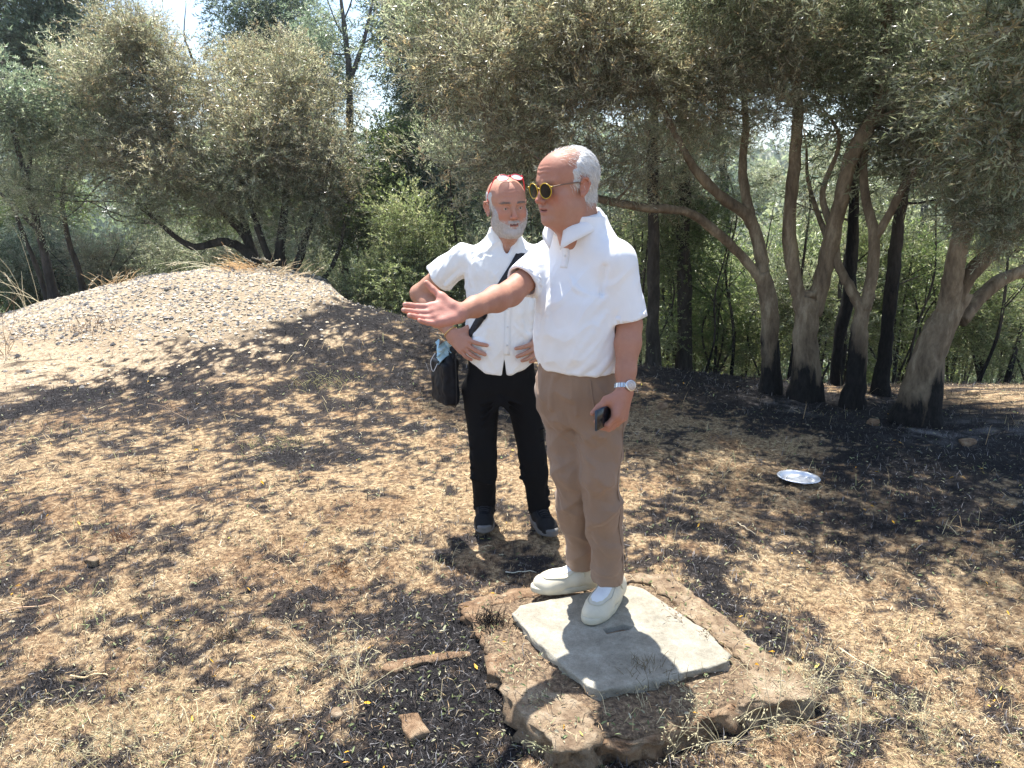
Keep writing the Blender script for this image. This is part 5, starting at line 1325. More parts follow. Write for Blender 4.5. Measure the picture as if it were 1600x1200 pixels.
    for q in range(4):
        c0 = cc+R@np.array([.03, -.096, -.12-.02*q]); v.cone(c0, c0+R@np.array([.080, .025, -.01-.02*q]), .006, .003, .022)
    for an in (aF, aB): v.plane_cut(an, [.0, 0, -1], an-.085, an+.085)
    for an, kn in ((aF, kF), (aB, kB)):
        d_ = nrm(kn-an); v.cone(an-d_*.03, an+d_*.05, .044, .046, .003, True)
    for an in (aF, aB): v.D[:, :, :] = v.D
    V, Q = v.surf(); V = relax(V, Q, 2, .4); N = vnormals(V, Q)
    V = V+N*(fbm(V*np.array([12, 12, 5.]), 3, 31)*.008+((1-np.abs(fbm((V@roty(.8))*np.array([10, 10, 3.5]), 2, 33))*3.5).clip(0, 1)-.3)*.011+((1-np.abs(fbm((V@roty(-.9)@rotz(.5))*np.array([13, 13, 5.]), 2, 35))*4).clip(0, 1))*.008)[:, None]
    b2 = bvh(V, Q)
    obj('trousers', V, Q, M['khaki'], root)
    # side seam and pocket edge
    pk = drape(b2, [cc+R@np.array([.118+.03*t_+.05, -.25, -.015-.17*t_]) for t_ in np.linspace(0, 1, 12)], R@np.array([-.45, 1, 0]), .0005)
    if len(pk) > 3: V1, F1 = ribbon(pk, .007, .0022); obj('pocket_welt', V1, F1, M['khaki'], root)
    sm = []
    for t_ in np.linspace(0, 1, 40):
        c_ = (hF*(1-t_*2)+kF*t_*2) if t_ < .5 else (kF*(2-2*t_)+aF*(2*t_-1)); c_ = c_-[0, 0, .04*(1-t_)]
        o_ = c_+lft*.3-fwd*.01; r_ = hit(b2, o_, c_-fwd*.01-o_, .4)
        if r_ is not None: sm.append((r_[0]+r_[1]*.0003, r_[1]))
    if len(sm) > 6: V1, F1 = ribbon(sm, .006, .0016); obj('side_seam', V1, F1, M['khaki'], root)
    # ankles
    for an, ft in ((aF, feetF), (aB, feetB)):
        V1, F1 = tube([an+[0, 0, .12], an+[0, 0, .02], an*[1, 1, 0]+[0, 0, SLAB_Z+.05]], [.042, .036, .040], 20)
        o = obj('ankle', V1, F1, M['skin'], root, np.tile(np.array([.50, .25, .17]), (len(V1), 1)))
    # shoes
    def moccasin(an, toe_dir, z0):
        d = nrm(np.array([toe_dir[0], toe_dir[1], 0])); A = math.atan2(d[0], -d[1]); Rr = rotz(A)
        o = np.array([an[0], an[1], z0])
        s = Vol(o-[.24, .24, .02], o+[.24, .24, .14], .0028); s.frame(Rr, o)
        # local: toe at -y .195, heel +y .07
        s.cone([0, .035, .048], [0, -.03, .052], .036, .040, .02); s.cone([0, -.03, .045], [-.004, -.105, .034], .040, .036, .03)
        s.cone([-.004, -.10, .034], [-.006, -.148, .030], .042, .036, .03); s.cone([.012, -.09, .028], [.018, -.13, .022], .030, .028, .02)
        s.cone([0, .035, .075], [0, .010, .085], .034, .036, .02)
        s.ell([0, .035, .04], [.036, .040, .045], .02)
        s.plane_cut(o+[0, 0, .012], [0, 0, -1])
        s.ell([0, .012, .135], [.032, .050, .058], .006, True)            # opening
        s.cone([0, -.03, .105], [0, -.15, .080], .020, .02, .03) if False else None
        Vv, Qq = s.surf(); Vv = (relax(Vv, Qq, 1)-o)*[1.08, 1.08, 1.0]+o
        up = obj('shoe', Vv, Qq, M['shoe_white'], root)
        # sole
        a = np.linspace(0, 2*math.pi, 56, endpoint=False); rows = []
        def outl(g):
            x = []
            for t_ in a:
                c, s_ = math.cos(t_), math.sin(t_)
                yy = -.058-.134*c*(1 if c > 0 else .98)
                wv = np.interp(yy, [-.20, -.17, -.11, -.04, .03, .075], [.040, .049, .052, .042, .038, .030])
                xx = wv*np.sign(s_)*abs(s_)**.75-.004*(yy < -.08)
                x.append((xx*(1+g/.05), yy+(-g if c > 0 else g)*abs(c), 0))
            return np.array(x)
        for g, z in ((-.004, 0), (.001, .003), (.0025, .010), (.0015, .018), (.0005, .024), (-.004, .026), (-.02, .026)):
            k_ = outl(g); k_[:, 2] = z+.003*np.clip(-(k_[:, 1]+.12)/.08, 0, 1); rows.append(k_)
        Vs = np.array(rows).reshape(-1, 3); m = 56; i = np.arange(len(rows)-1)[:, None]*m; j = np.arange(m)[None]; j2 = (j+1) % m
        Fs = [np.stack([i+j, i+j2, i+m+j2, i+m+j], -1).reshape(-1, 4), np.arange(m)[None, ::-1], (np.arange(m)+m*(len(rows)-1))[None]]
        obj('sole', (Vs*[1.08, 1.08, 1])@Rr.T+o, Fs, M['shoe_sole'], up)
        bb = bvh(Vv, Qq)
        # moc-toe seam: U over the vamp, tongue panel, lace
        U = catmull([(.027, .0, 0), (.034, -.05, 0), (.036, -.10, 0), (.022, -.150, 0), (-.005, -.166, 0), (-.030, -.148, 0), (-.038, -.10, 0), (-.034, -.05, 0), (-.027, .0, 0)], 6)
        ln = drape(bb, [Rr@u+o+[0, 0, .1] for u in U], [0, 0, -1], .0012)
        V1, F1 = tube([p for p, _ in ln], .0022, 6); obj('seam', V1, F1, M['shoe_sole'], up)
        rows = []
        for y_ in np.linspace(-.035, -.150, 12):
            hw = np.interp(-y_, [.03, .1, .13, .152], [.026, .029, .024, .008]); r_ = []
            for x_ in np.linspace(-hw, hw, 9):
                h_ = hit(bb, Rr@np.array([x_-.003, y_, .2])+o, [0, 0, -1], .4); r_.append(h_[0]+[0, 0, .0015] if h_ is not None else Rr@np.array([x_, y_, .04])+o)
            rows.append(r_)
        Vp = np.array(rows).reshape(-1, 3); i = np.arange(11)[:, None]*9; j = np.arange(8)[None]
        obj('vamp_panel', Vp, np.stack([i+j, i+j+1, i+9+j+1, i+9+j], -1).reshape(-1, 4), M['shoe_insert'], up)
        lc = drape(bb, [Rr@u+o+[0, 0, .1] for u in catmull([(-.032, -.02, 0), (-.015, -.030, 0), (.01, -.03, 0), (.031, -.018, 0)], 6)], [0, 0, -1], .002)
        V1, F1 = tube([p for p, _ in lc], .0022, 6); obj('lace', V1, F1, M['shoe_sole'], up)
        lc = drape(bb, [Rr@u+o+[0, 0, .1] for u in catmull([(.031, -.018, 0), (.040, -.005, 0), (.044, -.002, 0)], 5)], [0, 0, -1], .003)
        if len(lc) > 2: V1, F1 = tube([p for p, _ in lc], .0022, 6); obj('lace_end', V1, F1, M['shoe_sole'], up)
    moccasin(aF*[1, 1, 0]+[.012, .0, 0], np.array([-.60, -1, 0]), SLAB_Z+.002)
    moccasin(aB*[1, 1, 0]+[0, -.005, 0], np.array([-1, -.22, 0]), SLAB_Z+.002)
    # ---- things he wears and holds
    glasses(Rh, oh, hsc, 'sunglasses', 'yellow framed round sunglasses worn by the man in the polo shirt', M['yellow'], M['lens'], M['temple'], (0, -.105, -.004), 0.05, lr=.0262, sep=.0325)
    # watch
    wc = LW-nrm(LW-LE)*.012; ax = nrm(LW-LE)
    wr = empty('wristwatch', tuple(wc)); tag(wr, 'steel bracelet wristwatch on the wrist above the phone', 'watch')
    u0 = nrm(np.array([.35, -.95, 0])-ax*np.dot([.35, -.95, 0], ax)); w0 = np.cross(ax, u0)
    for k_ in range(22):
        a = 2*math.pi*k_/22
        if abs((a+math.pi) % (2*math.pi)-math.pi) < .48: continue
        d_ = u0*math.cos(a)+w0*math.sin(a); tg = -u0*math.sin(a)+w0*math.cos(a)
        Vb, Fb = rbox(wc+d_*.0335, (.0088, .0036, .017), np.stack([tg, d_, ax], 1), .001); obj('link', Vb, Fb, M['steel'], wr, smooth=False)
    V1, F1 = tube([wc+u0*.029, wc+u0*.0385, wc+u0*.040], [.0195, .0195, .0175], 28); obj('case', V1, F1, M['steel'], wr)
    V1, F1 = tube([wc+u0*.0385, wc+u0*.0412], [.0165, .0160], 28); dl = obj('dial', V1, F1, M['dial'], wr)
    for a_, l_ in ((.6, .010), (2.4, .013)):
        dd = (w0*math.sin(a_)+ax*math.cos(a_)); Vb, Fb = tube([wc+u0*.0416, wc+u0*.0416+dd*l_], .0006, 4); obj('hand_pointer', Vb, Fb, M['steel'], dl)
    # phone
    pr = empty('phone', tuple(ph)); tag(pr, 'black smartphone held in the lowered hand of the man in the polo shirt', 'phone')
    pc = P(947, 655, 2.47)+s2*.0; la = nrm(P(930, 660, 2.42)-P(968, 652, 2.50)); 
    la = nrm(s2*.9+np.array([0, 0, -.1])-n2*.0); up_ = nrm(f2-la*np.dot(f2, la)); nn_ = nrm(np.cross(la, up_))
    pc = LW+f2*.100+n2*.030+s2*.040
    Rp = np.stack([la, up_, nn_], 1)@rotz(.35)
    Vb, Fb = rbox(pc, (.135, .070, .0085), Rp, .0030); obj('case', Vb, Fb, M['phoneback'], pr)
    sg = 1 if (Rp[:, 2]@np.array([0, -1, 0])) > 0 else -1
    Vb, Fb = rbox(pc+Rp[:, 2]*sg*.0043, (.128, .064, .0014), Rp, .0006); obj('screen', Vb, Fb, M['phone'], pr)
build_man1()
# ------------------------------------------------------------------ second man: white linen shirt, black trousers, hands on hips
def build_man2():
    yaw = math.radians(4); R = rotz(yaw); fwd = R@np.array([0, -1, 0.]); lft = R@np.array([1., 0, 0])
    Y = 3.52
    gz = float(terrain(-.02, Y))
    oh = P(792, 323, Y-.05); Rh = rotz(math.radians(17))@roty(math.radians(-3))@rotx(math.radians(3)); hsc = 1.08
    root = person_root('person', (P(800, 590, Y)[0], Y, gz), 'bearded bald man in white button shirt and black trousers with both hands on his hips')
    neck = P(789, 372, Y+.02); RS = P(722, 404, Y+.02); RE = P(655, 459, Y+.10); RW = P(708, 524, Y-.06)
    LS = P(852, 404, Y+.02); LE = P(914, 470, Y+.12); LW = P(858, 530, Y-.06)
    pel = P(783, 600, Y)
    v = Vol([RE[0]-.08, Y-.30, .80], [LE[0]+.10, Y+.26, 1.88], .0032)
    v.loft([(.80, pel[0], Y, .12, .085), (.95, pel[0], Y, .14, .10), (1.1, pel[0], Y, .13, .09), (1.28, .5*(pel[0]+neck[0]), Y, .13, .09), (1.37, neck[0], Y, .12, .08), (1.42, neck[0], Y, .07, .05)], yaw=yaw)
    nb = neck+[0, .01, 0]
    v.cone(nb-[0, 0, .06], oh+[0, .03, -.09], .060, .056, .03)
    for S, E_, W_ in ((RS, RE, RW), (LS, LE, LW)):
        v.cone(nb-[0, 0, .10], S, .05, .05, .03)
        v.cone(S, E_, .049, .042, .02); mid = E_+(W_-E_)*.28
        v.cone(E_, mid, .040, .0425, .02); v.cone(mid, E_+(W_-E_)*.72, .042, .031, .02); v.cone(E_+(W_-E_)*.72, W_, .031, .0265, .02)
    f = nrm(P(752, 560, Y-.16)-RW); n = np.array([.25, .9, .35])
    s_ = nrm(np.array([.5, .1, .8])-f*np.dot([.5, .1, .8], f))
    tr, tt = hand_prims(v, RW, f, n, [(.05, .18, .15), (.12, .2, .15), (.18, .25, .2), (.25, .3, .2)], (.30, .02, -.16, -.34), (.30, .70, .75), .2, 1.0, s=s_)
    f2 = nrm(P(818, 560, Y-.16)-LW); s2 = nrm(np.array([-.5, .1, .8])-f2*np.dot([-.5, .1, .8], f2))
    tl, tt2 = hand_prims(v, LW, f2, np.array([-.25, .9, .35]), [(.05, .18, .15), (.12, .2, .15), (.18, .25, .2), (.25, .3, .2)], (.22, .02, -.14, -.30), (.30, .70, .75), .2, 1.0, s=s2)
    v.frame(Rh, oh); head_prims(v, hsc, 2)
    for sx in (-1, 1): v.ell(np.array((sx*.031, -.0905, -.0015))*hsc, np.array((.0138, .010, .0036))*hsc, .002, True)   # eye openings
    v.frame()
    V, Q = v.surf(); V = relax(V, Q, 1, .25); N = vnormals(V, Q)
    col = skin_col(V, (.46, .25, .172), Rh, oh, hsc, 2, [(RW+f*.08, n, .13, (.46, .22, .155), .4)])
    for p, d in tr+tl:
        nd = np.linalg.norm(V-(p+d*.003), axis=1); m = (sstep(.009, .006, nd))[:, None]*.4; col = col*(1-m)+np.array([.66, .42, .37])*m
    V = V+N*(fbm(V*24, 3, 78)*.0016)[:, None]; obj('body', V, Q, M['skin'], root, col)
    for sx in (-1, 1):
        c = oh+Rh@(np.array((sx*.031, -.0735, -.001))*hsc); r = .0118*hsc
        th = np.linspace(0, math.pi, 13); ph = np.linspace(0, 2*math.pi, 20, endpoint=False)
        VV = np.array([(r*math.sin(a)*math.cos(b), -r*math.cos(a), r*math.sin(a)*math.sin(b)) for a in th for b in ph])
        i = np.arange(12)[:, None]*20; j = np.arange(20)[None]; FF = np.stack([i+j, i+(j+1) % 20, i+20+(j+1) % 20, i+20+j], -1).reshape(-1, 4)
        cc = np.tile(np.array([.52, .46, .43]), (len(VV), 1)); ang = np.repeat(th, 20); cc[ang < .52] = (.10, .06, .035); cc[ang < .22] = (.01, .01, .01)
        obj('eye', VV@Rh.T+c, FF, M['eyeball'], root, cc)
    q = ((V-oh)@Rh)/hsc; near = q[:, 2] > -.16
    bm = np.where(near, beard_mask(q), 0); hm = np.where(near, hair_mask(q, 2), 0)
    def shell(mask, th, lo_=.03, base=.0012, nf=.0014):
        sel = mask > lo_; fs = Q[sel[Q].all(1)]; idx = np.unique(fs); mp = np.full(len(V), -1); mp[idx] = np.arange(len(idx))
        return V[idx]+N[idx]*(((mask[idx]-.33)*th*1.3-base*.3)+fbm(V[idx]*150, 2, 3)*nf*mask[idx])[:, None], mp[fs]
    chin = sstep(-.060, -.105, q[:, 2])*sstep(-.02, -.06, q[:, 1])
    mb = MB(); a, b = shell(bm*(.42+chin*.6), .0055*hsc); mb.add(a, b, (.46, .41, .38))
    def bd(o): 
        qq = ((o-oh)@Rh); dd = np.stack([qq[:, 0]*4, qq[:, 1]*1.0-.1, -1+0*qq[:, 0]], 1); return dd@Rh.T
    VV, FF, CC = strands(V+N*(bm*(.2+chin)*.004)[:, None], N, bm+1e-9, 8000, .0065, bd, 5, .0004, .32, (.60, .56, .53), .4); mb.add(VV, FF, CC)
    mb.build('beard', M['beard'], root)
    mb = MB(); a, b = shell(hm, .0022); mb.add(a, b, (.52, .50, .48))
    VV, FF, CC = strands(V, N, hm+1e-9, 2200, .006, lambda o: np.tile(Rh@np.array([0, .3, -1.]), (len(o), 1)), 6, .0005, .4, (.62, .60, .58), .2); mb.add(VV, FF, CC)
    mb.build('hair', M['hair'], root)
    br = np.where(near, sstep(.0035, .001, np.abs(q[:, 2]-.0215+4*(np.abs(q[:, 0])-.027)**2))*sstep(.022, .015, np.abs(np.abs(q[:, 0])-.031))*sstep(-.05, -.06, q[:, 1]), 0)
    VV, FF, CC = strands(V, N, br+1e-9, 500, .007, lambda o: np.stack([np.sign(((o-oh)@Rh)[:, 0]), 0*o[:, 0], .3+0*o[:, 0]], 1)@Rh.T, 7, .0004, .5, (.2, .16, .14), .4)
    obj('eyebrows', VV, FF, M['brow'], root, CC)
    # ---- shirt
    hem = P(785, 583, Y-.1)[2]; cx = P(783, 560, Y)[0]; cx1 = P(787, 430, Y)[0]
    v = Vol([RS[0]-.20, Y-.26, hem-.05], [LS[0]+.20, Y+.24, 1.66], .0036)
    def row(z, a, b, dx=0, dy=0):
        t_ = (z-hem)/(1.42-hem); return (z, cx+(cx1-cx)*min(t_, 1.1)+dx, Y+dy, a, b)
    rows = [row(hem-.03, .168, .122), row(hem+.03, .170, .126), row(hem+.12, .170, .128), row(hem+.22, .160, .120), row(1.20, .162, .118), row(1.32, .172, .115), row(1.38, .165, .105), row(1.42, .140, .09), row(1.455, .10, .075), row(1.485, .075, .066), row(1.51, .064, .062), row(1.525, .060, .060)]
    v.loft(rows, k=.03, e=2.15, yaw=yaw)
    v.cone(nb-[0, 0, .065], RS+[.015, 0, -.004], .046, .054, .035); v.cone(nb-[0, 0, .065], LS+[-.015, 0, -.004], .046, .054, .035)
    dR = nrm(RE-RS); dL = nrm(LE-LS); cR = RS+dR*.150; cL = LS+dL*.150
    for S, c_, d_ in ((RS, cR, dR), (LS, cL, dL)):
        v.sleeve(S, c_, .060, .072, .035, .0600)
        u_ = nrm(np.cross(d_, [0, 1, 0]))
        for q_ in range(4):
            a_ = -.6+q_*.5; o_ = (u_*math.cos(a_*2)+np.array([0, -1, 0])*abs(math.sin(a_*2+.8)))*.058
            v.cone(S+o_*.9+d_*.02, c_+o_*1.12-d_*.012, .006, .006, .014)
    def onf(ang, z, rr=0):
        g = lambda i: np.interp(z, [r[0] for r in rows], [r[i] for r in rows])
        return np.array([g(1), Y, z])+R@np.array([(g(3)+rr)*math.sin(ang), -(g(4)+rr)*math.cos(ang), 0])
    def foldpath(pts, r, cut=False, dep=-.003, k=.016):
        w_ = catmull([onf(a, z, dep) for a, z in pts], 4)
        for i in range(len(w_)-1):
            t_ = i/(len(w_)-1); v.cone(w_[i], w_[i+1], max(r*math.sin(math.pi*min(max(t_, .08), .92)), .0015), None, k, cut)
    foldpath([(-1.2, 1.37), (-1.0, 1.28), (-.85, 1.15), (-.8, 1.03)], .007)
    foldpath([(-1.35, 1.33), (-1.25, 1.2), (-1.2, 1.08)], .007)
    foldpath([(-1.1, 1.40), (-.75, 1.42), (-.4, 1.46)], .005)
    foldpath([(-.7, 1.44), (-.5, 1.37), (-.35, 1.30)], .005)
    foldpath([(-.5, 1.27), (-.45, 1.12), (-.5, 1.0)], .005)
    foldpath([(.5, 1.35), (.45, 1.2), (.5, 1.02)], .006)
    foldpath([(.9, 1.37), (.85, 1.2), (.8, 1.04)], .006)
    foldpath([(-1.3, 1.02), (-1.0, 1.0), (-.7, 1.03), (-.35, 1.0)], .006)
    foldpath([(-1.2, 1.10), (-.9, 1.06), (-.6, 1.08)], .005)
    foldpath([(.3, 1.10), (.7, 1.05), (1.1, 1.08)], .005)
    v.cone(RS+[.050, -.06, .03], RS+[.055, -.04, -.11], .005, .004, .012, True); v.cone(LS+[-.050, -.06, .03], LS+[-.055, -.04, -.11], .005, .004, .012, True)
    # curved shirt tail with an open front slit
    sl = v._sl([cx-.3, Y-.3, hem-.06], [cx+.3, Y+.3, hem+.12], 0); X, Yy, Z = v._xyz(sl)
    side = np.clip(np.abs(X-cx)/.16, 0, 1)**2.2
    v.D[sl] = np.maximum(v.D[sl], ((hem-.004+.075*side)-Z).astype(np.float32))
    w_ = (hem+.085-Z)*.16
    slit = np.maximum(np.abs(X-(P(788, 560, Y-.12)[0]))-w_, Yy-(Y-.02)); v.D[sl] = np.maximum(v.D[sl], -slit.astype(np.float32))
    v.cone(nb+[0, 0, .046], nb+[0, -.01, .12], .052, .060, .004, True)
    v.ell(nb+R@np.array([.003, -.080, -.020]), [.022, .045, .085], .006, True, R)
    V, Q = v.surf(); V = relax(V, Q, 2, .4); N = vnormals(V, Q)
    V = V+N*(fbm(V*np.array([12, 12, 7.])+9, 3, 41)*.006+(1-np.abs(fbm((V@roty(-.5))*np.array([15, 15, 4.5]), 2, 42))*3.2).clip(0, 1)*.006+(1-np.abs(fbm((V@roty(.7))*np.array([20, 20, 6.]), 2, 44))*4).clip(0, 1)*.004)[:, None]
    b = bvh(V, Q); obj('shirt', V, Q, M['linen'], root)
    xp = lambda z: np.interp(z, [hem, 1.42], [P(790, 570, Y-.1)[0], P(796, 420, Y-.1)[0]])
    zt = nb[2]-.13
    pl = drape(b, [np.array([xp(z), Y-.1, z]) for z in np.linspace(zt, hem+.09, 34)], -fwd, .0)
    V1, F1 = ribbon(pl, .030, .0022); obj('placket', V1, F1, M['linen'], root)
    for t_ in (.06, .27, .48, .69, .90):
        p, n_ = pl[int(t_*(len(pl)-1))]; V1, F1 = tube([p+n_*.002, p+n_*.0042], .0048, 12); obj('button', V1, F1, M['button'], root)
    # yoke seam and chest crease
    ys = drape(b, [RS+[.0+.0, 0, .02]+np.array([.20*t_, -.1, .012*t_-.045]) for t_ in np.linspace(.05, .62, 14)], -fwd, .0)
    collar(nb+[0, -.008, -.035], R@rotx(.20), .060, .064, .042, .42, M['linen'], root, tip=.070, drop=.048, tilt=.018, seed=4)
    # ---- trousers
    hR = P(752, 616, Y); hL = P(816, 616, Y); kR = P(755, 712, Y-.03); kL = P(832, 712, Y-.02)
    gR = G(757, 822, gz); gL = G(848, 833, gz); aR = P(758, 793, Y+.03); aL = P(842, 796, Y+.0)
    v = Vol([hR[0]-.16, Y-.22, .06], [hL[0]+.20, Y+.22, hem+.14], .0044)
    v.loft([(hem+.13, cx, Y, .150, .108), (hem, cx, Y, .155, .115), (hem-.08, cx, Y, .158, .118), (hem-.13, cx, Y, .145, .10)], k=.03, e=2.3, yaw=yaw)
    for h_, kn, an in ((hR, kR, aR), (hL, kL, aL)):
        v.cone(h_+[0, 0, .02], kn, .090, .062, .03); v.cone(kn, kn+(an-kn)*.35, .064, .060, .02); v.cone(kn+(an-kn)*.3, an, .060, .050, .02)
        for q_, dz in enumerate((.06, .0, -.05, -.10, .12)):
            c_ = kn+[0, 0, dz]; v.cone(c_+[-.055, -.03, .0], c_+[.05, -.04, .03*(-1)**q_], .010, .005, .012)
        for q_ in range(5):
            c_ = an+[0, 0, .0+.028*q_]; v.cone(c_+[-.045, -.02, .008], c_+[.045, -.025, -.006*(-1)**q_], .012, .009, .010)
            v.cone(c_+[-.045, .01, .012], c_+[.04, .02, .0], .010, .008, .010)
    cc = np.array([cx, Y, hem-.11])
    for q_ in range(4):
        v.cone(cc+[0, -.112, -.01*q_], cc+[.09, -.095, -.04-.035*q_], .006, .003, .012); v.cone(cc+[0, -.112, -.01*q_], cc+[-.09, -.095, -.04-.035*q_], .006, .003, .012)
    for an in (aR, aL): v.plane_cut(an-[0, 0, .012], [0, 0, -1], an-.09, an+.09)
    V, Q = v.surf(); V = relax(V, Q, 2, .4); N = vnormals(V, Q)
    V = V+N*(fbm(V*np.array([14, 14, 8.]), 3, 51)*.005+np.maximum(fbm((V@roty(.4))*np.array([20, 20, 9.]), 2, 53), 0)*.007)[:, None]
    obj('trousers', V, Q, M['blackcloth'], root)
    # ---- trainers
    def trainer(an, toe, tilt=0):
        d = nrm(np.array([toe[0]-an[0], toe[1]-an[1], 0])); A = math.atan2(d[0], -d[1]); z0 = float(terrain(an[0]+d[0]*.06, an[1]+d[1]*.06, False))+.006
        Rr = rotz(A)@rotx(tilt); o = np.array([an[0], an[1], z0])
        s = Vol(o-[.24, .24, .02], o+[.24, .24, .17], .0030); s.frame(Rr, o)
        s.cone([0, .035, .055], [0, -.02, .060], .037, .041, .02); s.cone([0, -.03, .052], [-.002, -.11, .042], .041, .039, .03)
        s.cone([-.010, -.11, .038], [-.012, -.150, .034], .034, .028, .03); s.cone([.012, -.10, .036], [.014, -.14, .032], .032, .028, .02)
        s.cone([0, .030, .085], [0, -.005, .095], .036, .037, .02); s.cone([0, .02, .12], [0, .012, .10], .030, .036, .02)
        s.plane_cut(o+[0, 0, .020], [0, 0, -1])
        Vv, Qq = s.surf(); Vv = relax(Vv, Qq, 1); up = obj('shoe', Vv, Qq, M['shoe_black'], root)
        a = np.linspace(0, 2*math.pi, 56, endpoint=False); rows = []
        def outl(g):
            x = []
            for t_ in a:
                c, s_ = math.cos(t_), math.sin(t_); yy = -.056-.138*c
                wv = np.interp(yy, [-.20, -.17, -.11, -.04, .03, .085], [.030, .045, .051, .042, .041, .030])
                x.append((wv*np.sign(s_)*abs(s_)**.72*(1+g/.05), yy+(-g if c > 0 else g)*abs(c), 0))
            return np.array(x)
        for g, z in ((-.006, 0), (.001, .004), (.003, .012), (.0, .018), (.0025, .025), (.0015, .034), (-.004, .038), (-.02, .038)):
            k_ = outl(g); k_[:, 2] = z+.012*np.clip(-(k_[:, 1]+.13)/.06, 0, 1)+.006*np.clip(k_[:, 1]/.08, 0, 1); rows.append(k_)
        Vs = np.array(rows).reshape(-1, 3); m = 56; i = np.arange(len(rows)-1)[:, None]*m; j = np.arange(m)[None]; j2 = (j+1) % m
        obj('sole', Vs@Rr.T+o, [np.stack([i+j, i+j2, i+m+j2, i+m+j], -1).reshape(-1, 4), np.arange(m)[None, ::-1], (np.arange(m)+m*(len(rows)-1))[None]], M['grey_rubber'], up)
        bb = bvh(Vv, Qq); down = -Rr[:, 2]
        for q_ in range(5):
            y_ = -.028-.016*q_
            lc = drape(bb, [Rr@np.array([x_, y_+.004*math.cos(x_*60), .15])+o for x_ in np.linspace(-.021, .021, 7)], down, .0018)
            if len(lc) > 3: V1, F1 = ribbon(lc, .0055, .0022); obj('lace', V1, F1, M['strap'], up)
        U = catmull([(.026, -.01, .15), (.028, -.06, .15), (.024, -.102, .15), (0, -.115, .15), (-.024, -.102, .15), (-.028, -.06, .15), (-.026, -.01, .15)], 5)
        ln = drape(bb, [Rr@u+o for u in U], down, .0005)
        if len(ln) > 4: V1, F1 = ribbon(ln, .010, .0018); obj('eyestay', V1, F1, M['leather'], up)
    trainer(np.array([aR[0], aR[1], 0]), aR+[-.01, -1, 0])
    trainer(np.array([aL[0], aL[1], 0]), aL+[.36, -1, 0])
    # ---- glasses pushed up on the head
    glasses(Rh, oh, hsc, 'reading_glasses', 'red framed glasses pushed up on the bald head of the bearded man', M['red'], M['clear'], M['red'], (.002, -.050, .118), -1.0, lr=.0225, sep=.029, templen=.12)
    # ---- strap and bag
    bagc = P(698, 590, Y+.02)
    sr = empty('shoulder_bag', tuple(bagc)); tag(sr, 'small black leather shoulder bag hanging at the hip of the bearded man', 'bag')
    A_ = P(812, 396, Y); B_ = P(730, 528, Y); n_ = 26
    ft = drape(b, [A_*(1-t_)+B_*t_+[.0, -.1, 0] for t_ in np.linspace(-.02, 1.0, n_)], [0, 1, 0], .003)
    bk = drape(b, [A_*(1-t_)+B_*t_+[.02, .1, 0] for t_ in np.linspace(-.06, .97, n_)], [0, -1, 0], .003)
    a0 = ft[0][0]; a1 = bk[0][0]
    top = [((a0*(1-t_)+a1*t_)+[0, 0, .018*math.sin(math.pi*t_)], np.array([0, -.3+t_*.6, 1])) for t_ in np.linspace(.15, .85, 5)]
    bt = bagc+[.0, -.01, .115]
    e0 = ft[-1][0]; ends = [(e0*(1-t_)+(bt+[.02, -.03, 0])*t_+[-.010*math.sin(math.pi*t_), 0, 0], np.array([-.5, -1, .2])) for t_ in np.linspace(.15, 1, 6)]
    e1 = bk[-1][0]; ends2 = [(e1*(1-t_)+(bt+[.02, .03, 0])*t_, np.array([-.5, 1, .2])) for t_ in np.linspace(.15, 1, 6)]
    line = ends[::-1]+ft[::-1]+top+bk+ends2
    V1, F1 = ribbon(line, .036, .0022); obj('strap', V1, F1, M['strap'], sr)
    j_ = len(ft)*2//3; p, n2_ = ft[j_]; tg = nrm(ft[j_+1][0]-ft[j_-1][0]); sd_ = np.cross(tg, n2_)
    Vb, Fb = rbox(p+n2_*.004, (.026, .043, .006), np.stack([tg, sd_, n2_], 1), .0015); obj('slider', Vb, Fb, M['leather'], sr)
    # bag body: seen from its narrow side
    yb = math.radians(-63); Rb = rotz(yb); s = Vol(bagc-[.16, .16, .16], bagc+[.16, .16, .16], .0032); s.frame(Rb, bagc)
    s.box([0, 0, -.005], [.100, .030, .118], .028, .004); s.box([0, -.030, -.015], [.095, .018, .100], .015, .006)
    s.frame(); Vv, Qq = s.surf(); Vv = relax(Vv, Qq, 2, .4); Nn = vnormals(Vv, Qq); Vv += Nn*(fbm(Vv*16, 3, 9)*.014)[:, None]
    bo = obj('bag_body', Vv, Qq, M['leather'], sr)
    ring = catmull([Rb@np.array(u)+bagc for u in [(-.100, .004, .10), (-.108, .004, 0), (-.100, .004, -.11), (-.05, .004, -.128), (.05, .004, -.128), (.100, .004, -.11), (.108, .004, 0), (.100, .004, .10), (.05, .004, .118), (-.05, .004, .118)]], 5)
    V1, F1 = tube(ring, .0028, 6, close=True); obj('zip', V1, F1, M['strap'], bo)
    for sx in (-1, 1):
        c_ = bagc+Rb@np.array([sx*.085, 0, .115]); Vb, Fb = rbox(c_, (.022, .012, .03), Rb, .002); obj('strap_loop', Vb, Fb, M['leather'], sr)
    # surgical mask stuffed under the strap
    mk = bagc+[-.012, -.035, .130]; n_ = 12; rows = []
    for i in range(n_):
        for j in range(14):
            u, w_ = i/(n_-1)-.5, j/13-.5
            rows.append((u*.075+.008*math.sin(w_*14), -.02*math.cos(u*5)+.010*math.sin(w_*22+u*4)+.012*math.sin(u*11), w_*.088+.012*math.sin(u*9)))
    V0 = np.array(rows); i = np.arange(n_-1)[:, None]*14; j = np.arange(13)[None]; F0 = np.stack([i+j, i+j+1, i+15+j, i+14+j], -1).reshape(-1, 4)
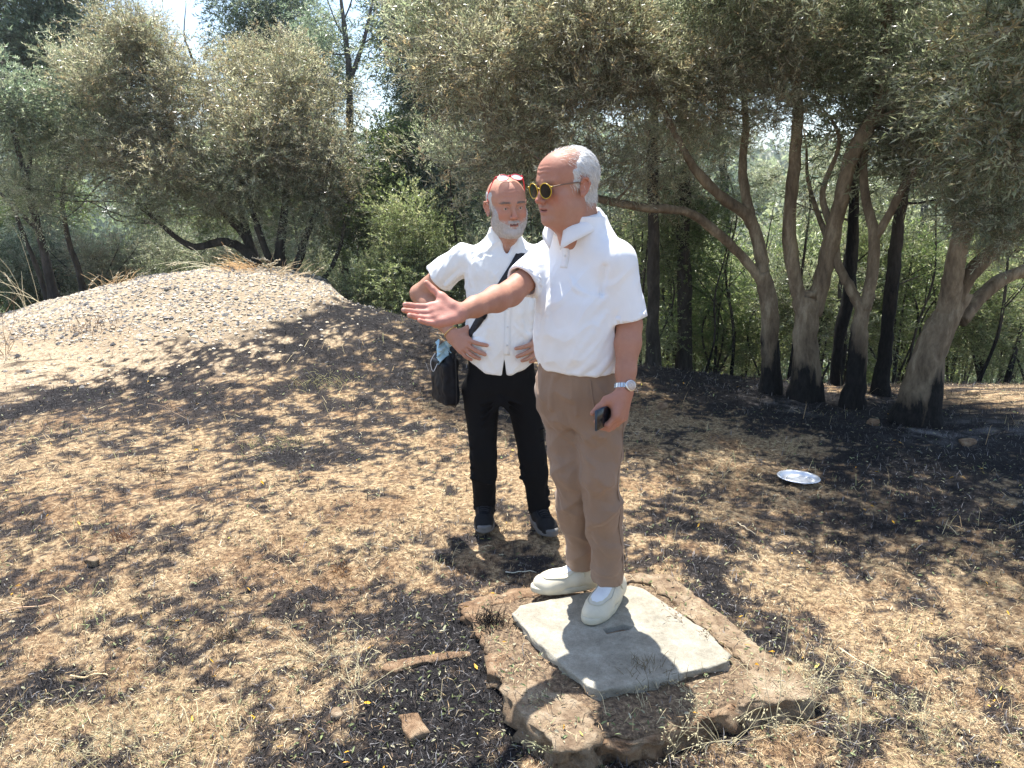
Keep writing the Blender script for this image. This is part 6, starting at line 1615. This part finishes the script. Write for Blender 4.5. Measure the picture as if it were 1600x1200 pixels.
    N0 = vnormals(V0, F0); V2 = np.vstack([V0, V0+N0*.0015]); mr = empty('face_mask', tuple(mk)); tag(mr, 'crumpled pale blue surgical mask tucked behind the top of the shoulder bag', 'face mask')
    obj('mask_cloth', V2@rotz(-.3).T+mk, np.vstack([F0[:, ::-1], F0+len(V0)]), M['mask'], mr)
    lp = catmull([mk+[-.035, -.02, .0], mk+[-.055, -.03, -.04], mk+[-.045, -.03, -.085], mk+[-.025, -.02, -.05]], 6)
    V1, F1 = tube(lp, .0016, 6); obj('ear_loop', V1, F1, M['white'], mr)
    # bracelet
    ax = nrm(RW-RE); wc = RW-ax*.020; u0 = nrm(np.cross(ax, [0, 1, 0])); w0 = np.cross(ax, u0)
    a = np.linspace(0, 2*math.pi, 28, endpoint=False)
    V1, F1 = tube([wc+(u0*math.cos(t_)+w0*math.sin(t_))*.0335+ax*.004*math.sin(t_) for t_ in a], .0022, 6, close=True)
    tag(obj('bracelet', V1, F1, M['gold'], origin=tuple(wc)), 'thin metal bracelet on the wrist of the bearded man', 'bracelet')
t = NT('eyeball'); t.base(t.attr('Col')); t.set(rough=.12); M['eyeball'] = t.m
for k_ in ('hair', 'beard', 'brow'):
    m_ = M[k_]; nt = m_.node_tree; a_ = nt.nodes.new('ShaderNodeAttribute'); a_.attribute_name = 'Col'
    nt.links.new(a_.outputs['Color'], nt.nodes['Principled BSDF'].inputs['Base Color'])
build_man2()
# ------------------------------------------------------------------ straw, ash, fallen leaves, pebbles
def k_straw(bn, dp, gv, sd, gr, r, x, y): return np.clip(1-bn*.66-dp*.30, .06, 1)*(1-gv*.80)*(1-sd*.4)*np.clip(.85+1.3*fbm2(x, y, 1.9, 3, 131), .35, 1)
def c_straw(bn, dp, gv, sd, gr, r, n, x, y):
    c = pick(r, n, [(.66, .51, .30), (.54, .395, .215), (.76, .65, .43), (.34, .225, .13), (.46, .31, .17), (.14, .09, .062), (.07, .048, .040), (.62, .48, .28), (.22, .14, .09), (.05, .036, .032)])
    k = scorched(x, y)[:, None]; c = c*(1-k*.55)+c*np.array([.52, .40, .34])*k*.55
    g = (gr*(r.random(n) < .5))[:, None]*.6; c = c*(1-g)+np.array([.40, .36, .17])*g
    k = ((r.random(n) < bn*.5+.10))[:, None]; return np.where(k, pick(r, n, [(.03, .026, .024), (.10, .075, .055), (.16, .12, .09)]), c)
blades('straw', 240000, 5, (.012, .048), (.0004, .0010), .10, c_straw, 'short dry straw lying matted on the ground', k_straw, p=1.5, bend=.16)
def k_ash(bn, dp, gv, sd, gr, r, x, y): return np.clip(bn*1.0+dp*.4+.10, 0, 1)*(1-gv)
def c_ash(bn, dp, gv, sd, gr, r, n, x, y): return pick(r, n, [(.006, .006, .007), (.010, .009, .010), (.006, .006, .007), (.020, .017, .017), (.06, .048, .042), (.24, .23, .23), (.12, .11, .11), (.035, .025, .022), (.010, .009, .009)], .3)
blades('burnt_grass', 150000, 6, (.012, .050), (.0006, .0014), .55, c_ash, 'charred black grass stubble and ash', k_ash, p=1.5)
def k_tuft(bn, dp, gv, sd, gr, r, x, y): return np.clip(sstep(.12, .3, fbm2(x, y, 3.1, 2, 91))*(1-bn*.7), 0, 1)*(1-gv*.8)
def c_tuft(bn, dp, gv, sd, gr, r, n, x, y): return pick(r, n, [(.55, .45, .26), (.66, .54, .32), (.42, .36, .18), (.36, .36, .17), (.5, .35, .18)])
blades('dry_grass', 26000, 7, (.04, .12), (.0006, .0012), .55, c_tuft, 'thin dry grass blades standing in loose tufts', k_tuft, p=1.45, bend=.5)
def leaves(name, n, seed, size, cols, label, keep, p=1.7, up=0):
    x, y, r = scatter_xy(n, p=p, seed=seed); bn, dp, gv, sd, gr = masks(x, y)
    k = (r.random(n) < keep(bn, dp, gv, sd, gr, x, y)); x, y = x[k], y[k]; n = len(x)
    oc = on_cover(x, y); inn = inpoly(x, y, INNER); k = ~inn; x, y, oc = x[k], y[k], oc[k]; n = len(x)
    z = np.where(oc, FR_Z+.004, terrain(x, y)+.006)
    az = r.uniform(0, 2*math.pi, n); el = r.normal(.15, .3, n); L = r.uniform(*size, n)*(.85+.05*y); W = L*r.uniform(.10, .2, n)
    d = np.stack([np.cos(az)*np.cos(el), np.sin(az)*np.cos(el), np.sin(el)], -1)*L[:, None]
    s = np.stack([-np.sin(az), np.cos(az), r.normal(0, .7, n)], -1); s = s/np.linalg.norm(s, axis=1)[:, None]*W[:, None]
    o = np.stack([x, y, z], -1); up_ = np.stack([0*x, 0*x, L*r.uniform(.0, .22, n)], -1)
    V = np.stack([o, o+d*.35+s+up_, o+d*.8+s*.6+up_*.8, o+d, o+d*.8-s*.6+up_*.8, o+d*.35-s+up_, o+d*.5+up_*.4], 1).reshape(-1, 3); q = np.arange(n)[:, None]*7
    C = np.repeat(pick(r, n, cols, .25), 7, 0)
    ob = obj(name, V, [q+np.array([[0, 1, 6]]), q+np.array([[6, 5, 0]]), q+np.array([[1, 2, 3, 6]]), q+np.array([[6, 3, 4, 5]])], m_straw, None, C, smooth=False)
    tag(ob, label, None, None, 'stuff')
leaves('fallen_leaves', 17000, 8, (.010, .027), [(.22, .25, .12), (.16, .19, .08), (.36, .35, .22), (.12, .14, .06), (.42, .38, .26), (.22, .17, .10), (.14, .10, .07)], 'small narrow olive leaves fallen on the ash', lambda bn, dp, gv, sd, gr, x, y: (.35+.65*bn)*(1-gv*.9))
leaves('yellow_leaves', 450, 9, (.016, .032), [(.75, .42, .04), (.62, .35, .06), (.60, .50, .12)], 'scattered yellow and orange fallen leaves', lambda bn, dp, gv, sd, gr, x, y: .7+0*bn)
# gravel of the mound
def build_gravel():
    r = np.random.default_rng(12); n = 42000
    x = r.uniform(-8.0, -.9, n); y = 5.6+r.random(n)**.9*4.0; bn, dp, gv, sd, gr = masks(x, y)
    k = (r.random(n) < gv*.95+sd*.05) & (np.abs(x) < y*.78); x, y = x[k], y[k]; n = len(x); z = terrain(x, y)
    s = r.uniform(.008, .021, n)*np.where(r.random(n) < .06, 1.7, 1)
    q = np.array([(1, 0, .1), (.2, .9, 0), (-.9, .2, .05), (-.1, -1, .1), (.1, .1, .75), (.5, .6, .45)]); q = np.array([(1, 0, 0), (.3, .95, 0), (-.8, .6, 0), (-.8, -.6, 0), (.3, -.95, 0), (.1, .1, .7)])
    az = r.uniform(0, 6.28, n); c, sn = np.cos(az)[:, None], np.sin(az)[:, None]; sq = r.uniform(.6, 1, (n, 1)); h = r.uniform(.5, 1.1, (n, 1))
    X = (q[None, :, 0]*c-q[None, :, 1]*sq*sn); Y_ = q[None, :, 0]*sn+q[None, :, 1]*sq*c; Z_ = q[None, :, 2]*h+.12+r.uniform(-.12, .12, (n, 6))*(q[None, :, 2] < .5)
    V = np.stack([X*s[:, None]+x[:, None], Y_*s[:, None]+y[:, None], Z_*s[:, None]+z[:, None]-.002], -1).reshape(-1, 3)
    b = np.arange(n)[:, None]*6; F = np.concatenate([b+np.array([[i, (i+1) % 5, 5]]) for i in range(5)])
    C = np.repeat(pick(r, n, [(.24, .22, .20), (.38, .33, .27), (.15, .145, .14), (.52, .43, .31), (.60, .53, .42), (.42, .33, .22), (.08, .078, .08), (.48, .39, .27)], .15), 6, 0)
    o = obj('gravel', V, F, m_straw, None, C, smooth=False); tag(o, 'grey and beige pebbles covering the mound', None, None, 'stuff')
build_gravel()
# thin dry weeds
def weed(name, base, h, n, seed, label, group, spread=.35, col=(.62, .55, .34), seeds=True, r0=.0016):
    r = np.random.default_rng(seed); o = np.array([base[0], base[1], float(terrain(base[0], base[1]))-.005]); mb = MB()
    def stem(p, d, L, rad, dep):
        pts = [p]; q = p.copy(); dd = d.copy()
        for k in range(5):
            dd = nrm(dd+r.normal(0, .14, 3)+[0, 0, -.03]); q = q+dd*L/5; pts.append(q.copy())
        V, F = tube(catmull(pts, 2), np.linspace(rad, rad*.45, 11), 4, cap=False); mb.add(V, F, np.array(col)*r.uniform(.7, 1.15))
        if dep:
            for k in range(r.integers(2, 5)):
                i = r.integers(1, 5); stem(pts[i], nrm(nrm(pts[i]-pts[i-1])+r.normal(0, .55, 3)), L*r.uniform(.3, .6), rad*.6, dep-1)
        elif seeds:
            for k in range(2):
                a = pts[-1]+r.normal(0, .004, 3); V, F = tube([a, a+dd*.004, a+dd*.009], [.0008, .0022, .0006], 5); mb.add(V, F, np.array(col)*.8)
    for k in range(n):
        a = r.uniform(0, 6.28); d = nrm([math.cos(a)*spread, math.sin(a)*spread, 1]); stem(o+np.array([math.cos(a), math.sin(a), 0])*.01, d, h*r.uniform(.6, 1.1), r0, 2)
    ob = mb.build(name, m_straw, None, origin=tuple(o)); tag(ob, label, 'weed', group); return ob
WD = [((1130, 1175), .28, 5, 'branching dry weed with seed heads standing in front of the well cover'), ((1215, 1170), .34, 5, 'tallest dry weed at the right front corner of the well cover'), ((1040, 1190), .20, 5, 'low tangled dry weed at the bottom edge in front of the slab'), ((1330, 1185), .26, 4, 'dry stalky weed right of the front corner of the well cover'),
      ((1455, 1170), .22, 4, 'pale dry weed near the bottom right of the ground'), ((500, 1030), .26, 7, 'spreading pale green dry weed in the black ash left of the slab'), ((560, 1100), .24, 6, 'yellowish dry weed bending over the half buried stone'), ((235, 1170), .34, 4, 'tall thin dry weed at the bottom left of the ground'),
      ((40, 1190), .16, 2, 'single bent straw stalk at the bottom left corner'), ((175, 1190), .22, 2, 'thin upright stalk beside the tall weed at bottom left'), ((1090, 1040), .15, 3, 'small dark bare weed standing at the right edge of the slab'), ((885, 1185), .14, 6, 'low bushy green brown weed at the front corner stone'),
      ((1260, 1120), .20, 4, 'dry weed leaning on the right frame stone'), ((20, 620), .55, 6, 'tall reddish dry weed at the left edge in front of the mound'), ((300, 690), .3, 2, 'thin reddish stalk on the burnt grass below the mound'), ((870, 1150), .12, 5, 'small tuft of withered weed on the front frame stone')]
for k, ((px, py), h, n, lb) in enumerate(WD):
    b = G(px, py, .0); sp = 1.3 if 'spread' in lb or 'low' in lb or 'bend' in lb else .5
    weed('dry_weed', b, h, n, 100+k, lb, 'dry weeds among the burnt grass', sp, [(.60, .52, .32), (.50, .48, .28), (.34, .24, .16)][0 if 'pale' in lb or k in (1, 3, 7) else 1 if 'green' in lb else 2 if 'dark' in lb or 'reddish' in lb else 0], r0=.0013 if b[1] < 3 else .0026)
# grass tufts on the mound top
def mound_grass(px, py, Y, n, h, seed, col, label, lean=(-.6, 0), sp=.13):
    r = np.random.default_rng(seed)
    if Y: x = P(px, py, Y)[0]
    else: x, Y = G(px, py, .0 if py > 700 else .12)[:2]
    o = np.array([x, Y, float(terrain(x, Y))]); mb = MB()
    for k in range(n):
        p = o+np.array([r.normal(0, sp), r.normal(0, sp*.8), -.01]); p[2] = float(terrain(p[0], p[1]))-.005
        if on_cover(p[0], p[1]): p[2] = FR_Z-.01
        d = nrm([r.normal(lean[0], .5), r.normal(lean[1], .3), 1.0]); L = h*r.uniform(.4, 1.0); pts = [p]
        for q in range(5): d = nrm(d+[r.normal(lean[0]*.22, .08), 0, -.16]); pts.append(pts[-1]+d*L/5)
        V, F = tube(pts, np.linspace(.0028, .0012, 6)*(1 if h > .15 else .55), 3, cap=False); mb.add(V, F, np.array(col)*r.uniform(.7, 1.2))
        if k % 5 == 0 and h > .2:
            for q in range(7):
                a = pts[-1]-d*.02*q; V, F = tube([a, a+d*.012+r.normal(0, .008, 3), a+d*.03+r.normal(0, .012, 3)], [.002, .004, .001], 4); mb.add(V, F, (.66, .58, .42))
    g_ = mb.build('grass_tuft', m_straw, None, origin=tuple(o)); (tag(g_, label, None, None, 'stuff') if sp > .1 and h < .2 else tag(g_, label, 'grass tuft', 'tufts of dry and burnt grass'))
mound_grass(385, 425, 8.2, 60, .34, 1, (.72, .46, .22), 'orange dry grass tuft leaning left on top of the mound')
mound_grass(350, 425, 8.4, 8, .75, 2, (.74, .66, .45), 'long pale seed stalks arching left from the mound top', (-.8, 0))
mound_grass(440, 440, 8.1, 40, .30, 3, (.62, .48, .30), 'short dry grass on the right shoulder of the mound', (.4, 0))
mound_grass(180, 450, 8.3, 30, .24, 4, (.70, .48, .26), 'sparse rusty grass on the left crest of the mound', (.1, 0), .09)
mound_grass(50, 470, 8.0, 9, .95, 5, (.72, .62, .40), 'tall thin straw stalks at the far left of the mound', (-.1, 0), .06)
mound_grass(160, 600, 6.6, 60, .16, 6, (.30, .20, .13), 'brown burnt grass clump on the front of the mound', (0, 0))
mound_grass(192, 868, 0, 70, .055, 11, (.22, .10, .05), 'rusty burnt tussock stub on the open ground at the left', (0, 0), .035)
mound_grass(533, 908, 0, 60, .05, 12, (.30, .15, .06), 'orange brown singed tussock with yellow leaves left of the bearded man', (0, 0), .03)
mound_grass(350, 1000, 0, 80, .06, 13, (.20, .14, .08), 'dark frayed tussock in the middle of the left foreground', (0, 0), .04)
mound_grass(768, 1012, 0, 140, .07, 14, (.010, .009, .010), 'soot black tuft against the left edge of the stone frame', (0, 0), .035)
mound_grass(1010, 1100, 0, 120, .08, 15, (.17, .13, .07), 'matted withered clump on the front frame stone', (0, 0), .05)
mound_grass(250, 770, 0, 60, .05, 16, (.12, .08, .05), 'low dark brown clump on the left middle ground', (0, 0), .05)
mound_grass(510, 620, 0, 110, .10, 17, (.50, .44, .20), 'green yellow grass patch spared by the fire', (0, 0), .14)
mound_grass(430, 700, 0, 110, .07, 18, (.40, .37, .17), 'faded green grass strip below the mound', (0, 0), .12)
def stick(a, b, r, col, label):
    A_ = G(*a, 0); B_ = G(*b, 0); rr = np.random.default_rng(int(a[0])); pts = []
    for t_ in np.linspace(0, 1, 6):
        p = A_*(1-t_)+B_*t_; p[2] = float(terrain(p[0], p[1]))+.008+.004*math.sin(t_*3)+rr.normal(0, .002); p[:2] += rr.normal(0, .004, 2); pts.append(p)
    V, F = tube(catmull(pts, 3), np.linspace(r, r*.6, 16), 6, knob=.2); c = pts[0]
    tag(obj('stick', V, F, m_straw, None, np.tile(np.array(col), (len(V), 1)), origin=tuple(c)), label, 'stick', 'fallen sticks')
stick((108, 1060), (172, 1055), .004, (.62, .46, .26), 'pale dry stick lying flat in the left foreground')
stick((0, 968), (85, 955), .004, (.55, .36, .22), 'reddish straw stick at the left edge of the ground')
stick((1310, 1030), (1385, 1072), .003, (.66, .56, .36), 'thin pale stick right of the well cover')
stick((790, 912), (838, 912), .0028, (.62, .60, .48), 'pale twig lying by the toe of the far shoe')
stick((1150, 835), (1180, 850), .003, (.60, .50, .34), 'short stick on the shaded straw below the foil dish')
for (px, py, w_, h_, m_, lb) in ((1512, 691, 14, 5, 'oldstone', 'flat orange stone in the ash near the leaning olive'), (527, 1117, 10, 7, 'sandstone', 'small pale stone in the left foreground'), (1035, 636, 10, 5, 'oldstone', 'small orange stone in the black ash right of the pointing man'), (146, 877, 10, 4, 'sandstone', 'small cream stone on the scorched grass at left'), (1365, 660, 11, 4, 'oldstone', 'small brown stone below the V forked olive')):
    g = G(px, py, .02); zz = float(terrain(g[0], g[1])); ang = np.linspace(0, 2*math.pi, 9, endpoint=False); rr = np.random.default_rng(px)
    k_ = rr.uniform(.75, 1.15, 9); pl_ = [Gz(px+w_*math.cos(t_)*q_, py+h_*math.sin(t_)*q_, zz) for t_, q_ in zip(ang, k_)]
    tag(slab('stone', pl_, zz+.016, zz-.02, M[m_], None, rough=.004, bevel=.005, seed=px, origin=(g[0], g[1], zz)), lb, 'stone')
# crumpled foil dish
def build_dish():
    c = G(1247, 752, .03); z0 = float(terrain(c[0], c[1]))+.012; r = np.random.default_rng(3)
    root = empty('foil_dish', (c[0], c[1], z0)); tag(root, 'crumpled oval foil dish lying on the scorched grass right of the men', 'foil dish')
    N = 64; a = np.linspace(0, 2*math.pi, N, endpoint=False); prof = [(0, .0), (.25, -.001), (.45, .002), (.62, -.002), (.78, .0), (.86, .010), (.93, .016), (1.0, .017), (1.03, .013)]
    V = []
    for f, z in prof[1:]:
        for t_ in a:
            x, y = .118*f*math.cos(t_), .088*f*math.sin(t_)
            V.append((x, y, z*1.1+.012+(.5*fbm(np.array([[x*26, y*26, 1.]]), 2, 5)[0])*.022*(f < .9)+.0012*math.sin(t_*30)*(f > .9)))
    V.append((0, 0, .013)); V = np.array(V); m = len(prof)-1
    i = np.arange(m-1)[:, None]*N; j = np.arange(N)[None]; j2 = (j+1) % N
    F4 = np.stack([i+j, i+j2, i+N+j2, i+N+j], -1).reshape(-1, 4)[:, ::-1]; F3 = np.stack([np.full(N, len(V)-1), np.arange(N), (np.arange(N)+1) % N], 1)
    V = V@rotz(-.35).T@rotx(.06).T
    t = NT('foil'); t.base((.72, .74, .78)); t.set(rough=.42, metal=.55, spec=.6); t.bump(t.noise(60, 3), .35, .004)
    rim = m*N-2*N
    selF = F4[(F4.min(1) >= N*4)]; dishF = F4[(F4.min(1) < N*4)]
    obj('dish_bottom', V+[c[0], c[1], z0], [dishF, F3], t.m, root); obj('rim', V+[c[0], c[1], z0], selF, t.m, root)
build_dish()
V,F = rbox((0, 420, 8), (2100, 1100, 60), None, .01)
hm = bpy.data.materials.new('haze'); hm.use_nodes=True; n=hm.node_tree.nodes; n.remove(n['Principled BSDF'])
pv = n.new('ShaderNodeVolumePrincipled'); pv.inputs['Color'].default_value=(.86,.92,1,1); pv.inputs['Density'].default_value=.0008; pv.inputs['Anisotropy'].default_value=.3
hm.node_tree.links.new(pv.outputs[0], n['Material Output'].inputs['Volume'])
tag(obj('haze', V, F, hm), 'thin pale summer haze over the valley', None, None, 'stuff')
